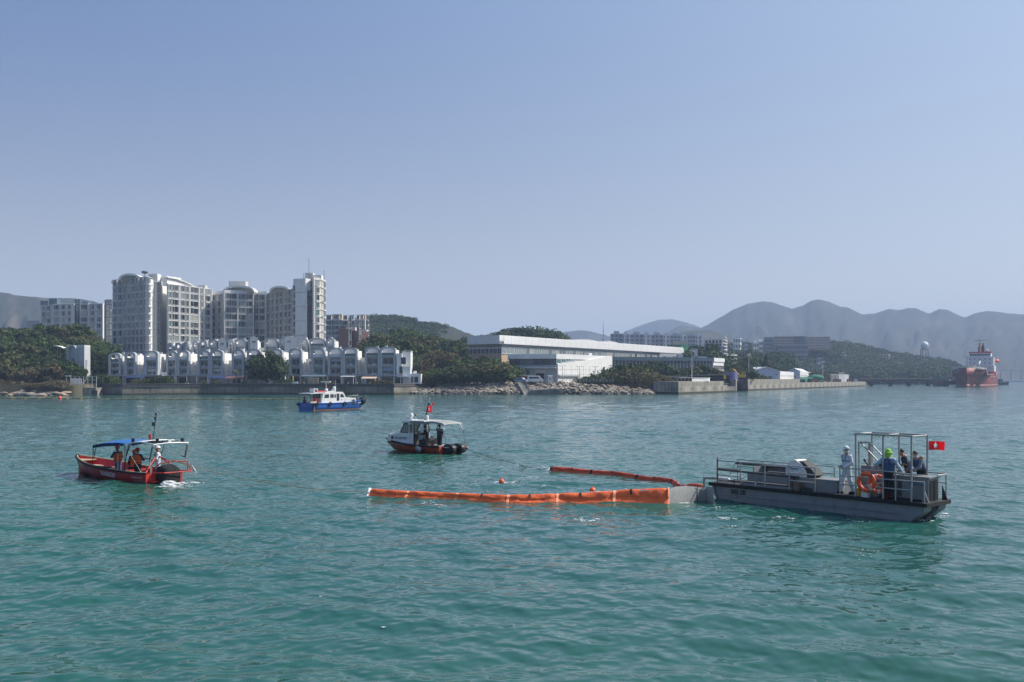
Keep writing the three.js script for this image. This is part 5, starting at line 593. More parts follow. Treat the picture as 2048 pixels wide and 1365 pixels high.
// ---------- far blocks ----------
function farBlock(label, u0, u1, D, y0, v, m, { floors = 8, n = 4, side = 0, wm = M.panes[0], category = 'apartment block', name = 'apartment_block', roof = 1, group, ledge } = {}) {
  const o = block(name, label, category, side ? [[u0, D], [u1, D - 3], [u1 + side, D + side * 2.6], [u1 + side * 0.6, D + 26], [u0, D + 24]] : [[u0, D], [u1, D - 3], [u1, D + 20], [u0, D + 22]], y0, Y(v, D), m, group), fh = o.H / floors, put = (a, b, k) => { const F = face(o, a, b); if (ledge) for (let i = 0; i < floors; i++) mesh('ledge', [F.g(bx(F.l, 0.9, 1.2, 0, 0, 0.6), F.l / 2, (i + 1) * fh - 0.45)], ledge, o); for (let i = 0; i < floors; i++) for (let j = 0; j < k; j++) addWindow(o, F, (j + 0.5) / k * F.l, (i + 0.55) * fh, 'flat', +(F.l / k * 0.68).toFixed(1), +(fh * 0.6).toFixed(1), M.farwall, wm); };
  put(o.P[0], o.P[1], n); if (side) put(o.P[1], o.P[2], Math.max(1, Math.round(n / 2))); if (roof) mesh('roof_house', [bx((X(u1, D) - X(u0, D)) * 0.4, 3, 6, 0, o.H + 1.5, -2)], m, o); return o;
}
const AL = ['leftmost', 'second', 'third', 'fourth', 'fifth'];
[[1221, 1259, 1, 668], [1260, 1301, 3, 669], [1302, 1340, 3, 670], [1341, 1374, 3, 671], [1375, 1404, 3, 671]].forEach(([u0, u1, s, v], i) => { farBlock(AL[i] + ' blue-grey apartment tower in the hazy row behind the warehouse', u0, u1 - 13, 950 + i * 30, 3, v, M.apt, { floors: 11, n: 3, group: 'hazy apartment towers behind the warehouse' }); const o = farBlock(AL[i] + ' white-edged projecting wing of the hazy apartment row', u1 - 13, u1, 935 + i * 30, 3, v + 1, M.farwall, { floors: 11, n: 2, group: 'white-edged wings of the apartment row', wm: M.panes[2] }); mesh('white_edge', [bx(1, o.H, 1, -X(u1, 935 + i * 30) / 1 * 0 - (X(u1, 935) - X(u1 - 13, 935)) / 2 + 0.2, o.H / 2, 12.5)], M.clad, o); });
farBlock('slim white tower block on the wooded slope', 1447, 1452, 1000, 20, 676, M.white, { floors: 9, n: 1, side: 3 }); farBlock('white villa block with a pale roof on the wooded slope', 1467, 1481, 1050, 24, 677, M.white, { floors: 4, n: 3, side: 2.5, roof: 0 }); farBlock('pale green-grey tower block half sunk in trees', 1489, 1497, 1000, 14, 683, M.farwall, { floors: 7, n: 2 }); farBlock('stepped white block beside the dark slope', 1506, 1518, 1020, 18, 686, M.white, { floors: 4, n: 3 }); farBlock('white block next to the stepped one', 1518.5, 1527, 1015, 18, 683.5, M.white, { floors: 5, n: 2 });
farBlock('dark left wing of the big terraced complex on the headland', 1528, 1547, 1000, 20, 675, M.fardark, { floors: 7, n: 6, roof: 0, wm: M.panes[4] }); farBlock('middle wing of the terraced complex with bright balconies', 1547.5, 1594, 995, 28, 673, M.fardark, { floors: 7, n: 9, wm: M.panes[3], roof: 0, ledge: M.peach }); farBlock('low front wing of the terraced complex', 1556, 1616, 985, 24, 690, M.fardark, { floors: 3, n: 12, roof: 0, ledge: M.farwall }); farBlock('dark blue right wing of the terraced complex', 1590, 1612, 990, 28, 673, M.fardark, { floors: 7, n: 5, roof: 0 });
farBlock('pale ribbed block at the right end of the terraced complex', 1612.5, 1661, 1000, 34, 674, M.peach, { floors: 5, n: 10, roof: 0, wm: M.fardark }).children.forEach((k) => {}); 
farBlock('small white stepped house on the wooded headland', 1678, 1692, 1010, 15, 710, M.white, { floors: 4, n: 3, side: 3, category: 'house', name: 'house' }); farBlock('cream house among trees on the headland crest', 1756, 1778, 1040, 18, 709, M.peach, { floors: 3, n: 4, side: 3, category: 'house', name: 'house', roof: 0 }); farBlock('white building at the foot of the radome tower', 1857, 1866, 1040, 4, 734, M.white, { floors: 3, n: 2, category: 'building', name: 'building', roof: 0 });
farBlock('small white house near the crest right of the terraced complex', 1668, 1676, 1040, 24, 700, M.white, { floors: 3, n: 2, category: 'house', name: 'house', roof: 0 }); farBlock('pale house low on the wooded headland above the dock', 1634, 1643, 960, 8, 716, M.white, { floors: 3, n: 2, category: 'house', name: 'house', roof: 0 }); farBlock('pale small block at the end of the headland crest houses', 1780, 1790, 1050, 18, 713, M.farwall, { floors: 3, n: 2, roof: 0 });
farBlock('blue-grey flats low on the dark hillside at the far left', 52, 78, 900, 50, 642, M.fardark, { floors: 3, n: 5, roof: 0 });
{ // radome
  const D = 1020, o = thing('radome_tower', 'white radome ball on a slim lattice tower above the headland', 'radar tower', V(X(1849.5, D), 14, -D)), h = Y(699, D) - 14, s = 2.6; for (const [x, z] of [[-s, -s], [s, -s], [s, s], [-s, s]]) mesh('leg', [bar(V(x * 1.15, 0, z * 1.15), V(x, h, z), 0.42)], M.dark, o); for (let i = 1; i < 6; i++) { mesh('cross_beam', [bx(2 * s, 0.25, 0.25, 0, h * i / 6, s), bx(2 * s, 0.25, 0.25, 0, h * i / 6, -s)], M.trim, o); mesh('brace', [bar(V(-s, h * (i - 1) / 6, s), V(s, h * i / 6, s), 0.2)], M.dark, o); } mesh('platform', [cyl(3.2, 1.4, 0, h - 0.6, 0, 3.6)], M.trim, o); mesh('base_house', [bx(6, 5, 6, 0, 2.5, 0)], M.fardark, o); mesh('radome', [ball(3.9, 0, h + 4, 0, 1, 1, 1, 24)], M.radome, o); }
// ---------- jetty ----------
{
  const D = 660, o = thing('jetty', 'long dark pier on square piles running from the dock to the tanker', 'jetty', V(X(1722, D), 0, -D)), k = D / FOC, x = (u) => (u - 1722) * k; mesh('deck', [bx(x(1866), 1.6, 6, x(1866) / 2, 3.3, 0)], M.dark, o); for (const u of [1743, 1781, 1818, 1857]) { mesh('pile', [bx(1.6, 3.6, 3, x(u), 1.1, 0)], M.dark, o); mesh('pile_cap', [bx(3, 0.9, 4.4, x(u), 2.2, 0)], M.dark, o); } mesh('pipe', [bar(V(0, 4.6, 1), V(x(1866), 4.6, 1), 0.3), bar(V(0, 4.5, -1), V(x(1866), 4.5, -1), 0.25)], M.rust, o); for (let i = 0; i < 16; i++) mesh('rail_post', [bx(0.15, 1.2, 0.15, 1 + i * 3, 4.7, 2.8)], M.rust, o);
  const p = thing('berth_platform', 'dark berthing platform with rusty dolphins beside the tanker', 'jetty', V(X(1862, 640), 0, -640)); mesh('platform', [bx(17, 2.2, 8, 8.5, 2.4, 0)], M.dark, p); for (let i = 0; i < 5; i++) mesh('dolphin', [bx(1.6, 4.4, 2, 1 + i * 1.9, 1.2, 4.2)], i < 3 ? M.rust : M.dark, p); mesh('gangway_frame', pipe([V(8, 3.5, 2), V(10, 7, 2), V(14, 5.2, 2)], 0.3), M.rust, p); mesh('shore_box', [bx(2.4, 2, 2, 5.8, 4.5, 0)], M.rust, p); mesh('white_drum', [cyl(0.5, 1, 11, 3.5, 3)], M.white, p);
  const q = thing('breakwater', 'low pale breakwater line on the water beyond the tanker', 'breakwater', V(X(2080, 1500), 0, -1500)); mesh('wall', [bx(120, 4.5, 8, 0, 0, 0)], M.farwall, q); mesh('parapet', [bx(120, 1, 1.2, 0, 2.7, 2)], M.white, q);
  const b = thing('bridge', 'thin dark trestle bridge line in the haze behind the tanker', 'bridge', V(X(2080, 1700), 0, -1700)); mesh('deck', [bx(150, 1.0, 8, 0, Y(741, 1700), 0)], M.farwall, b); for (let i = 0; i < 9; i++) mesh('pier', [bx(0.6, Y(742, 1700), 2, -66 + i * 17, Y(742, 1700) / 2, 0)], M.farwall, b);
  const w = thing('work_boat', 'small dark work boat just right of the tanker stern', 'boat', V(X(2003, 760), 0, -760), 0.3); mesh('hull', [slab([[-5, 0], [5, 0], [6, 2.4], [-5.4, 1.8]], -1.8, 1.8, 0.2)], M.blackp, w); mesh('wheelhouse', [bx(3, 2.6, 2.6, -1, 3.2, 0)], M.slate, w); mesh('mast', [bar(V(-1, 4.5, 0), V(-1, 8, 0), 0.12)], M.blackp, w);
}
// ---------- tanker ----------
{
  // local x runs from the bow (0) aft (100), z across; bow towards the camera and a little left
  const D0 = 592, TS = 1.1, o = thing('tanker', 'red-hulled tanker with white bridge house, moored at the jetty', 'ship', V(X(1934, D0), 0, -D0), Math.atan2(0.866, 0.5)), Bm = 9.1, SL = [0, 1.5, 4, 8, 14, 24, 40, 60, 80, 92, 98, 100];
  const ring = (s) => { const f = clamp(s / 20, 0, 1), full = Math.pow(Math.sin(f * Math.PI / 2), 0.62), aft = s > 88 ? 1 - 0.12 * ((s - 88) / 12) ** 2 : 1, wl = Math.pow(Math.sin(clamp((s - 2.5) / 36, 0, 1) * Math.PI / 2), 1.05) * aft, top = s < 17 ? 10.3 + 0.9 * (1 - s / 17) : s > 76 ? 9.4 : 6.6, bt = Bm * Math.max(0.03, full) * aft, bw = Bm * Math.max(0.03, wl), R = []; const q = [[0, bw * 0.92, -1.5], [1, bw, 0], [2, lerp(bw, bt, 0.1), 2.4], [3, lerp(bw, bt, 0.3), 5], [4, lerp(bw, bt, 0.48), Math.min(top, 7.4) - 0.6], [5, bt, top]]; const fw = s < 6 ? 1 : 0; for (const [i, b, y] of q) R.push(V(s - fw * (i / 5) ** 1.5 * (6 - s) * 0.65, y, b)); for (const [i, b, y] of q.slice().reverse()) R.push(V(s - fw * (i / 5) ** 1.5 * (6 - s) * 0.65, y, -b)); return R; };
  const SS = []; for (const s of SL) { SS.push(s); if (s === 14) SS.push(16.9, 17.1); if (s === 60) SS.push(75.9, 76.1); } const rings = SS.map(ring);
  mesh('hull', [loft(rings, true, true)], M.ship, o); mesh('boot_topping', [loft(SS.map((s) => { const r = ring(s); return [0, 1, 2, 9, 10, 11].map((k) => { const p = r[k].clone(); p.z *= 1.01; if (k === 2 || k === 9) { const l = r[k === 2 ? 1 : 10]; p.lerp(l, 0.45); p.z *= 1.015; } return p; }); }), false, false)], M.shipd, o);
  o.scale.set(1.02, 1, TS);
  mesh('bulb', [ball(2.2, 1.5, 0.1, 0, 2.2, 0.85, 0.9)], M.shipd, o);
  mesh('forecastle_deck', [prism([[0, 0], [3, -4.6], [8, -7.4], [17, -8.5], [17, 8.5], [8, 7.4], [3, 4.6]], 10.35, 10.5)], M.shipw, o); mesh('bulwark', [loft([0, 1.5, 4, 8, 14, 17].map((s) => { const p = ring(s)[5]; return [V(p.x, p.y, p.z), V(p.x - 0.1, p.y + 0.9, p.z * 1.01)]; }), false, false), loft([0, 1.5, 4, 8, 14, 17].map((s) => { const p = ring(s)[6]; return [V(p.x, p.y, p.z), V(p.x - 0.1, p.y + 0.9, p.z * 1.01)]; }), false, false)], M.offwhite, o);
  mesh('foremast', [bar(V(9, 10, 0), V(9, 20.5, 0), 0.32, 0.18)], M.shipw, o); for (const z of [-3, 3]) mesh('windlass', [cyl(0.9, 1.3, 6, 10.5, z)], M.offwhite, o); mesh('fore_house', [bx(3, 2.2, 6, 13, 11.6, 0)], M.offwhite, o);
  for (let i = 0; i < 6; i++) mesh('deck_pipe', [bar(V(22, 7.6 + 0.0 * i, -4 + i * 1.6), V(76, 7.6, -4 + i * 1.6), 0.25)], M.rust, o); for (let i = 0; i < 12; i++) mesh('tank_vent', [cyl(0.35, 2.2, 24 + i * 4.2, 6.6, i % 2 ? 5 : -5)], i % 3 ? M.rust : M.offwhite, o); mesh('manifold', [bx(6, 2.4, 13, 48, 8, 0)], M.rust, o); mesh('deck_rail', [bx(58, 0.12, 0.12, 46.5, 7.7, 8.4), bx(58, 0.12, 0.12, 46.5, 7.2, 8.4), bx(58, 0.12, 0.12, 46.5, 7.7, -8.4)], M.offwhite, o); mesh('crane', pipe([V(50, 7, 2), V(50, 14, 2), V(58, 16, 2)], 0.4), M.offwhite, o);
  mesh('bridge_house', [bx(15, 4, 16, 85, 11.4, 0), bx(13, 3, 15, 85.5, 14.9, 0), bx(11, 2.6, 14.6, 86, 17.7, 0)], M.shipw, o); mesh('wheelhouse', [bx(8, 2.8, 12, 85.5, 20.4, 0), bx(3.5, 0.5, 19, 83.5, 19.3, 0)], M.shipw, o); for (let i = 0; i < 8; i++) mesh('wheelhouse_window', [bx(0.2, 1.1, 1.1, 81.42, 20.7, -4.9 + i * 1.4)], M.glassb, o); for (let j = 0; j < 3; j++) for (let i = 0; i < 5; i++) mesh('porthole', [bx(0.2, 0.7, 0.6, [77.42, 78.92, 80.42][j], [12, 15.2, 17.8][j], -5.6 + i * 2.8)], M.glassb, o);
  mesh('monkey_island', [bx(7, 0.9, 12.4, 85.5, 22.2, 0)], M.redb, o); mesh('mast', [bar(V(84, 22, 0), V(84, 31, 0), 0.5, 0.25), bx(0.3, 0.4, 8, 84, 30.4, 0), bx(0.3, 0.3, 4, 84, 27.6, 0)], M.peach, o); mesh('funnel', [slab([[90, 16], [95, 16], [94.5, 26], [90.5, 26]], -1.7, 1.7, 0.4)], M.blackp, o); mesh('funnel_pipe', [cyl(0.5, 3, 91.5, 25.6, -0.8), cyl(0.5, 3, 93.5, 25.6, 0.8)], M.blackp, o); mesh('satellite_dome', [ball(0.9, 87, 23.6, 3.5)], M.shipw, o); mesh('lifeboat', [ball(1.2, 88, 16.6, 9, 2.6, 1, 1)], M.buoy, o); mesh('anchor', [bx(0.8, 1.6, 1, 4.2, 6.6, 6.3), bx(0.8, 1.6, 1, 4.2, 6.6, -6.3)], M.rust, o);
  for (const [l, a, z] of [['pale mooring line from the tanker bow down to the berth platform', V(X(1880, 630), 4, -630), -4]]) { const b = o.localToWorld(V(3, 9.6, z).add(V(0, 0, 0))); o.updateMatrixWorld(); const c = o.localToWorld(V(3, 9.6, z)); tag(mesh('mooring_line', [tube([a, a.clone().lerp(c, 0.5).add(V(0, -0.6, 0)), c], 0.13, 16, 5)], M.offwhite), l, 'rope'); }
}
// ---------- people ----------
// a body is a chain of tapered capsules joined by a smooth minimum, turned into one surface by surface nets
function netMesh(f, lo, hi, cell) {
  const n = [0, 1, 2].map((k) => Math.ceil((hi[k] - lo[k]) / cell[k]) + 2), S = new Float32Array(n[0] * n[1] * n[2]), id = new Int32Array(S.length).fill(-1), p = [], idx = [], at3 = (x, y, z) => (z * n[1] + y) * n[0] + x;
  for (let z = 0; z < n[2]; z++) for (let y = 0; y < n[1]; y++) for (let x = 0; x < n[0]; x++) S[at3(x, y, z)] = f(lo[0] + x * cell[0], lo[1] + y * cell[1], lo[2] + z * cell[2]);
  for (let z = 0; z < n[2] - 1; z++) for (let y = 0; y < n[1] - 1; y++) for (let x = 0; x < n[0] - 1; x++) {
    let c = 0, sx = 0, sy = 0, sz = 0; const v = (k) => S[at3(x + (k & 1), y + ((k >> 1) & 1), z + (k >> 2))];
    for (let a = 0; a < 8; a++) for (const b of [1, 2, 4]) if (!(a & b)) { const s = v(a), t = v(a | b); if ((s < 0) !== (t < 0)) { const m = s / (s - t); sx += (a & 1) + (b === 1 ? m : 0); sy += ((a >> 1) & 1) + (b === 2 ? m : 0); sz += (a >> 2) + (b === 4 ? m : 0); c++; } }
    if (c) { id[at3(x, y, z)] = p.length / 3; p.push(lo[0] + (x + sx / c) * cell[0], lo[1] + (y + sy / c) * cell[1], lo[2] + (z + sz / c) * cell[2]); }
  }
  const quad = (a, b, c, d, flip) => { if (Math.min(a, b, c, d) < 0) return; flip ? idx.push(a, c, b, a, d, c) : idx.push(a, b, c, a, c, d); };
  for (let z = 1; z < n[2] - 1; z++) for (let y = 1; y < n[1] - 1; y++) for (let x = 1; x < n[0] - 1; x++) {
    const s = S[at3(x, y, z)] < 0; let t;
    t = S[at3(x + 1, y, z)] < 0; if (s !== t) quad(id[at3(x, y - 1, z - 1)], id[at3(x, y, z - 1)], id[at3(x, y, z)], id[at3(x, y - 1, z)], !s);
    t = S[at3(x, y + 1, z)] < 0; if (s !== t) quad(id[at3(x - 1, y, z - 1)], id[at3(x - 1, y, z)], id[at3(x, y, z)], id[at3(x, y, z - 1)], !s);
    t = S[at3(x, y, z + 1)] < 0; if (s !== t) quad(id[at3(x - 1, y - 1, z)], id[at3(x, y - 1, z)], id[at3(x, y, z)], id[at3(x - 1, y, z)], !s);
  }
  const g = new THREE.BufferGeometry(); g.setAttribute('position', new THREE.Float32BufferAttribute(p, 3)); g.setIndex(idx); g.computeVertexNormals(); return g;
}
function capsField(bones, grow = 0, k = 0.035) {    // bones: [a, b, ra, rb]
  const B = bones.map(([a, b, ra, rb]) => { const d = V(0, 0, 0).subVectors(b, a); return [a.x, a.y, a.z, d.x, d.y, d.z, Math.max(1e-8, d.lengthSq()), ra + grow, rb + grow]; });
  return (x, y, z) => { let m = 1; for (const b of B) { const px = x - b[0], py = y - b[1], pz = z - b[2], t = clamp((px * b[3] + py * b[4] + pz * b[5]) / b[6], 0, 1), d = Math.hypot(px - t * b[3], py - t * b[4], pz - t * b[5]) - (b[7] + (b[8] - b[7]) * t), h = Math.max(0, k - Math.abs(m - d)) / k; m = Math.min(m, d) - h * h * k * 0.25; } return m; };
}
function fieldMesh(bones, grow, cell, cut) {
  const lo = [9, 9, 9], hi = [-9, -9, -9]; for (const [a, b, ra, rb] of bones) for (const [q, r] of [[a, ra], [b, rb]]) ['x', 'y', 'z'].forEach((c, i) => { lo[i] = Math.min(lo[i], q[c] - r - grow - 0.03); hi[i] = Math.max(hi[i], q[c] + r + grow + 0.03); });
  const f = capsField(bones, grow, cell < 0.006 ? 0.008 : 0.035); return netMesh(cut ? (x, y, z) => Math.max(f(x, y, z), cut(x, y, z)) : f, lo, hi, [cell, cell * 1.3, cell]);
}
const HEAD = (() => {      // chin at 0, crown near 0.235, facing +z
  const e = (x, y, z, cx, cy, cz, a, b, c) => (Math.hypot((x - cx) / a, (y - cy) / b, (z - cz) / c) - 1) * Math.min(a, b, c), sm = (a, b, k) => { const h = Math.max(0, k - Math.abs(a - b)) / k; return Math.min(a, b) - h * h * k * 0.25; };
  return netMesh((x, y, z) => { let d = e(x, y, z, 0, 0.15, -0.01, 0.074, 0.085, 0.094); d = sm(d, e(x, y, z, 0, 0.07, 0.035, 0.056, 0.07, 0.056), 0.03); d = sm(d, e(x, y, z, 0, 0.022, 0.062, 0.026, 0.018, 0.022), 0.02); d = sm(d, e(x, y, z, 0, 0.09, 0.098, 0.013, 0.026, 0.019), 0.014); d = sm(d, e(x, y, z, 0, 0.137, 0.078, 0.05, 0.009, 0.012), 0.014); d = sm(d, e(x, y, z, 0, 0.049, 0.087, 0.022, 0.007, 0.008), 0.008); for (const s of [-1, 1]) { d = sm(d, e(x, y, z, s * 0.077, 0.11, -0.005, 0.01, 0.032, 0.02), 0.01); d = Math.max(d, -e(x, y, z, s * 0.032, 0.118, 0.094, 0.015, 0.009, 0.012)); d = sm(d, e(x, y, z, s * 0.032, 0.118, 0.078, 0.012, 0.012, 0.012), 0.004); } return d; }, [-0.11, -0.02, -0.13], [0.11, 0.26, 0.14], [0.0045, 0.0045, 0.0045]);
})();
const HANDG = (() => {       // wrist at the origin, fingers along -y, palm towards +z, thumb at +x; curled as round a rail
  const b = [[V(-0.022, -0.02, 0), V(-0.026, -0.085, 0.002), 0.017, 0.016], [V(0, -0.01, 0), V(0, -0.085, 0.002), 0.02, 0.017], [V(0.02, -0.02, 0), V(0.026, -0.08, 0.002), 0.017, 0.016]], L = [0.066, 0.077, 0.072, 0.056];
  [0.03, 0.01, -0.011, -0.03].forEach((x, i) => { let p = V(x, -0.088 + (i === 3 ? 0.006 : 0), 0.003), a = 0.5; for (let k = 0; k < 3; k++) { const l = L[i] * [0.45, 0.32, 0.26][k], q = V(p.x, p.y - Math.cos(a) * l, p.z + Math.sin(a) * l); b.push([p, q, 0.0092 - k * 0.001, 0.0085 - k * 0.001]); p = q; a += 0.55; } });
  b.push([V(0.026, -0.03, 0.004), V(0.05, -0.06, 0.02), 0.013, 0.011], [V(0.05, -0.06, 0.02), V(0.052, -0.088, 0.036), 0.0105, 0.0095]);
  return fieldMesh(b, 0, 0.0045);
})();
const COLS = {};
// pose: joints in metres, feet at y = 0, facing +z
function person(label, pos, ry, q = {}) {   // q.s scales the figure
  const o = thing("person", label, "person", pos, ry); o.scale.setScalar(q.s ?? 0.97); const lean = q.lean ?? 0, J = { pel: V(0, 0.93, 0), chest: V(0, 1.24, lean), neck: V(0, 1.44, lean * 1.3 + 0.0), head: V(0, 1.5, lean * 1.5 + 0.015), ...(q.J || {}) };
  for (const [s, k] of [[-1, 'L'], [1, 'R']]) { J['sh' + k] ??= V(s * 0.185, 1.385, lean * 1.2); J['el' + k] ??= V(s * 0.245, 1.12, lean - 0.02); J['wr' + k] ??= V(s * 0.22, 0.9, lean + 0.1); J['hip' + k] ??= V(s * 0.085, 0.9, 0); J['kn' + k] ??= V(s * 0.1, 0.49, 0.02); J['an' + k] ??= V(s * 0.11, 0.085, -0.02); J['to' + k] ??= J['an' + k].clone().add(V(s * 0.02, -0.045, 0.15)); }
  const torso = [[J.pel.clone().add(V(-0.06, 0, 0)), J.chest.clone().add(V(-0.075, 0, 0)), 0.105, 0.115], [J.pel.clone().add(V(0.06, 0, 0)), J.chest.clone().add(V(0.075, 0, 0)), 0.105, 0.115], [J.chest.clone().add(V(-0.08, 0.02, 0)), J.neck.clone().add(V(-0.07, -0.08, 0)), 0.11, 0.075], [J.chest.clone().add(V(0.08, 0.02, 0)), J.neck.clone().add(V(0.07, -0.08, 0)), 0.11, 0.075], [J.shL, J.neck.clone().add(V(-0.03, -0.03, 0)), 0.058, 0.055], [J.shR, J.neck.clone().add(V(0.03, -0.03, 0)), 0.058, 0.055]];
  const neck = [[J.neck.clone().add(V(0, -0.04, 0)), J.head.clone().add(V(0, 0.06, 0)), 0.06, 0.056]], up = [], fore = [], thigh = [], calf = [], foot = [];
  for (const k of 'LR') { up.push([J['sh' + k], J['el' + k], 0.056, 0.044]); fore.push([J['el' + k], J['wr' + k], 0.043, 0.029]); thigh.push([J['hip' + k], J['kn' + k], 0.088, 0.06]); calf.push([J['kn' + k], J['an' + k].clone().lerp(J['kn' + k], 0.65), 0.056, 0.058], [J['an' + k].clone().lerp(J['kn' + k], 0.65), J['an' + k], 0.058, 0.04]); foot.push([J['an' + k].clone().add(V(0, -0.035, -0.02)), J['to' + k], 0.045, 0.036]); }
  const hg = HEAD.clone().rotateX(q.nod ?? 0).rotateZ(q.tilt ?? 0).rotateY(q.turn ?? 0).translate(J.head.x, J.head.y, J.head.z);
  const hands = 'LR'.split('').map((k) => { const d = V(0, 0, 0).subVectors(J['wr' + k], J['el' + k]).normalize(); const h = HANDG.clone(); if (k === 'L') h.rotateY(-0.9); else { h.scale(-1, 1, 1); h.rotateY(0.9); h.setIndex([...h.index.array].reverse()); h.computeVertexNormals(); } return h.applyQuaternion(new THREE.Quaternion().setFromUnitVectors(V(0, -1, 0), d)).translate(J['wr' + k].x, J['wr' + k].y, J['wr' + k].z); });
  mesh('body', [fieldMesh([...torso, ...neck, ...up, ...fore, ...thigh, ...calf, ...foot], 0, 0.013), hg, ...hands], M.skin, o);
  const wrinkle = (x, y, z) => 0; mesh(q.topName ?? 'shirt', [fieldMesh(q.sleeves === 'short' ? [...torso, ...up.map(([a, b, r1, r2]) => [a, b.clone().lerp(a, 0.2), r1, r2 + 0.012])] : [...torso, ...up, ...fore.map(([a, b, r1, r2]) => [a, b.clone().lerp(a, 0.05), r1, r2 + 0.006])], 0.014, 0.013, (x, y, z) => Math.max(y - J.neck.y - 0.015, J.pel.y - (q.hem ?? 0.06) - y))], q.top ?? M.wuni, o);
  mesh('trousers', [fieldMesh([[torso[0][0], torso[0][0].clone().lerp(torso[0][1], 0.2), 0.105, 0.105], [torso[1][0], torso[1][0].clone().lerp(torso[1][1], 0.2), 0.105, 0.105], ...thigh, ...(q.shorts ? [] : calf)], q.shorts ? 0.03 : 0.019, 0.013)], q.bottom ?? M.wuni, o);
  mesh('shoe', [fieldMesh([foot[0]], 0.014, 0.01)], q.shoe ?? M.rubber, o); mesh('shoe', [fieldMesh([foot[1]], 0.014, 0.01)], q.shoe ?? M.rubber, o);
  const T2 = (gs) => gs.map((g) => g.rotateX(q.nod ?? 0).rotateZ(q.tilt ?? 0).rotateY(q.turn ?? 0).translate(J.head.x, J.head.y, J.head.z));
  mesh('eye', T2([ball(0.0085, -0.032, 0.118, 0.0855, 1, 0.8, 0.6, 8)]), M.hair, o); mesh('eye', T2([ball(0.0085, 0.032, 0.118, 0.0855, 1, 0.8, 0.6, 8)]), M.hair, o);
  mesh('hair', T2([new THREE.SphereGeometry(0.1, 18, 12, 0, 6.284, 0, 1.75).scale(0.81, 0.93, 0.98).rotateX(-0.42).translate(0, 0.158, -0.016)]), M.hair, o);
  if (q.hat === 'cap') { mesh('cap', T2([new THREE.SphereGeometry(0.104, 18, 8, 0, 6.284, 0, 1.5).scale(0.9, 1.0, 1.04).translate(0, 0.172, -0.005), new THREE.CylinderGeometry(0.1, 0.1, 0.016, 18).scale(0.92, 1, 1.06).translate(0, 0.175, -0.005)]), M.wuni, o); mesh('visor', T2([slab([[-0.08, 0], [0.08, 0], [0.06, 0.07], [0, 0.09], [-0.06, 0.07]], -0.006, 0.006).rotateX(Math.PI / 2 + 0.25).translate(0, 0.168, 0.085)]), M.wuni, o); }
  if (q.hat === 'helmet') { mesh('helmet', T2([new THREE.SphereGeometry(0.122, 18, 9, 0, 6.284, 0, 1.62).scale(0.95, 1, 1.1).translate(0, 0.155, -0.005), new THREE.TorusGeometry(0.118, 0.012, 6, 20).rotateX(Math.PI / 2).scale(0.97, 1, 1.14).translate(0, 0.152, 0)]), q.hatM ?? M.helmet, o); mesh('helmet_peak', T2([slab([[-0.08, 0], [0.08, 0], [0.05, 0.05], [-0.05, 0.05]], -0.005, 0.005).rotateX(Math.PI / 2 + 0.2).translate(0, 0.152, 0.12)]), q.hatM ?? M.helmet, o); mesh('chin_strap', T2([new THREE.TorusGeometry(0.1, 0.008, 5, 18, 3.3).rotateZ(Math.PI - 0.08).scale(0.8, 1.2, 1).translate(0, 0.13, 0.02)]), M.rubber, o); }
  if (q.hat === 'bucket') { mesh('sun_hat', T2([new THREE.SphereGeometry(0.112, 18, 8, 0, 6.284, 0, 1.5).scale(0.95, 1.08, 1.05).translate(0, 0.16, -0.005), lathe([[0.1, 0.17], [0.15, 0.13], [0.165, 0.12], [0.155, 0.125], [0.098, 0.165]], 18)]), M.lime, o); mesh('neck_flap', T2([new THREE.CylinderGeometry(0.115, 0.15, 0.2, 16, 2, true, 2.0, 2.3).translate(0, 0.06, 0.0)]), M.lime, o); }
  if (q.mask) mesh('face_mask', T2([ball(0.062, 0, 0.062, 0.05, 0.98, 0.82, 1.02, 12), new THREE.TorusGeometry(0.075, 0.003, 4, 16, 3.2).rotateX(Math.PI / 2).rotateY(0.1).translate(0, 0.075, 0.02)]), M.mask, o);
  if (q.vest) { const vt = [torso[0], torso[1], torso[2], torso[3]].map(([a, b, r1, r2]) => [a.clone(), b, r1, r2]); mesh(q.vestName ?? 'life_vest', [fieldMesh(vt, q.vestT ?? 0.045, 0.013, (x, y, z) => Math.max(y - J.neck.y + 0.02, J.pel.y + 0.03 - y))], q.vest, o); if (!q.noBelt) for (const y of [0.1, 0.26]) mesh('belt', [new THREE.TorusGeometry(0.165, 0.014, 5, 22).rotateX(Math.PI / 2).scale(1.38, 1, 1.02).translate(J.pel.x, J.pel.y + y, lerp(J.pel.z, J.chest.z, y / 0.31))], M.rubber, o); }
  if (q.straps) mesh('strap', [new THREE.TorusGeometry(0.17, 0.016, 5, 22).rotateX(Math.PI / 2).scale(1.3, 1, 0.92).translate(0, J.chest.y - 0.02, J.chest.z), new THREE.TorusGeometry(0.16, 0.015, 5, 18).rotateY(1.57).scale(1, 0.9, 0.95).translate(-0.1, 1.33, lean), new THREE.TorusGeometry(0.16, 0.015, 5, 18).rotateY(1.57).scale(1, 0.9, 0.95).translate(0.1, 1.33, lean)], M.rubber, o);
  return o;
}
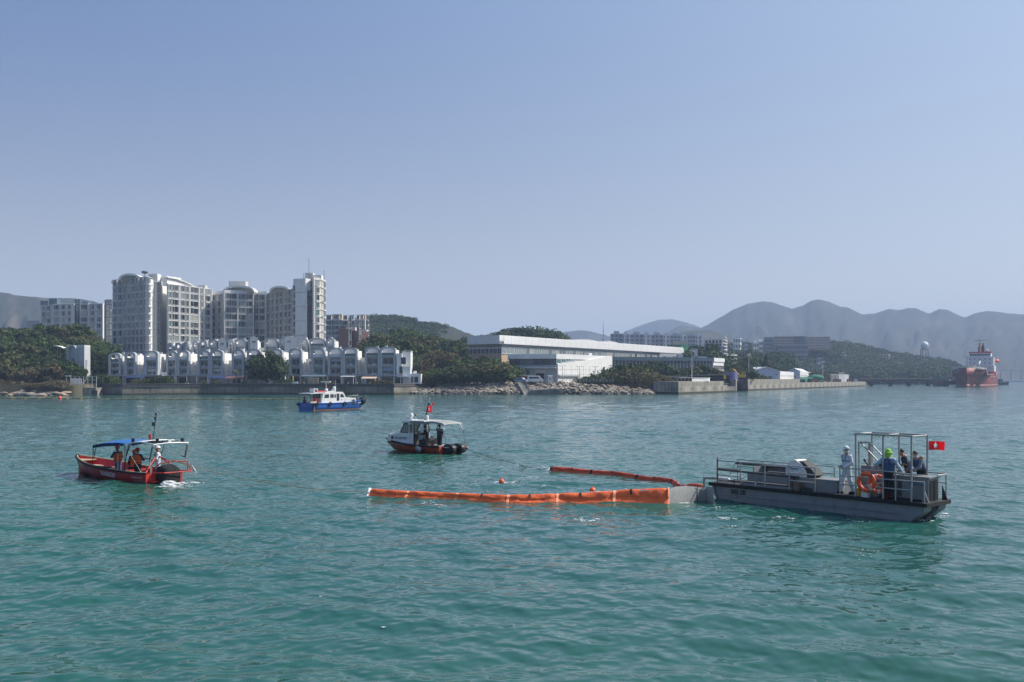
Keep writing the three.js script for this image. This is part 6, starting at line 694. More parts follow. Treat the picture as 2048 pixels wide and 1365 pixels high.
// ---------- boats ----------
// an open hull: sections [x, half beam at the gunwale, gunwale height, half beam at the chine, chine height, keel height]
function hullRings(S, inset = 0) { return S.map(([x, b, g, c, ch, k]) => [[b, g], [lerp(c, b, 0.5), lerp(ch, g, 0.5) - 0.02], [c, ch], [0.02, k]].map(([z, y]) => V(x, y, Math.max(0.01, z - inset))).concat([[c, ch], [lerp(c, b, 0.5), lerp(ch, g, 0.5) - 0.02], [b, g]].map(([z, y]) => V(x, y, -Math.max(0.01, z - inset))))); }
const hullAt = (S, x, y) => { let i = 0; while (i < S.length - 2 && !((x - S[i][0]) * (x - S[i + 1][0]) <= 0)) i++; const t = (x - S[i][0]) / (S[i + 1][0] - S[i][0]), q = S[i].map((v, k) => lerp(v, S[i + 1][k], t)); return lerp(q[3], q[1], clamp((y - q[4]) / (q[2] - q[4]), 0, 1)); };
function hullPatch(name, S, side, x0, x1, yMid, h, draw, parent, slope = 0) {   // lettering laid on the hull side
  const c = document.createElement('canvas'), w = Math.abs(x1 - x0); c.width = 512; c.height = Math.max(32, Math.round(512 * h / w)); const g2 = c.getContext('2d'); draw(g2, c.width, c.height);
  const t = new THREE.CanvasTexture(c); t.colorSpace = THREE.SRGBColorSpace; const m = new THREE.MeshPhysicalMaterial({ map: t, roughness: 0.5, alphaTest: 0.35, side: THREE.DoubleSide });
  const p = [], uv = [], idx = []; for (let i = 0; i <= 8; i++) for (let j = 0; j <= 2; j++) { const x = lerp(x0, x1, i / 8), y = yMid + (j / 2 - 0.5) * h + slope * (i / 8 - 0.5); p.push(x, y, side * (hullAt(S, x, y) + 0.025)); uv.push(i / 8, j / 2); if (i && j) { const a = (i - 1) * 3 + j - 1; idx.push(a, a + 3, a + 4, a, a + 4, a + 1); } }
  const g = new THREE.BufferGeometry(); g.setAttribute('position', new THREE.Float32BufferAttribute(p, 3)); g.setAttribute('uv', new THREE.Float32BufferAttribute(uv, 2)); g.setIndex(idx); g.computeVertexNormals(); const o = new THREE.Mesh(g, m); o.name = numbered(name); parent.add(o);
}
const gunwale = (S, off = 0, dy = 0) => [1, -1].map((s) => S.map(([x, b, g]) => V(x, g + dy, s * (b + off))));
const wpos = (o, x, y, z) => { o.updateMatrixWorld(); return o.localToWorld(V(x, y, z)); };
const chinese = (g, w, h, n, col) => { g.strokeStyle = col; g.lineWidth = Math.max(2, h * 0.07); const r = rng(n * 31), cw = w / n; for (let i = 0; i < n; i++) { const x = i * cw + cw * 0.1, s = Math.min(cw * 0.8, h * 0.86); for (let k = 0; k < 4; k++) { g.beginPath(); const y = h * 0.08 + s * (k + 0.3) / 4; g.moveTo(x + s * 0.1 * r(), y); g.lineTo(x + s * (0.7 + 0.3 * r()), y); g.stroke(); } for (let k = 0; k < 2; k++) { g.beginPath(); const xx = x + s * (0.2 + 0.5 * r()); g.moveTo(xx, h * 0.08); g.lineTo(xx + s * (r() - 0.5) * 0.4, h * 0.08 + s); g.stroke(); } } };
function flagOn(label, p, w, h, ry, emblem, m4 = 0.06) {
  const o = thing('flag', label, 'flag', p, ry), c = document.createElement('canvas'); c.width = 256; c.height = 170; const g = c.getContext('2d'); g.fillStyle = '#ea1420'; g.fillRect(0, 0, 256, 170);
  if (emblem) { g.fillStyle = '#f4eef0'; for (let i = 0; i < 5; i++) { g.save(); g.translate(128, 85); g.rotate(i * 1.2566); g.beginPath(); g.moveTo(0, -4); g.bezierCurveTo(-26, -18, -20, -52, 6, -54); g.bezierCurveTo(2, -46, 10, -40, 16, -36); g.bezierCurveTo(20, -24, 12, -12, 0, -4); g.fill(); g.restore(); } }
  const t = new THREE.CanvasTexture(c); t.colorSpace = THREE.SRGBColorSpace; const m = new THREE.MeshPhysicalMaterial({ map: t, roughness: 1, transmission: 0.45, thickness: 0, side: THREE.DoubleSide });
  const G = new THREE.PlaneGeometry(w, h, 16, 4), q = G.attributes.position; for (let i = 0; i < q.count; i++) { const x = q.getX(i) + w / 2, y = q.getY(i); q.setXYZ(i, x, y - h / 2 + m4 * (x / w) * 0.3 * Math.sin(x * 9), Math.sin(x / w * 7 + y) * m4 * x / w * 1.6); } G.computeVertexNormals(); const f = new THREE.Mesh(G, m); f.name = numbered('cloth'); f.castShadow = true; o.add(f); mesh('hoist', [bx(0.018, h + 0.02, 0.018, 0, -h / 2, 0)], M.white, o); return o;
}
// ----- aluminium skimmer barge -----
{
  const o = thing('work_barge', 'grey aluminium twin-hull work barge lettered MD38, with railings and a canopy frame', 'work barge', V(7.93, -0.08, -39.7), -0.867), P = (x, y, z) => V(x, y, z), pr = (pts, r) => pipe(pts.map((k) => V(...k)), r);
  const prof = [[0.02, 0.64], [0.12, 0.3], [0.45, -0.2], [0.9, -0.4], [7.7, -0.4], [8.25, 0.05], [8.75, 0.45], [8.8, 0.64]];
  for (const z of [0, -1.0]) mesh('hull_float', [slab(prof, z - 0.5, z, 0.012)], M.aluh, o);
  for (const y of [0.33, 0.1]) mesh('strake', [bx(7.2, 0.035, 0.05, 4.4, y, 0.018)], M.aluh, o); mesh('bow_stem', [bx(0.06, 1.1, 0.5, 0.28, 0.2, -0.25, 0, 0, 0.32)], M.dark, o);
  mesh('deck', [bx(8.8, 0.09, 1.6, 4.4, 0.685, -0.8)], M.deckg, o); mesh('rub_rail', [bx(8.9, 0.13, 0.07, 4.42, 0.675, 0.04), bx(8.9, 0.13, 0.07, 4.42, 0.675, -1.64)], M.rubber, o); mesh('rub_rail', [bx(0.09, 0.13, 1.75, -0.05, 0.675, -0.8), bx(0.09, 0.12, 1.66, 8.85, 0.67, -0.8)], M.rubber, o); mesh('tunnel_frame', [bx(0.06, 0.7, 0.6, 8.2, 0.3, -0.8)], M.deckg, o);
  mesh('bow_panel', [bx(0.05, 0.95, 0.6, 0.1, 0.25, -0.8)], M.alu, o);
  const rr_ = 0.024; for (const [x, h] of [[1.36, 1.62], [2.48, 1.62], [3.56, 1.64], [4.65, 1.64], [5.65, 1.69], [6.75, 1.4], [7.75, 1.69], [8.76, 1.42]]) mesh('rail_post', [bar(P(x, 0.72, -0.05), P(x, h, -0.05), rr_)], M.steel, o);
  mesh('bow_post', [bar(P(0.25, 0.72, -0.05), P(0.25, 1.66, -0.05), 0.034), new THREE.ConeGeometry(0.04, 0.14, 7).translate(0.25, 1.72, -0.05)], M.rust, o);
  for (const [x0, x1, y] of [[0.25, 4.65, 1.62], [0.25, 1.36, 1.33], [0.25, 1.36, 1.05], [3.56, 4.65, 1.36], [3.56, 4.65, 1.08], [5.65, 7.75, 1.69], [5.65, 8.76, 1.42], [5.65, 8.3, 1.12], [7.75, 8.3, 1.66]]) mesh('rail', [bar(P(x0, y, -0.05), P(x1, y, -0.05), rr_)], M.steel, o);
  for (const x of [0.1, 1.3, 2.5, 3.5, 4.5, 7.0, 8.76]) mesh('rail_post', [bar(P(x, 0.72, -1.55), P(x, x > 5 ? 1.62 : 1.57, -1.55), rr_)], M.steel, o); for (const [x0, x1, y] of [[0.1, 4.5, 1.57], [0.1, 4.5, 1.3], [6.6, 8.76, 1.62], [6.6, 8.76, 1.3]]) mesh('rail', [bar(P(x0, y, -1.55), P(x1, y, -1.55), rr_)], M.steel, o); mesh('rail', pr([[8.76, 1.6, -1.55], [8.8, 1.6, -0.9], [8.8, 0.72, -0.9]], rr_), M.steel, o);
  mesh('stern_bracket', [slab([[0, 0], [0.2, 0], [0, 0.5]], -0.02, 0.02).translate(8.6, 0.72, -0.3)], M.alu, o); mesh('stern_bracket', [slab([[0, 0], [0.2, 0], [0, 0.5]], -0.02, 0.02).translate(8.65, 0.72, -1.5)], M.blackp, o);
  // canopy frame
  for (const x of [6.25, 7.28, 8.3]) { mesh('canopy_post', [bar(P(x, 0.72, -0.08), P(x, 2.92, -0.08), 0.034)], M.steel, o); mesh('canopy_post', [bar(P(x, 0.72, -1.15), P(x, 2.92, -1.15), 0.034)], M.steel, o); mesh('canopy_bar', [bar(P(x, 2.92, -0.08), P(x, 2.92, -1.15), 0.025)], M.steel, o); }
  for (const z of [-0.08, -1.15]) mesh('canopy_bar', [bar(P(6.22, 2.93, z), P(8.34, 2.93, z), 0.032)], M.steel, o); mesh('tied_rope', [...Array(9)].map((_, i) => ball(0.028, 6.9 + i * 0.11, 2.9 - 0.02 * (i % 3), -0.1, 1.3, 0.8, 1, 6)), M.rope, o);
  mesh('hoist_frame', pr([[6.05, 0.75, -0.62], [6.05, 2.6, -0.62], [6.4, 2.6, -0.75]], 0.03), M.steel, o); mesh('hoist_post', [bar(P(6.38, 0.75, -0.78), P(6.38, 2.6, -0.78), 0.06)], M.steel, o); mesh('hoist_brace', pr([[6.1, 2.58, -0.65], [6.75, 1.95, -0.7], [6.75, 1.6, -0.7]], 0.026), M.steel, o); mesh('hoist_brace', pr([[6.42, 2.55, -0.78], [7.25, 1.75, -0.85], [7.25, 1.4, -0.85]], 0.026), M.steel, o);
  mesh('console', [bx(0.95, 1.05, 0.5, 6.55, 1.25, -0.95)], M.alu, o); mesh('console_lever', [bar(P(6.3, 1.78, -0.8), P(6.2, 1.95, -0.75), 0.025), ball(0.05, 6.2, 1.96, -0.75), bx(0.4, 0.1, 0.25, 6.75, 1.82, -0.85)], M.blackp, o);
  // collecting gear
  mesh('trough', [bx(2.1, 0.32, 0.05, 2.55, 1.06, -0.32), bx(2.1, 0.32, 0.05, 2.55, 1.06, -1.28), bx(2.1, 0.04, 0.94, 2.55, 0.92, -0.8)], M.alu, o); mesh('trough_upper', [bx(1.95, 0.24, 0.05, 2.75, 1.36, -1.2), bx(0.05, 0.24, 0.9, 1.78, 1.34, -0.75), bx(1.9, 0.04, 0.4, 2.75, 1.49, -1.0)], M.aluh, o);
  mesh('boom_arm', [bar(P(0.1, 1.24, -0.3), P(3.8, 1.2, -0.3), 0.05, 0.05, 6)], M.dark, o); mesh('boom_arm', [bar(P(0.35, 1.46, -1.1), P(3.9, 1.44, -1.1), 0.05, 0.05, 6)], M.dark, o); mesh('lower_beam', [bx(3.9, 0.07, 0.07, 2.4, 0.83, -0.22)], M.dark, o); mesh('lower_plank', [bx(2.3, 0.08, 0.2, 2.5, 0.77, -0.17)], M.alu, o);
  mesh('conveyor_hood', [slab([[3.15, 1.12], [3.17, 1.55], [3.32, 1.74], [3.55, 1.8], [3.78, 1.7], [3.95, 1.42], [3.98, 1.22], [3.78, 1.0]], -1.0, -0.42, 0.02)], M.gel, o); mesh('hood_band', [slab([[3.5, 1.83], [3.62, 1.82], [3.84, 1.68], [4.02, 1.42], [4.05, 1.2], [3.98, 1.2], [3.94, 1.42], [3.76, 1.66]], -1.02, -0.4)], M.clad, o); mesh('brush_belt', [slab([[3.6, 1.8], [3.9, 1.76], [4.25, 1.5], [4.42, 1.3], [4.1, 1.12], [3.7, 0.98], [3.98, 1.2], [4.0, 1.42], [3.85, 1.66]], -0.98, -0.46)], M.deckg, o);
  sign('hood_lettering', 0.5, 0.2, (g, w, h) => { g.fillStyle = '#2b4f9a'; g.font = 'italic bold ' + h * 0.5 + 'px sans-serif'; g.lineWidth = h * 0.07; g.strokeStyle = '#2b4f9a'; g.beginPath(); g.arc(h * 0.35, h * 0.5, h * 0.24, 0, 6.3); g.stroke(); for (let k = 0; k < 7; k++) g.fillRect(h * 0.75 + k * h * 0.24, h * (0.35 + 0.06 * (k % 3)), h * 0.15, h * 0.26); }, o).position.set(3.5, 1.5, -0.395);
  mesh('low_cabinet', [bx(1.75, 0.42, 0.85, 4.5, 0.94, -0.75)], M.alu, o); mesh('cabinet_lid', [bx(1.78, 0.05, 0.88, 4.5, 1.175, -0.75)], M.alu, o); mesh('rope_coil', [new THREE.TorusGeometry(0.16, 0.04, 6, 16).rotateX(1.57).translate(4.2, 0.76, -0.18), new THREE.TorusGeometry(0.12, 0.035, 6, 16).rotateX(1.4).translate(4.2, 0.82, -0.2)], M.blacker, o); mesh('winch', [bx(0.25, 0.3, 0.3, 3.85, 0.86, -0.2), cyl(0.12, 0.4, 3.5, 0.74, -0.25)], M.rust, o);
  mesh('white_float', [new THREE.CapsuleGeometry(0.085, 0.42, 5, 12).rotateZ(1.57).translate(0.4, 0.87, -0.25)], M.gel, o); mesh('davit', pr([[-0.32, -0.35, 0.06], [-0.32, 0.9, 0.06], [0.15, 0.9, -0.15]], 0.055), M.steel, o); mesh('bollard', [cyl(0.05, 0.2, 0.9, 0.73, -0.3), cyl(0.05, 0.2, 2.05, 0.73, -0.08)], M.steel, o); mesh('stay_rope', [bar(P(0.5, 0.8, -0.3), P(1.1, 1.56, -0.06), 0.01), bar(P(0.75, 0.8, -0.6), P(1.9, 1.55, -1.5), 0.01)], M.blacker, o);
  // engine housing
  mesh('engine_housing', [bx(1.3, 0.78, 0.7, 8.06, 1.12, -0.79)], M.alu, o); mesh('housing_lid', [bx(1.37, 0.05, 0.78, 8.06, 1.535, -0.79)], M.alu, o); mesh('vent_slot', [bx(0.12, 0.5, 0.03, 7.7, 1.12, -0.43)], M.dark, o); mesh('name_plate', [bx(0.5, 0.16, 0.03, 8.3, 1.32, -0.43)], M.slate, o); mesh('rear_opening', [bx(0.03, 0.66, 0.5, 8.72, 1.1, -0.76)], M.blackp, o); mesh('deck_hose', [tube([P(7.5, 0.78, -0.2), P(7.9, 0.8, -0.14), P(8.3, 0.78, -0.2), P(8.6, 0.79, -0.12)], 0.04, 20)], M.rubber, o);
  hullPatch('lettering', [[0, 0.001, 0.64, 0.001, -0.4, -0.4], [8.8, 0.001, 0.64, 0.001, -0.4, -0.4]], 1, 0.93, 1.86, 0.46, 0.26, (g, w, h) => { g.fillStyle = '#08090c'; g.font = 'bold ' + h * 0.92 + 'px sans-serif'; g.textBaseline = 'middle'; g.fillText('MD 38', 4, h * 0.52, w - 8); }, o);
  // things on the barge
  let t = thing('lifebuoy', 'orange-red lifebuoy hanging on the barge railing', 'lifebuoy', wpos(o, 6.72, 1.28, 0.03), -0.867); mesh('ring', [new THREE.TorusGeometry(0.29, 0.075, 10, 30)], M.buoy, t); for (let i = 0; i < 4; i++) mesh('band', [new THREE.TorusGeometry(0.29, 0.079, 8, 6, 0.35).rotateZ(i * 1.571 + 0.6)], i % 2 ? M.offwhite : M.redb, t);
  t = thing('lifebuoy', 'second lifebuoy partly hidden behind the one on the barge railing', 'lifebuoy', wpos(o, 7.05, 1.22, -0.14), -0.867); mesh('ring', [new THREE.TorusGeometry(0.27, 0.075, 10, 30).rotateY(0.4)], M.buoy, t); for (let i = 0; i < 4; i++) mesh('band', [new THREE.TorusGeometry(0.27, 0.079, 8, 6, 0.35).rotateZ(i * 1.571).rotateY(0.4)], M.offwhite, t);
  t = thing('bucket', 'bright red plastic bucket on the barge deck beside the lifebuoy', 'bucket', wpos(o, 7.22, 0.73, -0.5), 0); mesh('pail', [lathe([[0.01, 0.01], [0.15, 0.0], [0.19, 0.44], [0.2, 0.45], [0.17, 0.44]], 20)], M.redb, t); mesh('lid', [cyl(0.2, 0.04, 0, 0.45, 0)], M.peach, t);
  t = thing('drum', 'pale plastic drum standing behind the lifebuoy', 'drum', wpos(o, 6.8, 0.73, -0.45), 0); mesh('barrel', [lathe([[0.01, 0], [0.2, 0], [0.22, 0.1], [0.22, 0.45], [0.19, 0.52], [0.01, 0.53]], 18)], M.wfab, t); mesh('cap', [cyl(0.05, 0.04, 0.08, 0.53, 0)], M.blackp, t);
  t = thing('canister', 'small yellow canister on the barge deck by the feet of the man in white', 'canister', wpos(o, 6.3, 0.73, -0.3), 0.4); mesh('can', [bx(0.26, 0.26, 0.2, 0, 0.14, 0)], M.yellow, t); mesh('handle', [bx(0.14, 0.05, 0.04, 0, 0.3, 0)], M.blackp, t);
  t = thing('white_box', 'small white box at the deck edge below the lifebuoy', 'box', wpos(o, 6.62, 0.73, -0.1), -0.9); mesh('box', [bx(0.26, 0.2, 0.16, 0, 0.1, 0)], M.gel, t); mesh('latch', [cyl(0.03, 0.03, 0, 0.2, 0)], M.blackp, t);
  flagOn('red flag with a white five-petal flower flying from the barge canopy post', wpos(o, 8.34, 2.72, -1.15), 0.56, 0.3, 0.15, true);
  // crew
  person('person in white uniform and white cap with a face mask, standing at the barge railing', wpos(o, 5.62, 0.735, -0.55), -1.25, { hat: 'cap', mask: true, straps: true, nod: 0.12, topName: 'uniform_shirt', J: { elL: V(-0.24, 1.12, -0.06), wrL: V(-0.12, 1.02, 0.16), elR: V(0.25, 1.12, -0.04), wrR: V(0.1, 1.0, 0.2), knL: V(-0.11, 0.5, 0.1), anL: V(-0.13, 0.085, 0.12), knR: V(0.11, 0.49, -0.05), anR: V(0.14, 0.085, -0.16) } });
  person('person in a blue vest and lime green sun hat, arms spread on the railing', wpos(o, 7.4, 0.735, -0.2), 2.75, { hat: 'bucket', top: M.lblue, bottom: M.dtrs, vest: M.bvest, vestT: 0.034, vestName: 'vest', noBelt: true, lean: 0.05, nod: 0.15, hem: 0.12, J: { elR: V(0.42, 1.2, 0.06), wrR: V(0.55, 0.98, 0.2), elL: V(-0.36, 1.13, 0.0), wrL: V(-0.48, 0.92, 0.1) } });
  person('dark-haired person in a navy shirt half hidden behind the green-hatted crew member', wpos(o, 7.5, 0.8, -1.38), -1.9, { top: M.navy, bottom: M.dtrs, lean: 0.1, nod: 0.25, sleeves: 'short', J: { chest: V(0, 1.18, 0.1), neck: V(0, 1.36, 0.17), head: V(0, 1.41, 0.21), wrR: V(0.2, 1.1, 0.3), wrL: V(-0.2, 1.0, 0.3) } });
  person('person in a blue vest and face mask leaning over behind the engine housing', wpos(o, 7.98, 0.8, -1.38), -1.2, { mask: true, top: M.greyc, bottom: M.dtrs, vest: M.bvest, vestT: 0.034, vestName: 'vest', noBelt: true, lean: 0.14, nod: 0.1, J: { chest: V(0, 1.14, 0.15), neck: V(0, 1.32, 0.25), head: V(0, 1.37, 0.29), elR: V(0.24, 1.05, 0.32), wrR: V(0.12, 0.95, 0.5), elL: V(-0.24, 1.05, 0.32), wrL: V(-0.12, 0.95, 0.5) } });
}
// ----- red open boat -----
{
  const o = thing('open_boat', 'red open boat lettered BU40652Y with a blue canopy, towing the near boom', 'boat', V(-15.95, 0, -45.75), -0.672), P = (x, y, z) => V(x, y, z), pr = (pts, r) => pipe(pts.map((k) => V(...k)), r);
  const S = [[0.02, 0.93, 0.48, 0.8, 0.0, -0.25], [-1.5, 1.0, 0.48, 0.86, 0.0, -0.3], [-3, 1.02, 0.52, 0.86, 0.02, -0.3], [-4.6, 0.96, 0.6, 0.72, 0.06, -0.28], [-5.8, 0.78, 0.7, 0.46, 0.12, -0.2], [-6.7, 0.52, 0.78, 0.24, 0.24, 0.0], [-7.3, 0.28, 0.84, 0.1, 0.42, 0.25], [-7.7, 0.06, 0.88, 0.02, 0.62, 0.52]];
  mesh('hull', [loft(hullRings(S), false, false), loft([hullRings(S)[0], hullRings(S)[0].map((p) => V(p.x, p.y, 0))], false, false)], M.red, o); mesh('inner_hull', [loft(hullRings(S.map(([x, b, g, c, ch, k]) => [x * 0.985, b, g - 0.005, c, Math.max(ch, -0.08), -0.08]), 0.05), false, false)], M.redb, o);
  mesh('floor', [prism(S.slice(0, 7).map(([x, , , c]) => [x * 0.98, c - 0.03]).concat(S.slice(0, 7).reverse().map(([x, , , c]) => [x * 0.98, -c + 0.03])), -0.14, -0.1)], M.deckg, o); mesh('transom', [bx(0.06, 0.5, 0.62, 0.03, 0.25, 0.62), bx(0.06, 0.5, 0.62, 0.03, 0.25, -0.62), bx(0.06, 0.3, 0.7, 0.03, 0.12, 0)], M.redb, o); mesh('stern_step', [bx(0.35, 0.05, 0.6, 0.2, 0.12, 0.5)], M.redb, o);
  for (const g of gunwale(S, 0.02, 0.0)) mesh('rubber_gunwale', [tube(g, 0.045, 40, 7)], M.rubber, o); for (const g of gunwale(S, -0.06, 0.03)) mesh('gunwale_cap', [tube(g, 0.035, 40, 6).scale(1, 0.999, 1)], M.cream, o); mesh('bow_fender', [ball(0.11, -7.66, 0.87, 0, 0.9, 1, 1)], M.rubber, o);
  mesh('foredeck', [prism([[-7.5, 0.12], [-7.2, 0.28], [-6.6, 0.5], [-6.6, -0.5], [-7.2, -0.28], [-7.5, -0.12]], 0.7, 0.74)], M.cream, o); mesh('bow_locker', [bx(0.7, 0.2, 0.5, -6.0, 0.4, 0)], M.cream, o); mesh('thwart', [bx(0.3, 0.05, 1.5, -5.1, 0.4, 0)], M.cream, o); mesh('thwart', [bx(0.4, 0.05, 1.7, -2.7, 0.42, 0)], M.redb, o); mesh('side_pad', [bx(1.3, 0.06, 0.16, -3.6, 0.6, 0.95, 0.04)], M.deckg, o);
  // canopy
  const arc = (x, y, w, r) => [...Array(9)].map((_, i) => { const z = (i / 8 - 0.5) * 2; return V(x, y - r * z * z, z * w); });
  mesh('canopy', [loft([arc(-4.75, 1.56, 0.82, 0.04), arc(-4.6, 1.66, 0.85, 0.07), arc(-3.6, 1.84, 0.88, 0.12), arc(-2.4, 1.92, 0.88, 0.13), arc(-1.25, 1.86, 0.86, 0.1), arc(-1.2, 1.78, 0.86, 0.1)], false, false), loft([arc(-4.75, 1.56, 0.82, 0.04), arc(-4.72, 1.48, 0.82, 0.04)], false, false)], M.canvasb, o);
  mesh('arch_top', [tube([P(-1.4, 1.8, 0.9), P(-0.4, 1.9, 0.9), P(0.6, 1.82, 0.9)], 0.03, 12), tube([P(-1.4, 1.8, -0.9), P(-0.4, 1.9, -0.9), P(0.6, 1.82, -0.9)], 0.03, 12), tube(arc(0.6, 1.86, 0.9, 0.05), 0.03, 10), tube(arc(-0.5, 1.94, 0.9, 0.05), 0.03, 10), tube(arc(-1.38, 1.86, 0.9, 0.06), 0.03, 10)], M.gel, o); mesh('arch_cloth', [loft([arc(-1.3, 1.83, 0.86, 0.05), arc(-1.0, 1.87, 0.86, 0.05), arc(-0.75, 1.89, 0.86, 0.05)], false, false)], M.canvasb, o);
  for (const s of [1, -1]) { mesh('front_stay', [bar(P(-4.7, 1.5, s * 0.8), P(-4.75, 0.62, s * 0.85), 0.012), bar(P(-4.3, 1.66, s * 0.84), P(-4.62, 0.95, s * 0.84), 0.02), bar(P(-4.7, 1.5, s * 0.82), P(-4.55, 1.0, s * 0.84), 0.014)], M.blackp, o); mesh('arch_leg', pr([[0.5, 1.74, s * 0.88], [0.3, 1.15, s * 0.9], [0.0, 1.2, s * 0.9]], 0.022), M.blackp, o); mesh('arch_leg', pr([[0.62, 1.74, s * 0.88], [0.36, 1.1, s * 0.9], [0.4, 0.5, s * 0.9]], 0.024), M.steel, o); mesh('arch_leg', pr([[-1.3, 1.76, s * 0.88], [-1.6, 1.2, s * 0.92], [-1.7, 0.5, s * 0.96]], 0.022), s > 0 ? M.blackp : M.steel, o); }
  mesh('canopy_post', [bar(P(-2.2, 0.5, 0.98), P(-2.2, 1.3, 0.98), 0.025)], M.cream, o); mesh('mirror_arm', [bar(P(-3.4, 1.35, 0.5), P(-2.95, 1.38, 0.6), 0.012), bx(0.1, 0.26, 0.06, -2.9, 1.3, 0.6)], M.blackp, o); mesh('stay_wire', [bar(P(-1.3, 1.3, 0.9), P(-0.3, 0.5, 0.92), 0.008)], M.offwhite, o);
  // tow frame and stern rails
  mesh('tow_frame', [bar(P(-0.05, 0.5, 0.88), P(-0.55, 1.26, 0), 0.03), bar(P(-0.05, 0.5, -0.88), P(-0.55, 1.26, 0), 0.03), bar(P(0.2, 0.95, -0.2), P(-0.55, 1.26, 0), 0.026), bar(P(-0.9, 0.2, 0.5), P(-0.5, 1.2, 0.0), 0.026), ball(0.07, -0.55, 1.26, 0)], M.redb, o);
  mesh('stern_rail', pr([[-0.2, 0.52, 0.6], [0.1, 0.9, 0.25], [0.5, 1.0, -0.2], [0.7, 0.98, -0.75], [0.68, 0.5, -0.98]], 0.024), M.redb, o); mesh('stern_rail', pr([[0.02, 0.52, 0.92], [0.85, 0.54, 0.5], [0.95, 0.54, -0.8], [0.05, 0.52, -0.98]], 0.024), M.redb, o); mesh('stern_rail', [bar(P(0.7, 0.95, -0.78), P(0.5, 0.54, -0.9), 0.02)], M.rust, o); mesh('red_crank', [tube([P(-0.3, 0.5, 0.7), P(-0.35, 0.75, 0.6), P(-0.2, 0.7, 0.5), P(-0.1, 0.55, 0.55)], 0.035, 14)], M.redb, o);
  // engine under its cover
  { const R = (x, y0, y1, w, k) => [...Array(14)].map((_, i) => { const a = i / 14 * 6.283, c = Math.cos(a), s = Math.sin(a); return V(x, lerp(y0, y1, 0.5 + 0.5 * Math.sign(s) * Math.pow(Math.abs(s), 0.55)), w * Math.sign(c) * Math.pow(Math.abs(c), 0.55)); }); mesh('engine_cover', [loft([R(-0.05, 0.35, 0.62, 0.28), R(0.02, 0.0, 0.8, 0.42), R(0.3, -0.15, 0.88, 0.48), R(0.65, -0.15, 0.78, 0.46), R(0.78, -0.05, 0.6, 0.36)])], M.cloth, o); mesh('cover_tie', [new THREE.TorusGeometry(0.46, 0.015, 5, 26).rotateY(1.57).scale(1, 0.95, 1.02).translate(0.45, 0.33, 0)], M.rubber, o); mesh('lower_unit', [bx(0.25, 0.8, 0.16, 0.35, -0.4, 0)], M.blackp, o); }
  // lights and mast
  mesh('mast', [bar(P(-0.75, 1.8, 0.1), P(-0.45, 3.15, 0.1), 0.016)], M.blackp, o); for (const [x, y, s] of [[-0.62, 2.68, 0.11], [-0.48, 2.95, 0.08], [-0.43, 3.15, 0.07]]) mesh('mast_light', [bx(s, s * 1.5, s, x - 0.04, y, 0.1)], M.blackp, o); mesh('red_beacon', [cyl(0.07, 0.18, -0.95, 2.02, 0.1, 0.06), bar(P(-0.95, 1.85, 0.1), P(-0.95, 2.02, 0.1), 0.03)], M.redb, o); for (const [x, z] of [[-1.3, 0.75], [-0.2, 0.2], [0.42, -0.7]]) mesh('roof_lamp', [cyl(0.075, 0.2, x, 1.83, z)], M.blackp, o); mesh('roof_box', [bx(0.2, 0.14, 0.16, 0.1, 1.9, -0.2)], M.gel, o); mesh('white_staff', [bar(P(-3.0, 1.4, 0.4), P(-3.05, 1.62, 0.4), 0.008), ball(0.03, -3.05, 1.63, 0.4)], M.gel, o);
  hullPatch('lettering', S, 1, -3.85, -2.2, 0.29, 0.3, (g, w, h) => { g.fillStyle = '#e6e2e8'; g.font = 'bold ' + h * 0.98 + 'px sans-serif'; g.textBaseline = 'middle'; g.fillText('BU40652Y', 3, h * 0.53, w - 6); }, o, -0.05);
  hullPatch('lettering', S, 1, -1.12, -0.28, 0.27, 0.13, (g, w, h) => chinese(g, w, h, 6, '#d9d2d4'), o); hullPatch('lettering', S, 1, -1.02, -0.32, 0.12, 0.09, (g, w, h) => chinese(g, w, h, 6, '#c9c0c2'), o); hullPatch('lettering', S, 1, -0.24, -0.05, 0.11, 0.05, (g, w, h) => { g.fillStyle = '#b9aeb2'; for (let i = 0; i < 5; i++) g.fillRect(8 + i * w / 5, h * 0.2, w / 7, h * 0.6); }, o);
  const V1 = { vest: M.vest, hat: 'helmet', s: 0.93 };
  person('person in orange life vest and blue patterned trousers, nearest the red boat bow', wpos(o, -3.87, -0.1, 0.0), -2.2, { ...V1, top: M.navy, bottom: mat('blue_patterned_cloth', [0.16, 0.2, 0.42], 0.85, { map: T.stain, m: 0.25 }), lean: 0.04, J: { elR: V(0.27, 1.2, 0.16), wrR: V(0.1, 1.26, 0.32), elL: V(-0.3, 1.16, 0.1), wrL: V(-0.3, 1.12, 0.32) } });
  person('person in orange life vest and helmet, seated lowest in the middle of the red boat', wpos(o, -2.85, -0.02, -0.25), -2.5, { ...V1, top: M.dtrs, bottom: M.dtrs, J: { pel: V(0, 0.62, 0), chest: V(0, 0.98, 0.02), neck: V(0, 1.18, 0.03), head: V(0, 1.24, 0.05), shL: V(-0.185, 1.13, 0.03), shR: V(0.185, 1.13, 0.03), elL: V(-0.26, 0.88, 0.08), wrL: V(-0.18, 0.72, 0.28), elR: V(0.26, 0.88, 0.08), wrR: V(0.18, 0.72, 0.28), hipL: V(-0.09, 0.58, 0.02), hipR: V(0.09, 0.58, 0.02), knL: V(-0.13, 0.56, 0.42), knR: V(0.13, 0.56, 0.42), anL: V(-0.13, 0.18, 0.44), anR: V(0.13, 0.18, 0.44) } });
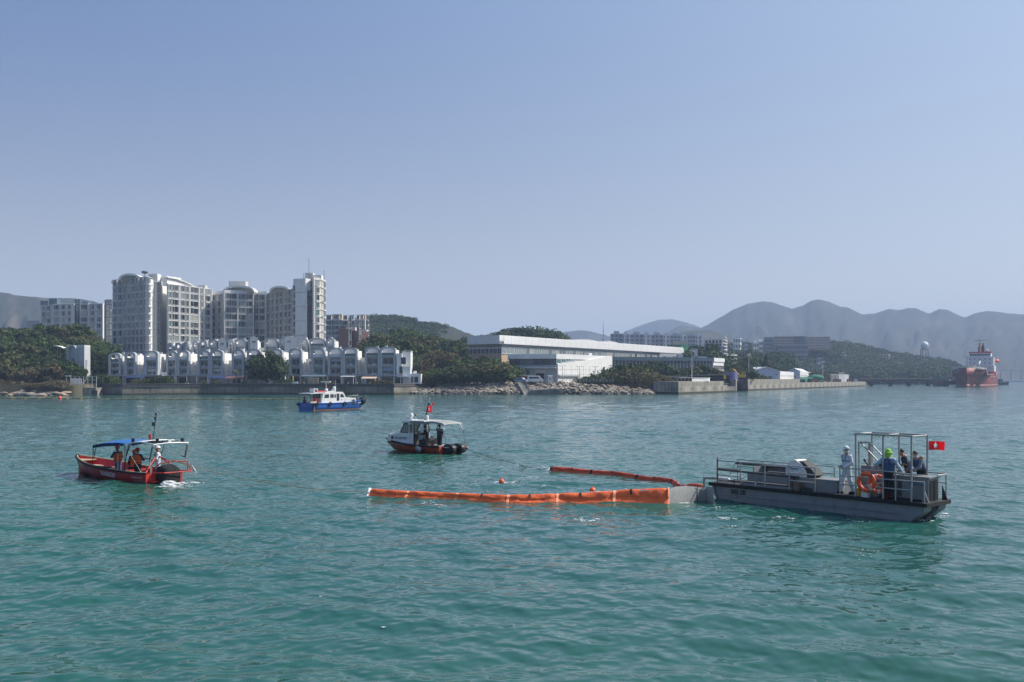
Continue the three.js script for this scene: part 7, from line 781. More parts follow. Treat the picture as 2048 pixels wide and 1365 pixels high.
  person('person in orange life vest standing with back turned amidships in the red boat', wpos(o, -1.85, -0.1, 0.2), 2.9, { ...V1, top: M.navy, bottom: M.dtrs, hatM: M.redb, J: { elR: V(0.28, 1.16, 0.1), wrR: V(0.2, 1.2, 0.3), elL: V(-0.28, 1.16, 0.1), wrL: V(-0.2, 1.18, 0.3) } });
  person('person in white uniform and pale helmet standing at the tow frame of the red boat', wpos(o, -0.6, -0.03, -0.1), -1.35, { hat: 'helmet', hatM: M.gel, straps: true, nod: 0.1, topName: 'uniform_shirt', J: { elL: V(-0.24, 1.14, 0.04), wrL: V(-0.1, 1.08, 0.26), elR: V(0.24, 1.14, 0.04), wrR: V(0.1, 1.06, 0.28) } });
  const w = thing('oar', 'white oar blade sticking out behind the red boat', 'oar', wpos(o, 0.5, 0.6, -1.08), -0.2); mesh('blade', [slab([[0, 0], [0.13, 0.04], [0.32, -0.22], [0.32, -0.32], [0.2, -0.26]], -0.02, 0.02).translate(-0.05, 0.12, 0)], M.gel, w); mesh('shaft', [bar(V(0, 0.15, 0), V(-0.9, 0.42, 0.1), 0.018)], M.wood, w);
}
// ----- small cabin launch -----
{
  const o = thing('cabin_launch', 'orange-red launch with a small grey-white cabin and twin black outboards', 'boat', V(-4.05, 0, -64), -0.693), P = (x, y, z) => V(x, y, z), pr = (pts, r) => pipe(pts.map((k) => V(...k)), r);
  const S = [[0.02, 0.95, 0.46, 0.8, -0.02, -0.25], [-1.5, 1.0, 0.46, 0.85, 0, -0.3], [-3, 0.98, 0.52, 0.78, 0.04, -0.28], [-4.2, 0.8, 0.62, 0.5, 0.12, -0.18], [-5, 0.5, 0.7, 0.22, 0.28, 0.02], [-5.5, 0.2, 0.76, 0.06, 0.5, 0.35], [-5.72, 0.04, 0.78, 0.015, 0.66, 0.6]];
  mesh('hull', [loft(hullRings(S), false, false), loft([hullRings(S)[0], hullRings(S)[0].map((p) => V(p.x, p.y, 0))], false, false)], M.dred, o); for (const g of gunwale(S, 0.02)) mesh('rub_rail', [tube(g, 0.06, 36, 7)], M.rubber, o); mesh('side_deck', [prism([...S.map(([x, b]) => [x * 0.99, b]), ...S.slice().reverse().map(([x, b]) => [x * 0.99, -b])], 0.44, 0.48)], M.wfab, o); mesh('fore_deck', [loft(S.slice(2).map(([x, b, g]) => [V(x, g, b), V(x, g + 0.04, 0), V(x, g, -b)]), false, false)], M.gel, o);
  // cabin with open door
  const cab = [[-2.45, 0.5], [-2.45, 1.92], [-3.3, 1.92], [-3.78, 1.2], [-4.0, 1.16], [-4.75, 1.06], [-4.95, 0.66]];
  for (const s of [1, -1]) { const t = s > 0 ? [0.72, 0.76] : [-0.76, -0.72]; const sh = new THREE.Shape(cab.map((p) => new THREE.Vector2(...p))); const hole = new THREE.Path([[-3.6, 1.26], [-3.28, 1.84], [-2.92, 1.84], [-2.92, 1.26]].map((p) => new THREE.Vector2(...p))), h2 = new THREE.Path([[-2.75, 1.24], [-2.75, 1.76], [-2.55, 1.76], [-2.55, 1.24]].map((p) => new THREE.Vector2(...p))); sh.holes.push(hole, h2); mesh('cabin_side', [new THREE.ExtrudeGeometry(sh, { depth: 0.04, bevelEnabled: false }).translate(0, 0, t[0])], M.gel, o);
    mesh('window_seal', [[[-3.6, 1.26], [-3.28, 1.84]], [[-3.28, 1.84], [-2.92, 1.84]], [[-2.92, 1.84], [-2.92, 1.26]], [[-2.92, 1.26], [-3.6, 1.26]], [[-3.15, 1.28], [-3.15, 1.82]]].map(([a, b]) => bar(P(a[0], a[1], s * 0.765), P(b[0], b[1], s * 0.765), a[0] === -3.15 ? 0.012 : 0.028)), M.rubber, o); mesh('side_window', [slab([[-3.58, 1.27], [-3.28, 1.82], [-2.93, 1.82], [-2.93, 1.27]], s * 0.74 - 0.003, s * 0.74 + 0.003)], M.clear, o); mesh('door_window', [...[[-2.75, 1.24, -2.75, 1.76], [-2.75, 1.76, -2.55, 1.76], [-2.55, 1.76, -2.55, 1.24], [-2.55, 1.24, -2.75, 1.24]].map(([a, b, c, d]) => bar(P(a, b, s * 0.765), P(c, d, s * 0.765), 0.025))], M.rubber, o); }
  mesh('cabin_front', [bx(0.04, 0.86, 1.44, -3.54, 1.56, 0, 0, 0, -0.588), bx(1.0, 0.04, 1.44, -4.37, 1.11, 0, 0, 0, 0.12), bx(0.04, 0.5, 1.44, -4.86, 0.86, 0, 0, 0, -0.3)], M.gel, o); mesh('windscreen', [bx(0.05, 0.6, 1.2, -3.56, 1.57, 0, 0, 0, -0.588)], M.glassb, o);
  mesh('roof', [slab([[-3.5, 1.9], [-3.4, 2.02], [-1.45, 2.04], [-1.4, 1.92]], -0.82, 0.82, 0.03)], M.gel, o); mesh('roof_edge', [bx(1.3, 0.14, 1.68, -2.0, 1.94, 0)], M.alu, o); mesh('rear_frame', [bar(P(-2.4, 0.5, 0.74), P(-2.4, 1.92, 0.74), 0.035), bar(P(-1.5, 0.48, 0.74), P(-1.5, 1.92, 0.74), 0.03), bar(P(-1.5, 0.48, -0.74), P(-1.5, 1.92, -0.74), 0.03)], M.blackp, o);
  mesh('soft_canopy', [loft([-1.4, -0.6, 0.2, 0.42].map((x, i) => [...Array(7)].map((_, k) => { const z = k / 3 - 1; return V(x, [2.06, 2.1, 2.02, 1.9][i] - 0.05 * z * z, z * 0.86); })), false, false), loft([-1.4, -0.6, 0.2, 0.42].map((x, i) => [V(x, [2.01, 2.05, 1.97, 1.85][i], 0.86), V(x, [1.9, 1.93, 1.86, 1.78][i], 0.87)]), false, false)], M.wfab, o); for (const s of [1, -1]) { mesh('canopy_leg', pr([[0.42, 1.88, s * 0.84], [0.46, 1.5, s * 0.86], [0.2, 1.85, s * 0.85]], 0.018), M.gel, o); mesh('chain', [bar(P(0.46, 1.5, s * 0.86), P(0.6, 0.5, s * 0.9), 0.01)], M.blackp, o); }
  mesh('boat_hook', [bar(P(-1.45, 1.52, 0.78), P(0.46, 1.5, 0.86), 0.024), bar(P(-0.95, 1.35, 0.78), P(-0.95, 1.72, 0.78), 0.03)], M.cream, o); mesh('winch_plate', [cyl(0.09, 0.06, 0, 0, 0).rotateX(1.57).translate(-1.5, 1.54, 0.8), bx(0.3, 0.36, 0.05, -1.66, 1.5, 0.74)], M.frame, o);
  mesh('helm_console', [bx(0.5, 0.6, 1.3, -2.95, 0.8, 0)], M.dark, o); mesh('seat_box', [bx(0.5, 0.4, 1.2, -1.75, 0.68, 0)], M.blackp, o); mesh('wheel', [new THREE.TorusGeometry(0.18, 0.02, 6, 18).rotateY(1.2).translate(-2.6, 1.15, 0.3)], M.blackp, o); mesh('inner_box', [bx(0.3, 0.3, 0.3, -1.9, 0.98, 0.5)], M.wfab, o);
  mesh('bow_rail', pr([[-5.25, 0.72, 0.3], [-5.0, 1.46, 0.32], [-4.5, 1.5, 0.45], [-4.45, 1.1, 0.5]], 0.018), M.steel, o); mesh('bow_rail', pr([[-4.45, 1.48, 0.48], [-3.8, 1.5, 0.6]], 0.018), M.steel, o); mesh('bow_rail', pr([[-5.25, 0.72, -0.3], [-5.0, 1.46, -0.32], [-4.5, 1.5, -0.45]], 0.018), M.steel, o); mesh('anchor_gear', [bx(0.3, 0.12, 0.2, -5.2, 0.82, 0), ball(0.1, -5.0, 0.85, 0.1)], M.blackp, o);
  mesh('radar', [cyl(0.1, 0.25, -3.15, 2.04, 0.3), ball(0.16, -3.1, 2.34, 0.3, 0.9, 1.1, 0.9), bx(0.4, 0.1, 0.2, -3.3, 2.2, 0.3), bx(0.7, 0.08, 0.5, -3.1, 2.07, 0.3)], M.gel, o); mesh('dome', [new THREE.CapsuleGeometry(0.12, 0.16, 5, 12).translate(-1.75, 2.2, 0.2)], M.gel, o); mesh('aerial', [bar(P(-2.6, 2.04, 0.4), P(-2.6, 2.32, 0.4), 0.012)], M.gel, o); mesh('small_lamp', [ball(0.07, -2.6, 2.4, 0.4, 1, 1.3, 1, 8)], M.rust, o);
  mesh('mast', [bar(P(-2.05, 2.03, 0.1), P(-1.72, 3.1, 0.1), 0.035, 0.03), bar(P(-2.0, 2.03, -0.1), P(-1.95, 2.5, 0.0), 0.02)], M.blackp, o); mesh('mast_top', [bar(P(-1.72, 3.1, 0.1), P(-1.58, 3.5, 0.1), 0.03)], M.gel, o); mesh('mast_light', [bx(0.1, 0.12, 0.1, -1.68, 3.12, 0.1)], M.blackp, o);
  mesh('fender', [new THREE.CapsuleGeometry(0.15, 0.32, 5, 14).rotateZ(1.2).translate(-1.55, 0.25, 1.12)], M.wfab, o); mesh('fender_cap', [ball(0.13, -1.28, 0.18, 1.12)], M.rubber, o); mesh('fender_line', [bar(P(-1.7, 0.15, 1.15), P(-2.0, -0.1, 1.3), 0.014)], M.rubber, o);
  for (const z of [0.42, -0.42]) { mesh('outboard', [loft([[0.02, 0.1, 0.46, 0.14], [0.1, 0.02, 0.6, 0.24], [0.45, 0.0, 0.64, 0.27], [0.78, 0.04, 0.56, 0.24], [0.86, 0.14, 0.4, 0.14]].map(([x, y0, y1, w]) => [...Array(12)].map((_, i) => { const a = i / 12 * 6.283; return V(x + 0.05, lerp(y0, y1, 0.5 + 0.5 * Math.sign(Math.sin(a)) * Math.sqrt(Math.abs(Math.sin(a)))), z + w * Math.sign(Math.cos(a)) * Math.sqrt(Math.abs(Math.cos(a)))); })))], M.blackp, o); mesh('outboard_leg', [bx(0.4, 0.7, 0.22, 0.45, -0.2, z)], M.blackp, o); mesh('outboard_stripe', [bx(0.4, 0.04, 0.56, 0.42, 0.42, z)], M.frame, o); }
  mesh('stern_bracket', [bx(0.3, 0.42, 0.1, 0.5, 0.3, -0.92)], M.dred, o); mesh('stern_fitting', [ball(0.07, 0.35, 0.5, 0.0), bx(0.12, 0.2, 0.1, 0.4, 0.4, 0.02), ball(0.09, 0.72, 0.3, -0.98)], M.alu, o); mesh('transom_panel', [bx(0.05, 0.55, 0.5, 0.05, 0.2, 0.7)], M.dred, o);
  hullPatch('lettering', [[-2.45, 0.742, 1.2, 0.742, 0.5, 0.5], [-4.9, 0.742, 1.2, 0.742, 0.5, 0.5]], 1, -4.55, -2.98, 0.88, 0.3, (g, w, h) => { g.fillStyle = '#1a2350'; g.beginPath(); g.arc(h * 0.45, h * 0.5, h * 0.4, 0, 6.3); g.fill(); g.fillRect(h * 1.05, h * 0.35, h * 0.18, h * 0.3); g.font = 'bold ' + h * 0.8 + 'px sans-serif'; g.textBaseline = 'middle'; g.fillText('W M5109', h * 1.45, h * 0.54, w - h * 1.5); }, o);
  flagOn('small red flag on the mast of the orange-red launch', wpos(o, -1.88, 2.98, 0.1), 0.34, 0.42, 0.2, true, 0.09); flagOn('tiny red pennant near the mast top of the orange-red launch', wpos(o, -1.45, 3.2, 0.1), 0.16, 0.13, 0.4, false, 0.03);
  person('person in a navy shirt with one arm raised at the stern of the launch', wpos(o, -0.72, 0.14, 0.1), 2.5, { top: M.navy, bottom: M.dtrs, sleeves: 'short', hem: 0.12, turn: 0.1, J: { elR: V(0.36, 1.36, 0.1), wrR: V(0.34, 1.6, 0.22), elL: V(-0.26, 1.13, 0.02), wrL: V(-0.22, 0.92, 0.12) } });
  person('person in dark clothes sitting at the helm inside the launch cabin', wpos(o, -1.9, 0.3, 0.1), -1.6, { top: M.dtrs, bottom: M.dtrs, J: { pel: V(0, 0.6, 0), chest: V(0, 0.94, 0.04), neck: V(0, 1.14, 0.07), head: V(0, 1.2, 0.1), shL: V(-0.185, 1.09, 0.06), shR: V(0.185, 1.09, 0.06), elL: V(-0.25, 0.88, 0.2), wrL: V(-0.15, 0.85, 0.42), elR: V(0.25, 0.88, 0.2), wrR: V(0.15, 0.85, 0.42), hipL: V(-0.09, 0.57, 0.02), hipR: V(0.09, 0.57, 0.02), knL: V(-0.13, 0.55, 0.42), knR: V(0.13, 0.55, 0.42), anL: V(-0.13, 0.2, 0.4), anR: V(0.13, 0.2, 0.4) } });
  const g = thing('gear_bag', 'orange and white gear heap between the cabin and the man on the launch', 'gear bag', wpos(o, -1.15, 0.48, 0.35), 0.3); mesh('bag', [ball(0.2, 0, 0.42, 0, 0.8, 1, 0.7)], M.peach, g); mesh('strap', [bx(0.35, 0.05, 0.3, 0, 0.12, 0)], M.orange, g); mesh('bundle', [ball(0.16, 0.02, 0.18, 0.05, 1, 1.2, 0.8)], M.maroon, g);
}
// ----- blue harbour launch -----
{
  const o = thing('harbour_launch', 'blue-hulled harbour launch with a white wheelhouse and black tyre fenders', 'boat', V(-30.4, 0, -147.4), 0.977), P = (x, y, z) => V(x, y, z), S = [[0, 1.6, 1.18, 1.45, 0.1, -0.5], [2, 1.72, 1.14, 1.6, 0.1, -0.6], [5, 1.75, 1.14, 1.6, 0.1, -0.6], [8, 1.6, 1.22, 1.2, 0.15, -0.6], [10, 1.15, 1.34, 0.6, 0.3, -0.4], [11.3, 0.5, 1.46, 0.2, 0.5, 0], [11.9, 0.08, 1.52, 0.03, 0.8, 0.4]];
  mesh('hull', [loft(hullRings(S), false, false), loft([hullRings(S)[0], hullRings(S)[0].map((p) => V(p.x - 0.02, p.y, 0))], false, false)], M.blue, o); mesh('boot_stripe', [loft(S.slice(0, 6).map(([x, b, g, c, ch]) => [V(x, 0.02, c + 0.02), V(x, 0.22, lerp(c, b, 0.12) + 0.02)]), false, false), loft(S.slice(0, 6).map(([x, b, g, c, ch]) => [V(x, 0.02, -c - 0.02), V(x, 0.22, -lerp(c, b, 0.12) - 0.02)]), false, false)], M.maroon, o); mesh('deck', [prism([...S.map(([x, b]) => [x, b - 0.05]), ...S.slice().reverse().map(([x, b]) => [x, -b + 0.05])], 1.0, 1.08)], M.frame, o); for (const g of gunwale(S, 0.03)) mesh('rub_rail', [tube(g, 0.07, 30, 6)], M.blue, o);
  mesh('wheelhouse', [slab([[2.0, 1.1], [2.3, 2.2], [2.35, 2.6], [3.2, 2.68], [4, 2.85], [5, 2.75], [6.4, 2.72], [6.75, 2.55], [7.2, 1.9], [7.7, 1.85], [9.3, 1.75], [9.5, 1.2], [9.2, 1.1]], -1.2, 1.2, 0.05)], M.gel, o); mesh('aft_bulkhead', [bx(0.06, 1.5, 2.3, 2.02, 1.85, 0)], M.trim, o);
  const side = (pts, nm, m) => { for (const z of [1.205, -1.225]) mesh(nm, [slab(pts, z, z + 0.02)], m, o); }; side([[2.55, 1.9], [2.7, 2.42], [3.55, 2.45], [3.55, 1.9]], 'window', M.glassb); side([[3.85, 1.92], [3.85, 2.45], [4.55, 2.45], [4.55, 1.92]], 'window', M.glassb); side([[4.7, 1.92], [4.7, 2.42], [5.05, 2.42], [5.05, 1.92]], 'window', M.panes[2]); side([[5.2, 1.45], [5.2, 2.52], [5.75, 2.52], [5.75, 1.45]], 'door', M.glassb); side([[6.0, 1.95], [6.0, 2.45], [6.5, 2.45], [6.85, 1.98]], 'window', M.glassb); side([[3.75, 1.32], [3.75, 1.72], [4.2, 1.72], [4.2, 1.32]], 'vent_panel', M.frame); side([[7.0, 1.45], [7.0, 1.8], [7.45, 1.78], [7.45, 1.45]], 'vent_panel', M.frame); side([[6.2, 1.5], [6.2, 1.68], [6.4, 1.68], [6.4, 1.5]], 'badge', M.canvasb);
  for (let i = 0; i < 4; i++) mesh('aft_window', [bx(0.04, 0.6, 0.36, 1.97, 2.2, -0.85 + i * 0.56)], M.glassb, o);
  mesh('aft_canopy', [bx(3.0, 0.1, 2.5, 1.2, 2.62, 0, 0, 0, 0.03)], M.gel, o); for (const z of [1.1, -1.1]) mesh('canopy_post', [bar(P(0.1, 1.1, z), P(0.1, 2.58, z), 0.04)], M.steel, o); mesh('roof_cooler', [bx(0.8, 0.62, 0.9, 1.5, 3.0, 0.1)], M.gel, o); mesh('cooler_grille', [bx(0.5, 0.4, 0.02, 1.5, 3.0, 0.57)], M.panes[2], o); mesh('red_raft', [new THREE.CapsuleGeometry(0.1, 1.6, 4, 10).rotateZ(1.57).translate(2.2, 2.85, 0.9)], M.redb, o);
  mesh('mast', [bar(P(4.3, 2.8, 0), P(4.1, 4.3, 0), 0.06)], M.peach, o); mesh('radar_bar', [bx(0.2, 0.18, 1.9, 4.1, 4.3, 0)], M.gel, o); mesh('dome', [new THREE.CapsuleGeometry(0.26, 0.35, 5, 12).translate(5.7, 3.2, 0.2)], M.gel, o); mesh('dome', [ball(0.28, 3.9, 3.05, 0.3)], M.gel, o); mesh('searchlight', [cyl(0.15, 0.3, 5.0, 2.8, 0.4), bx(0.3, 0.3, 0.3, 4.6, 2.95, -0.3)], M.offwhite, o); mesh('aerial', [bar(P(6.0, 2.75, 0.2), P(6.0, 4.6, 0.2), 0.025)], M.gel, o);
  mesh('bow_rail', pipe([P(8, 2.1, 0.9), P(10.6, 2.2, 0.6), P(11.2, 2.3, 0), P(10.6, 2.2, -0.6)], 0.03).concat([bar(P(11, 1.4, 0.2), P(11, 2.3, 0.2), 0.03), bar(P(9.8, 1.3, 0.8), P(9.8, 2.15, 0.75), 0.03)]), M.steel, o); mesh('stern_post', [bar(P(0.3, 1.1, -0.6), P(0.3, 2.1, -0.6), 0.16), bx(0.4, 0.4, 0.4, 0.3, 1.4, -0.6)], M.blackp, o); mesh('stern_rail', pipe([P(0.1, 1.1, 1.3), P(0.1, 1.8, 1.3), P(0.1, 1.8, -1.4), P(0.1, 1.1, -1.4)], 0.03), M.steel, o); mesh('deck_gear', [bx(1.3, 0.3, 0.9, 0.9, 1.25, 0.3)], M.peach, o); mesh('red_drum', [cyl(0.25, 0.8, 1.5, 1.1, 0.5)], M.redb, o); mesh('deck_rope', [ball(0.35, 0.6, 1.2, -0.4, 1.2, 0.6, 1)], M.maroon, o);
  for (const [x, z] of [[0.6, 1], [3.2, 1], [6.4, 1], [8.7, 1], [9.8, 1]]) { const b = hullAt(S, x, 0.95); mesh('tyre_fender', [new THREE.TorusGeometry(0.24, 0.11, 8, 18).rotateY(x > 8 ? 0.4 : 0).translate(x, x > 8 ? 1.3 : 0.98, b + 0.1)], M.rubber, o); } mesh('corner_fender', [bar(P(-0.02, 0.2, 1.5), P(-0.05, 1.1, 1.62), 0.14)], M.rubber, o); mesh('corner_fender', [ball(0.25, -0.05, 1.0, -1.55)], M.rubber, o); for (let i = 0; i < 3; i++) mesh('bow_tyre', [new THREE.TorusGeometry(0.42, 0.2, 9, 20).rotateY(1.57 - 0.3).translate(11.9 + i * 0.22, 1.25 + 0.08 * i, 0.1)], M.rubber, o); mesh('side_stain', [bx(0.06, 0.9, 0.04, 0.1, 0.6, 1.6)], M.peach, o);
  const L = sign('lettering', 1.6, 0.5, (g, w, h) => { g.fillStyle = '#9fb0d0'; g.font = h * 0.3 + 'px sans-serif'; chinese(g, w * 0.5, h * 0.3, 3, '#9fb0d0'); for (let i = 0; i < 12; i++) g.fillRect(w * 0.06 + i * w * 0.075, h * 0.5, w * 0.045, h * 0.16); }, o); L.position.set(-0.06, 0.75, 0); L.rotation.y = -Math.PI / 2;
}
// ---------- booms, buoys, ropes, foam ----------
function boom(name, label, pts, m, joints, straps, endM) {    // pts: [u, v top, v waterline]; D follows from the waterline
  const C = pts.map(([u, vt, vw]) => { const D = EYE * FOC / (vw - HY), p = V(X(u, D), 0, -D); return { p, h: Math.max(0.12, Y(vt, D) * 1.02) }; }), o = thing(name, label, 'oil boom', C[0].p.clone());
  const cp = new THREE.CatmullRomCurve3(C.map((c) => c.p), false, 'centripetal'), N = C.length - 1, prof = [[-0.24, 0.1], [-0.36, 0.5], [-0.3, 0.8], [-0.12, 0.98], [0.06, 1], [0.24, 0.88], [0.4, 0.62], [0.44, 0.46], [0.42, 0.38], [0.62, 0.18], [0.9, -0.08], [0.8, -0.5], [-0.2, -0.5]];
  const ring = (t, pinch) => { const k = clamp(t, 0, 1) * N, i = Math.min(N - 1, Math.floor(k)), f = k - i, h = lerp(C[i].h, C[i + 1].h, f), p = cp.getPoint(clamp(t, 0, 1)), d = cp.getTangent(clamp(t, 0, 1)), n = V(-d.z, 0, d.x).normalize(); if (n.z < 0) n.negate(); const w = Math.min(h, 0.34), sy = seaY(p.x, p.z) * 0.6; return prof.map(([a, b], q) => { const s = q < 8 && q > 0 ? 1 - 0.42 * pinch : 1, wob = (fbm(t * 60, q * 0.7, 2, 91) - 0.5) * 0.07; return V(p.x + n.x * (a * w * 1.1 * s + wob) - o.position.x, b * h * (1 - 0.1 * pinch * b) + sy + wob * 0.5, p.z + n.z * (a * w * 1.1 * s + wob) - o.position.z); }); };
  for (let j = 0; j < joints.length - 1; j++) { const a = joints[j], b = joints[j + 1], R = []; for (let i = 0; i <= 14; i++) { const f = i / 14; R.push(ring(lerp(a, b, f), Math.max(0, 1 - Math.min(f, 1 - f) * 9))); } mesh('float_section', [loft(R)], m, o); if (j) { const q = ring(a - 0.004, 0.6), w = ring(a + 0.004, 0.6); mesh('joint_strip', [loft([q, w].map((r) => r.map((p) => V(p.x, p.y * 1.03 + 0.01, p.z + 0.012))), true)], endM, o); } }
  for (const t of straps) { const r = ring(t, 0), s = ring(t + 0.006, 0); mesh('strap', [loft([r, s].map((k) => k.slice(2, 7).map((p) => V(p.x, p.y + 0.012, p.z + 0.012))), false, false)], M.rubber, o); } return { o, C, ring };
}
const mJoint = mat('pale_orange_patch', [0.85, 0.27, 0.13], 0.6, { map: T.wear, m: 0.5 });
const B1 = boom('oil_boom', 'near orange inflatable boom lying in sections on the water, growing taller towards the barge', [[742, 979, 992.5], [816, 984, 996.5], [917, 989, 1001], [1017, 992, 1006], [1116, 990, 1007], [1231, 986, 1009], [1336, 978.5, 1011]], M.orange, [0, 0.165, 0.33, 0.5, 0.665, 0.83, 1], [0.41, 0.57, 0.73, 0.88], mJoint);
{ const q = B1.ring(0, 0).map((p) => p.clone()); mesh('end_plate', [loft([q.map((p) => V(p.x - 0.06, p.y * 1.15, p.z)), q])], M.clad, B1.o); const e = B1.ring(1, 0); mesh('end_strip', [loft([e, e.map((p) => V(p.x + 0.05, p.y * 1.02, p.z))])], mJoint, B1.o); const l = B1.ring(0.93, 0); mesh('white_label', [bx(0.3, 0.04, 0.01, l[5].x - 0.1, l[5].y + 0.01, l[5].z + 0.03)], M.clad, B1.o); }
const B2 = boom('oil_boom', 'far dark orange boom running out from the barge bow towards the launch', [[1107, 934, 943.5], [1160, 938.5, 947], [1220, 944, 952.5], [1275, 950, 958.5], [1338, 958, 966.5], [1360, 967.5, 974], [1380, 968, 979], [1407, 971, 984]], M.dorange, [0, 0.2, 0.43, 0.6, 0.72, 1], [0.1, 0.3, 0.5, 0.66], M.rubber);
{ const q = B2.ring(0, 0); mesh('end_cap', [loft([q.map((p) => V(p.x - 0.12, p.y + 0.02, p.z)), q])], M.rubber, B2.o); }
{ // grey fabric funnel between the near boom and the barge
  const o = thing('fabric_funnel', 'grey-white fabric panel joining the near boom to the barge bow', 'fabric panel', V(5.9, 0, -37.7)), top = [[1338, 979, 37.7], [1352, 974, 38.0], [1372, 972.5, 38.6], [1398, 975, 39.2], [1412, 977, 39.2]], R = (dz) => top.map(([u, v, D], i) => { const x = X(u, D) - 5.9, y = Y(v, D), z = -D + 37.7 + dz; return [V(x, y, z), V(x + 0.02, y * 0.6, z + 0.03 * (i % 2)), V(x, 0.05, z + 0.04), V(x, -0.4, z)]; });
  mesh('panel', [loft([...R(0)].map((r, i) => [...r, ...R(-0.03)[i].reverse()]), true)], M.wfab, o); for (const [u, D] of [[1368, 38.6], [1378, 38.8], [1395, 39.1]]) mesh('seam_pole', [bar(V(X(u, D) - 5.9, -0.3, -D + 37.75), V(X(u, D) - 5.9, 0.62, -D + 37.75), 0.012)], M.dark, o); mesh('edge_pole', [bar(V(0.02, -0.3, 0.05), V(0.02, 0.6, 0.05), 0.025)], M.clad, o);
  mesh('side_panel', [loft([[V(X(1412, 39.2) - 5.9, 0.55, -1.5), V(X(1412, 39.2) - 5.9, -0.4, -1.5)], [V(7.75 - 5.9, 0.6, -0.72), V(7.75 - 5.9, -0.4, -0.72)]], false, false)], M.wfab, o);
}
for (const [u, vw, r, l] of [[1003, 966.5, 0.125, 'round orange buoy floating between the two booms, left of the other'], [1185, 984, 0.135, 'round orange buoy floating just behind the near boom']]) { const D = EYE * FOC / (vw - HY), x = X(u, D), o = thing('buoy', l, 'buoy', V(x, seaY(x, -D) + r * 0.55, -D)); mesh('ball', [new THREE.SphereGeometry(r, 24, 16)], M.buoy, o); mesh('eye', [new THREE.TorusGeometry(0.03, 0.012, 6, 12).translate(0, r + 0.02, 0)], M.buoy, o); }
{ const D = 236, x = X(119, D), o = thing('buoy', 'small red buoy on the floating line before the pale shore rocks', 'buoy', V(x, 0.25, -D)); mesh('ball', [new THREE.SphereGeometry(0.42, 16, 12)], M.buoy, o); mesh('post', [bar(V(0, 0.3, 0), V(0, 0.8, 0), 0.05)], M.redb, o);
  const q = thing('float_line', 'long line of small yellowish floats on the water before the sea wall', 'float line', V(X(300, 234), 0, -234)), G = prep([new THREE.CapsuleGeometry(0.09, 0.8, 4, 8).rotateZ(1.57)]); for (let i = 0; i < 120; i++) { const u = -60 + i * 5.6, d = 240 - 10 * sstep(u, -60, 300) + 3 * Math.sin(u / 90), m = new THREE.Mesh(G, u < 190 ? (i % 5 ? M.rust : M.yellow) : i % 3 ? mFloat() : M.rust); m.name = numbered('float'); m.position.set(X(u, d) - q.position.x, 0.12, -d + 234); m.rotation.y = rr(-0.3, 0.3); m.castShadow = true; q.add(m); } mesh('line', [tube([...Array(40)].map((_, i) => { const u = -60 + i * 17, d = 240 - 10 * sstep(u, -60, 300) + 3 * Math.sin(u / 90); return V(X(u, d) - q.position.x, 0.06, -d + 234); }), 0.05, 120, 5)], M.rope, q); function mFloat() { return mats.dull_yellow_float ?? mat('dull_yellow_float', [0.26, 0.24, 0.1], 0.7); } }
{ const by = (n) => scene.getObjectByName(n), a = wpos(by('open_boat'), -0.55, 1.22, 0), b = V(X(738, 41.0), 0.12, -41.0), c = wpos(by('cabin_launch'), 0.5, 0.35, -0.7), d = V(X(1095, 51.6), 0.02, -51.6), sag = (p, q, s) => [...Array(13)].map((_, i) => { const t = i / 12, r = p.clone().lerp(q, t); r.y = Math.max(r.y - s * 4 * t * (1 - t), seaY(r.x, r.z) + 0.012); return r; });
  tag(mesh('tow_rope', [tube(sag(a, b, 0.35), 0.013, 60, 5)], M.rope), 'pale tow rope from the red open boat to the near boom end', 'rope'); tag(mesh('tow_rope', [tube(sag(c, d, 0.12), 0.013, 60, 5)], M.blacker), 'dark tow rope trailing from the orange-red launch to the far boom', 'rope'); }
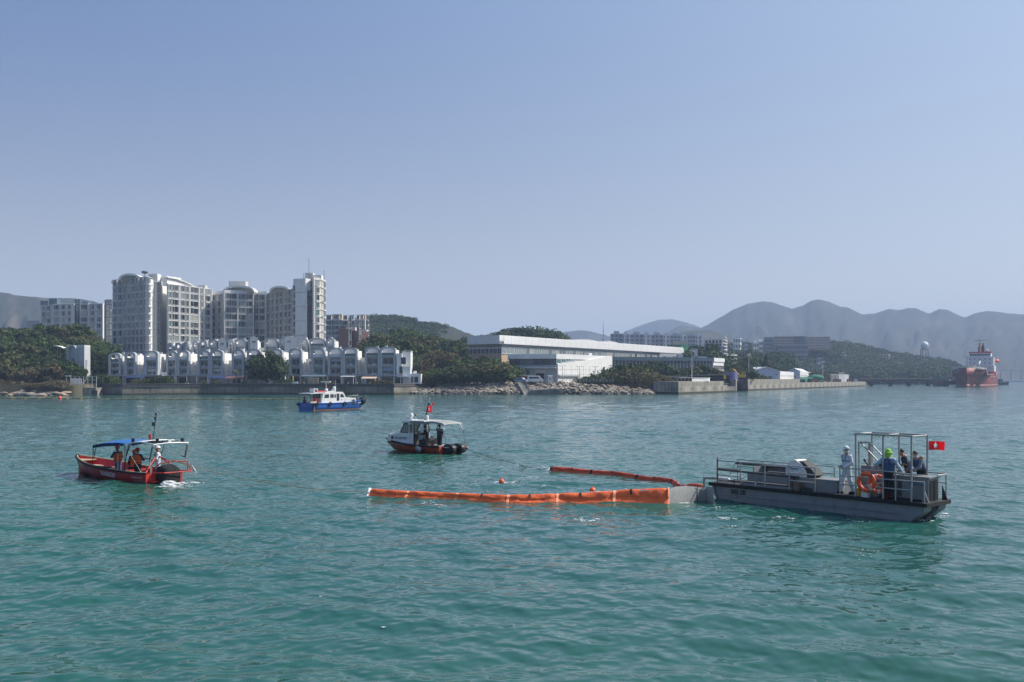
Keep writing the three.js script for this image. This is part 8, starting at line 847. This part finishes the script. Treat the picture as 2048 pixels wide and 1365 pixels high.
// white water
function foam(label, spots) {
  const g = []; const r = rng(label.length * 7); const p = [];
  for (const [u, v, w, h, n, s0 = 0.06, lift = 0] of spots) for (let i = 0; i < n; i++) {
    const a = r() * 6.283, k = Math.sqrt(r()), uu = u + Math.cos(a) * k * w, vv = v + Math.sin(a) * k * h, D = EYE * FOC / (vv - HY), x = X(uu, D), s = s0 * rr(0.3, 1.4, r) * (1.2 - k * 0.8), y = seaY(x, -D) + 0.02 + lift * r() * (1 - k) , m = 5 + (r() * 4 | 0), st = rr(1.2, 3.2, r), c = []; for (let j = 0; j < m; j++) { const b = j / m * 6.283; c.push([Math.cos(b) * s * st * rr(0.5, 1.2, r), Math.sin(b) * s * rr(0.5, 1.2, r)]); }
    for (let j = 0; j < m; j++) { const q = c[j], t = c[(j + 1) % m]; p.push(x, y + s * 0.35, -D, x + q[0], y, -D + q[1], x + t[0], y, -D + t[1]); }
  }
  const G = new THREE.BufferGeometry(); G.setAttribute('position', new THREE.Float32BufferAttribute(p, 3)); G.computeVertexNormals(); tag(mesh('foam', [G], M.foam), label, null, null, 'stuff');
}
foam('white churned water behind the red open boat', [[338, 971, 18, 4, 150, 0.08, 0.2], [360, 971, 28, 4, 90, 0.045, 0.08], [388, 968, 20, 1.5, 30, 0.04], [330, 975, 22, 2, 25, 0.04]]);
foam('thin streaks of foam around the booms and buoys', [[1000, 966, 14, 2, 26, 0.05], [1030, 965, 26, 2, 34, 0.03], [1060, 955, 36, 4, 30, 0.025], [1098, 941, 7, 5, 26, 0.04, 0.1], [1080, 936, 30, 5, 18, 0.03], [1090, 973, 10, 2, 14, 0.03], [1190, 986, 14, 2, 26, 0.03], [1215, 981, 20, 3, 18, 0.025], [860, 1005, 22, 3, 26, 0.025], [880, 1014, 16, 4, 22, 0.025], [780, 996, 18, 2, 16, 0.02], [820, 980, 50, 3, 26, 0.02], [930, 974, 50, 5, 26, 0.02], [1180, 1042, 30, 4, 34, 0.03], [1160, 1040, 14, 2, 16, 0.03], [1350, 1006, 18, 2, 26, 0.03], [1372, 1009, 14, 2, 22, 0.035], [1310, 1026, 40, 5, 12, 0.02], [841, 927, 4, 1, 6, 0.03], [767, 1251, 2, 1, 3, 0.02], [640, 1191, 3, 1, 3, 0.02], [960, 965, 40, 8, 12, 0.02], [1250, 975, 30, 8, 14, 0.02]]);
foam('small white water along the hull and stern of the grey barge', [[1562, 1035, 20, 3, 30, 0.022], [1582, 1037, 16, 2, 18, 0.02], [1860, 1042, 26, 3, 34, 0.03], [1890, 1034, 10, 5, 30, 0.035, 0.06], [1545, 1048, 40, 3, 14, 0.02], [1450, 1038, 30, 4, 22, 0.03], [1440, 1018, 14, 3, 16, 0.025], [1730, 1105, 30, 12, 26, 0.02], [1700, 1048, 60, 4, 12, 0.02], [1470, 1060, 20, 6, 16, 0.025]]);
scene.updateMatrixWorld(true);
renderer.render(scene, camera);
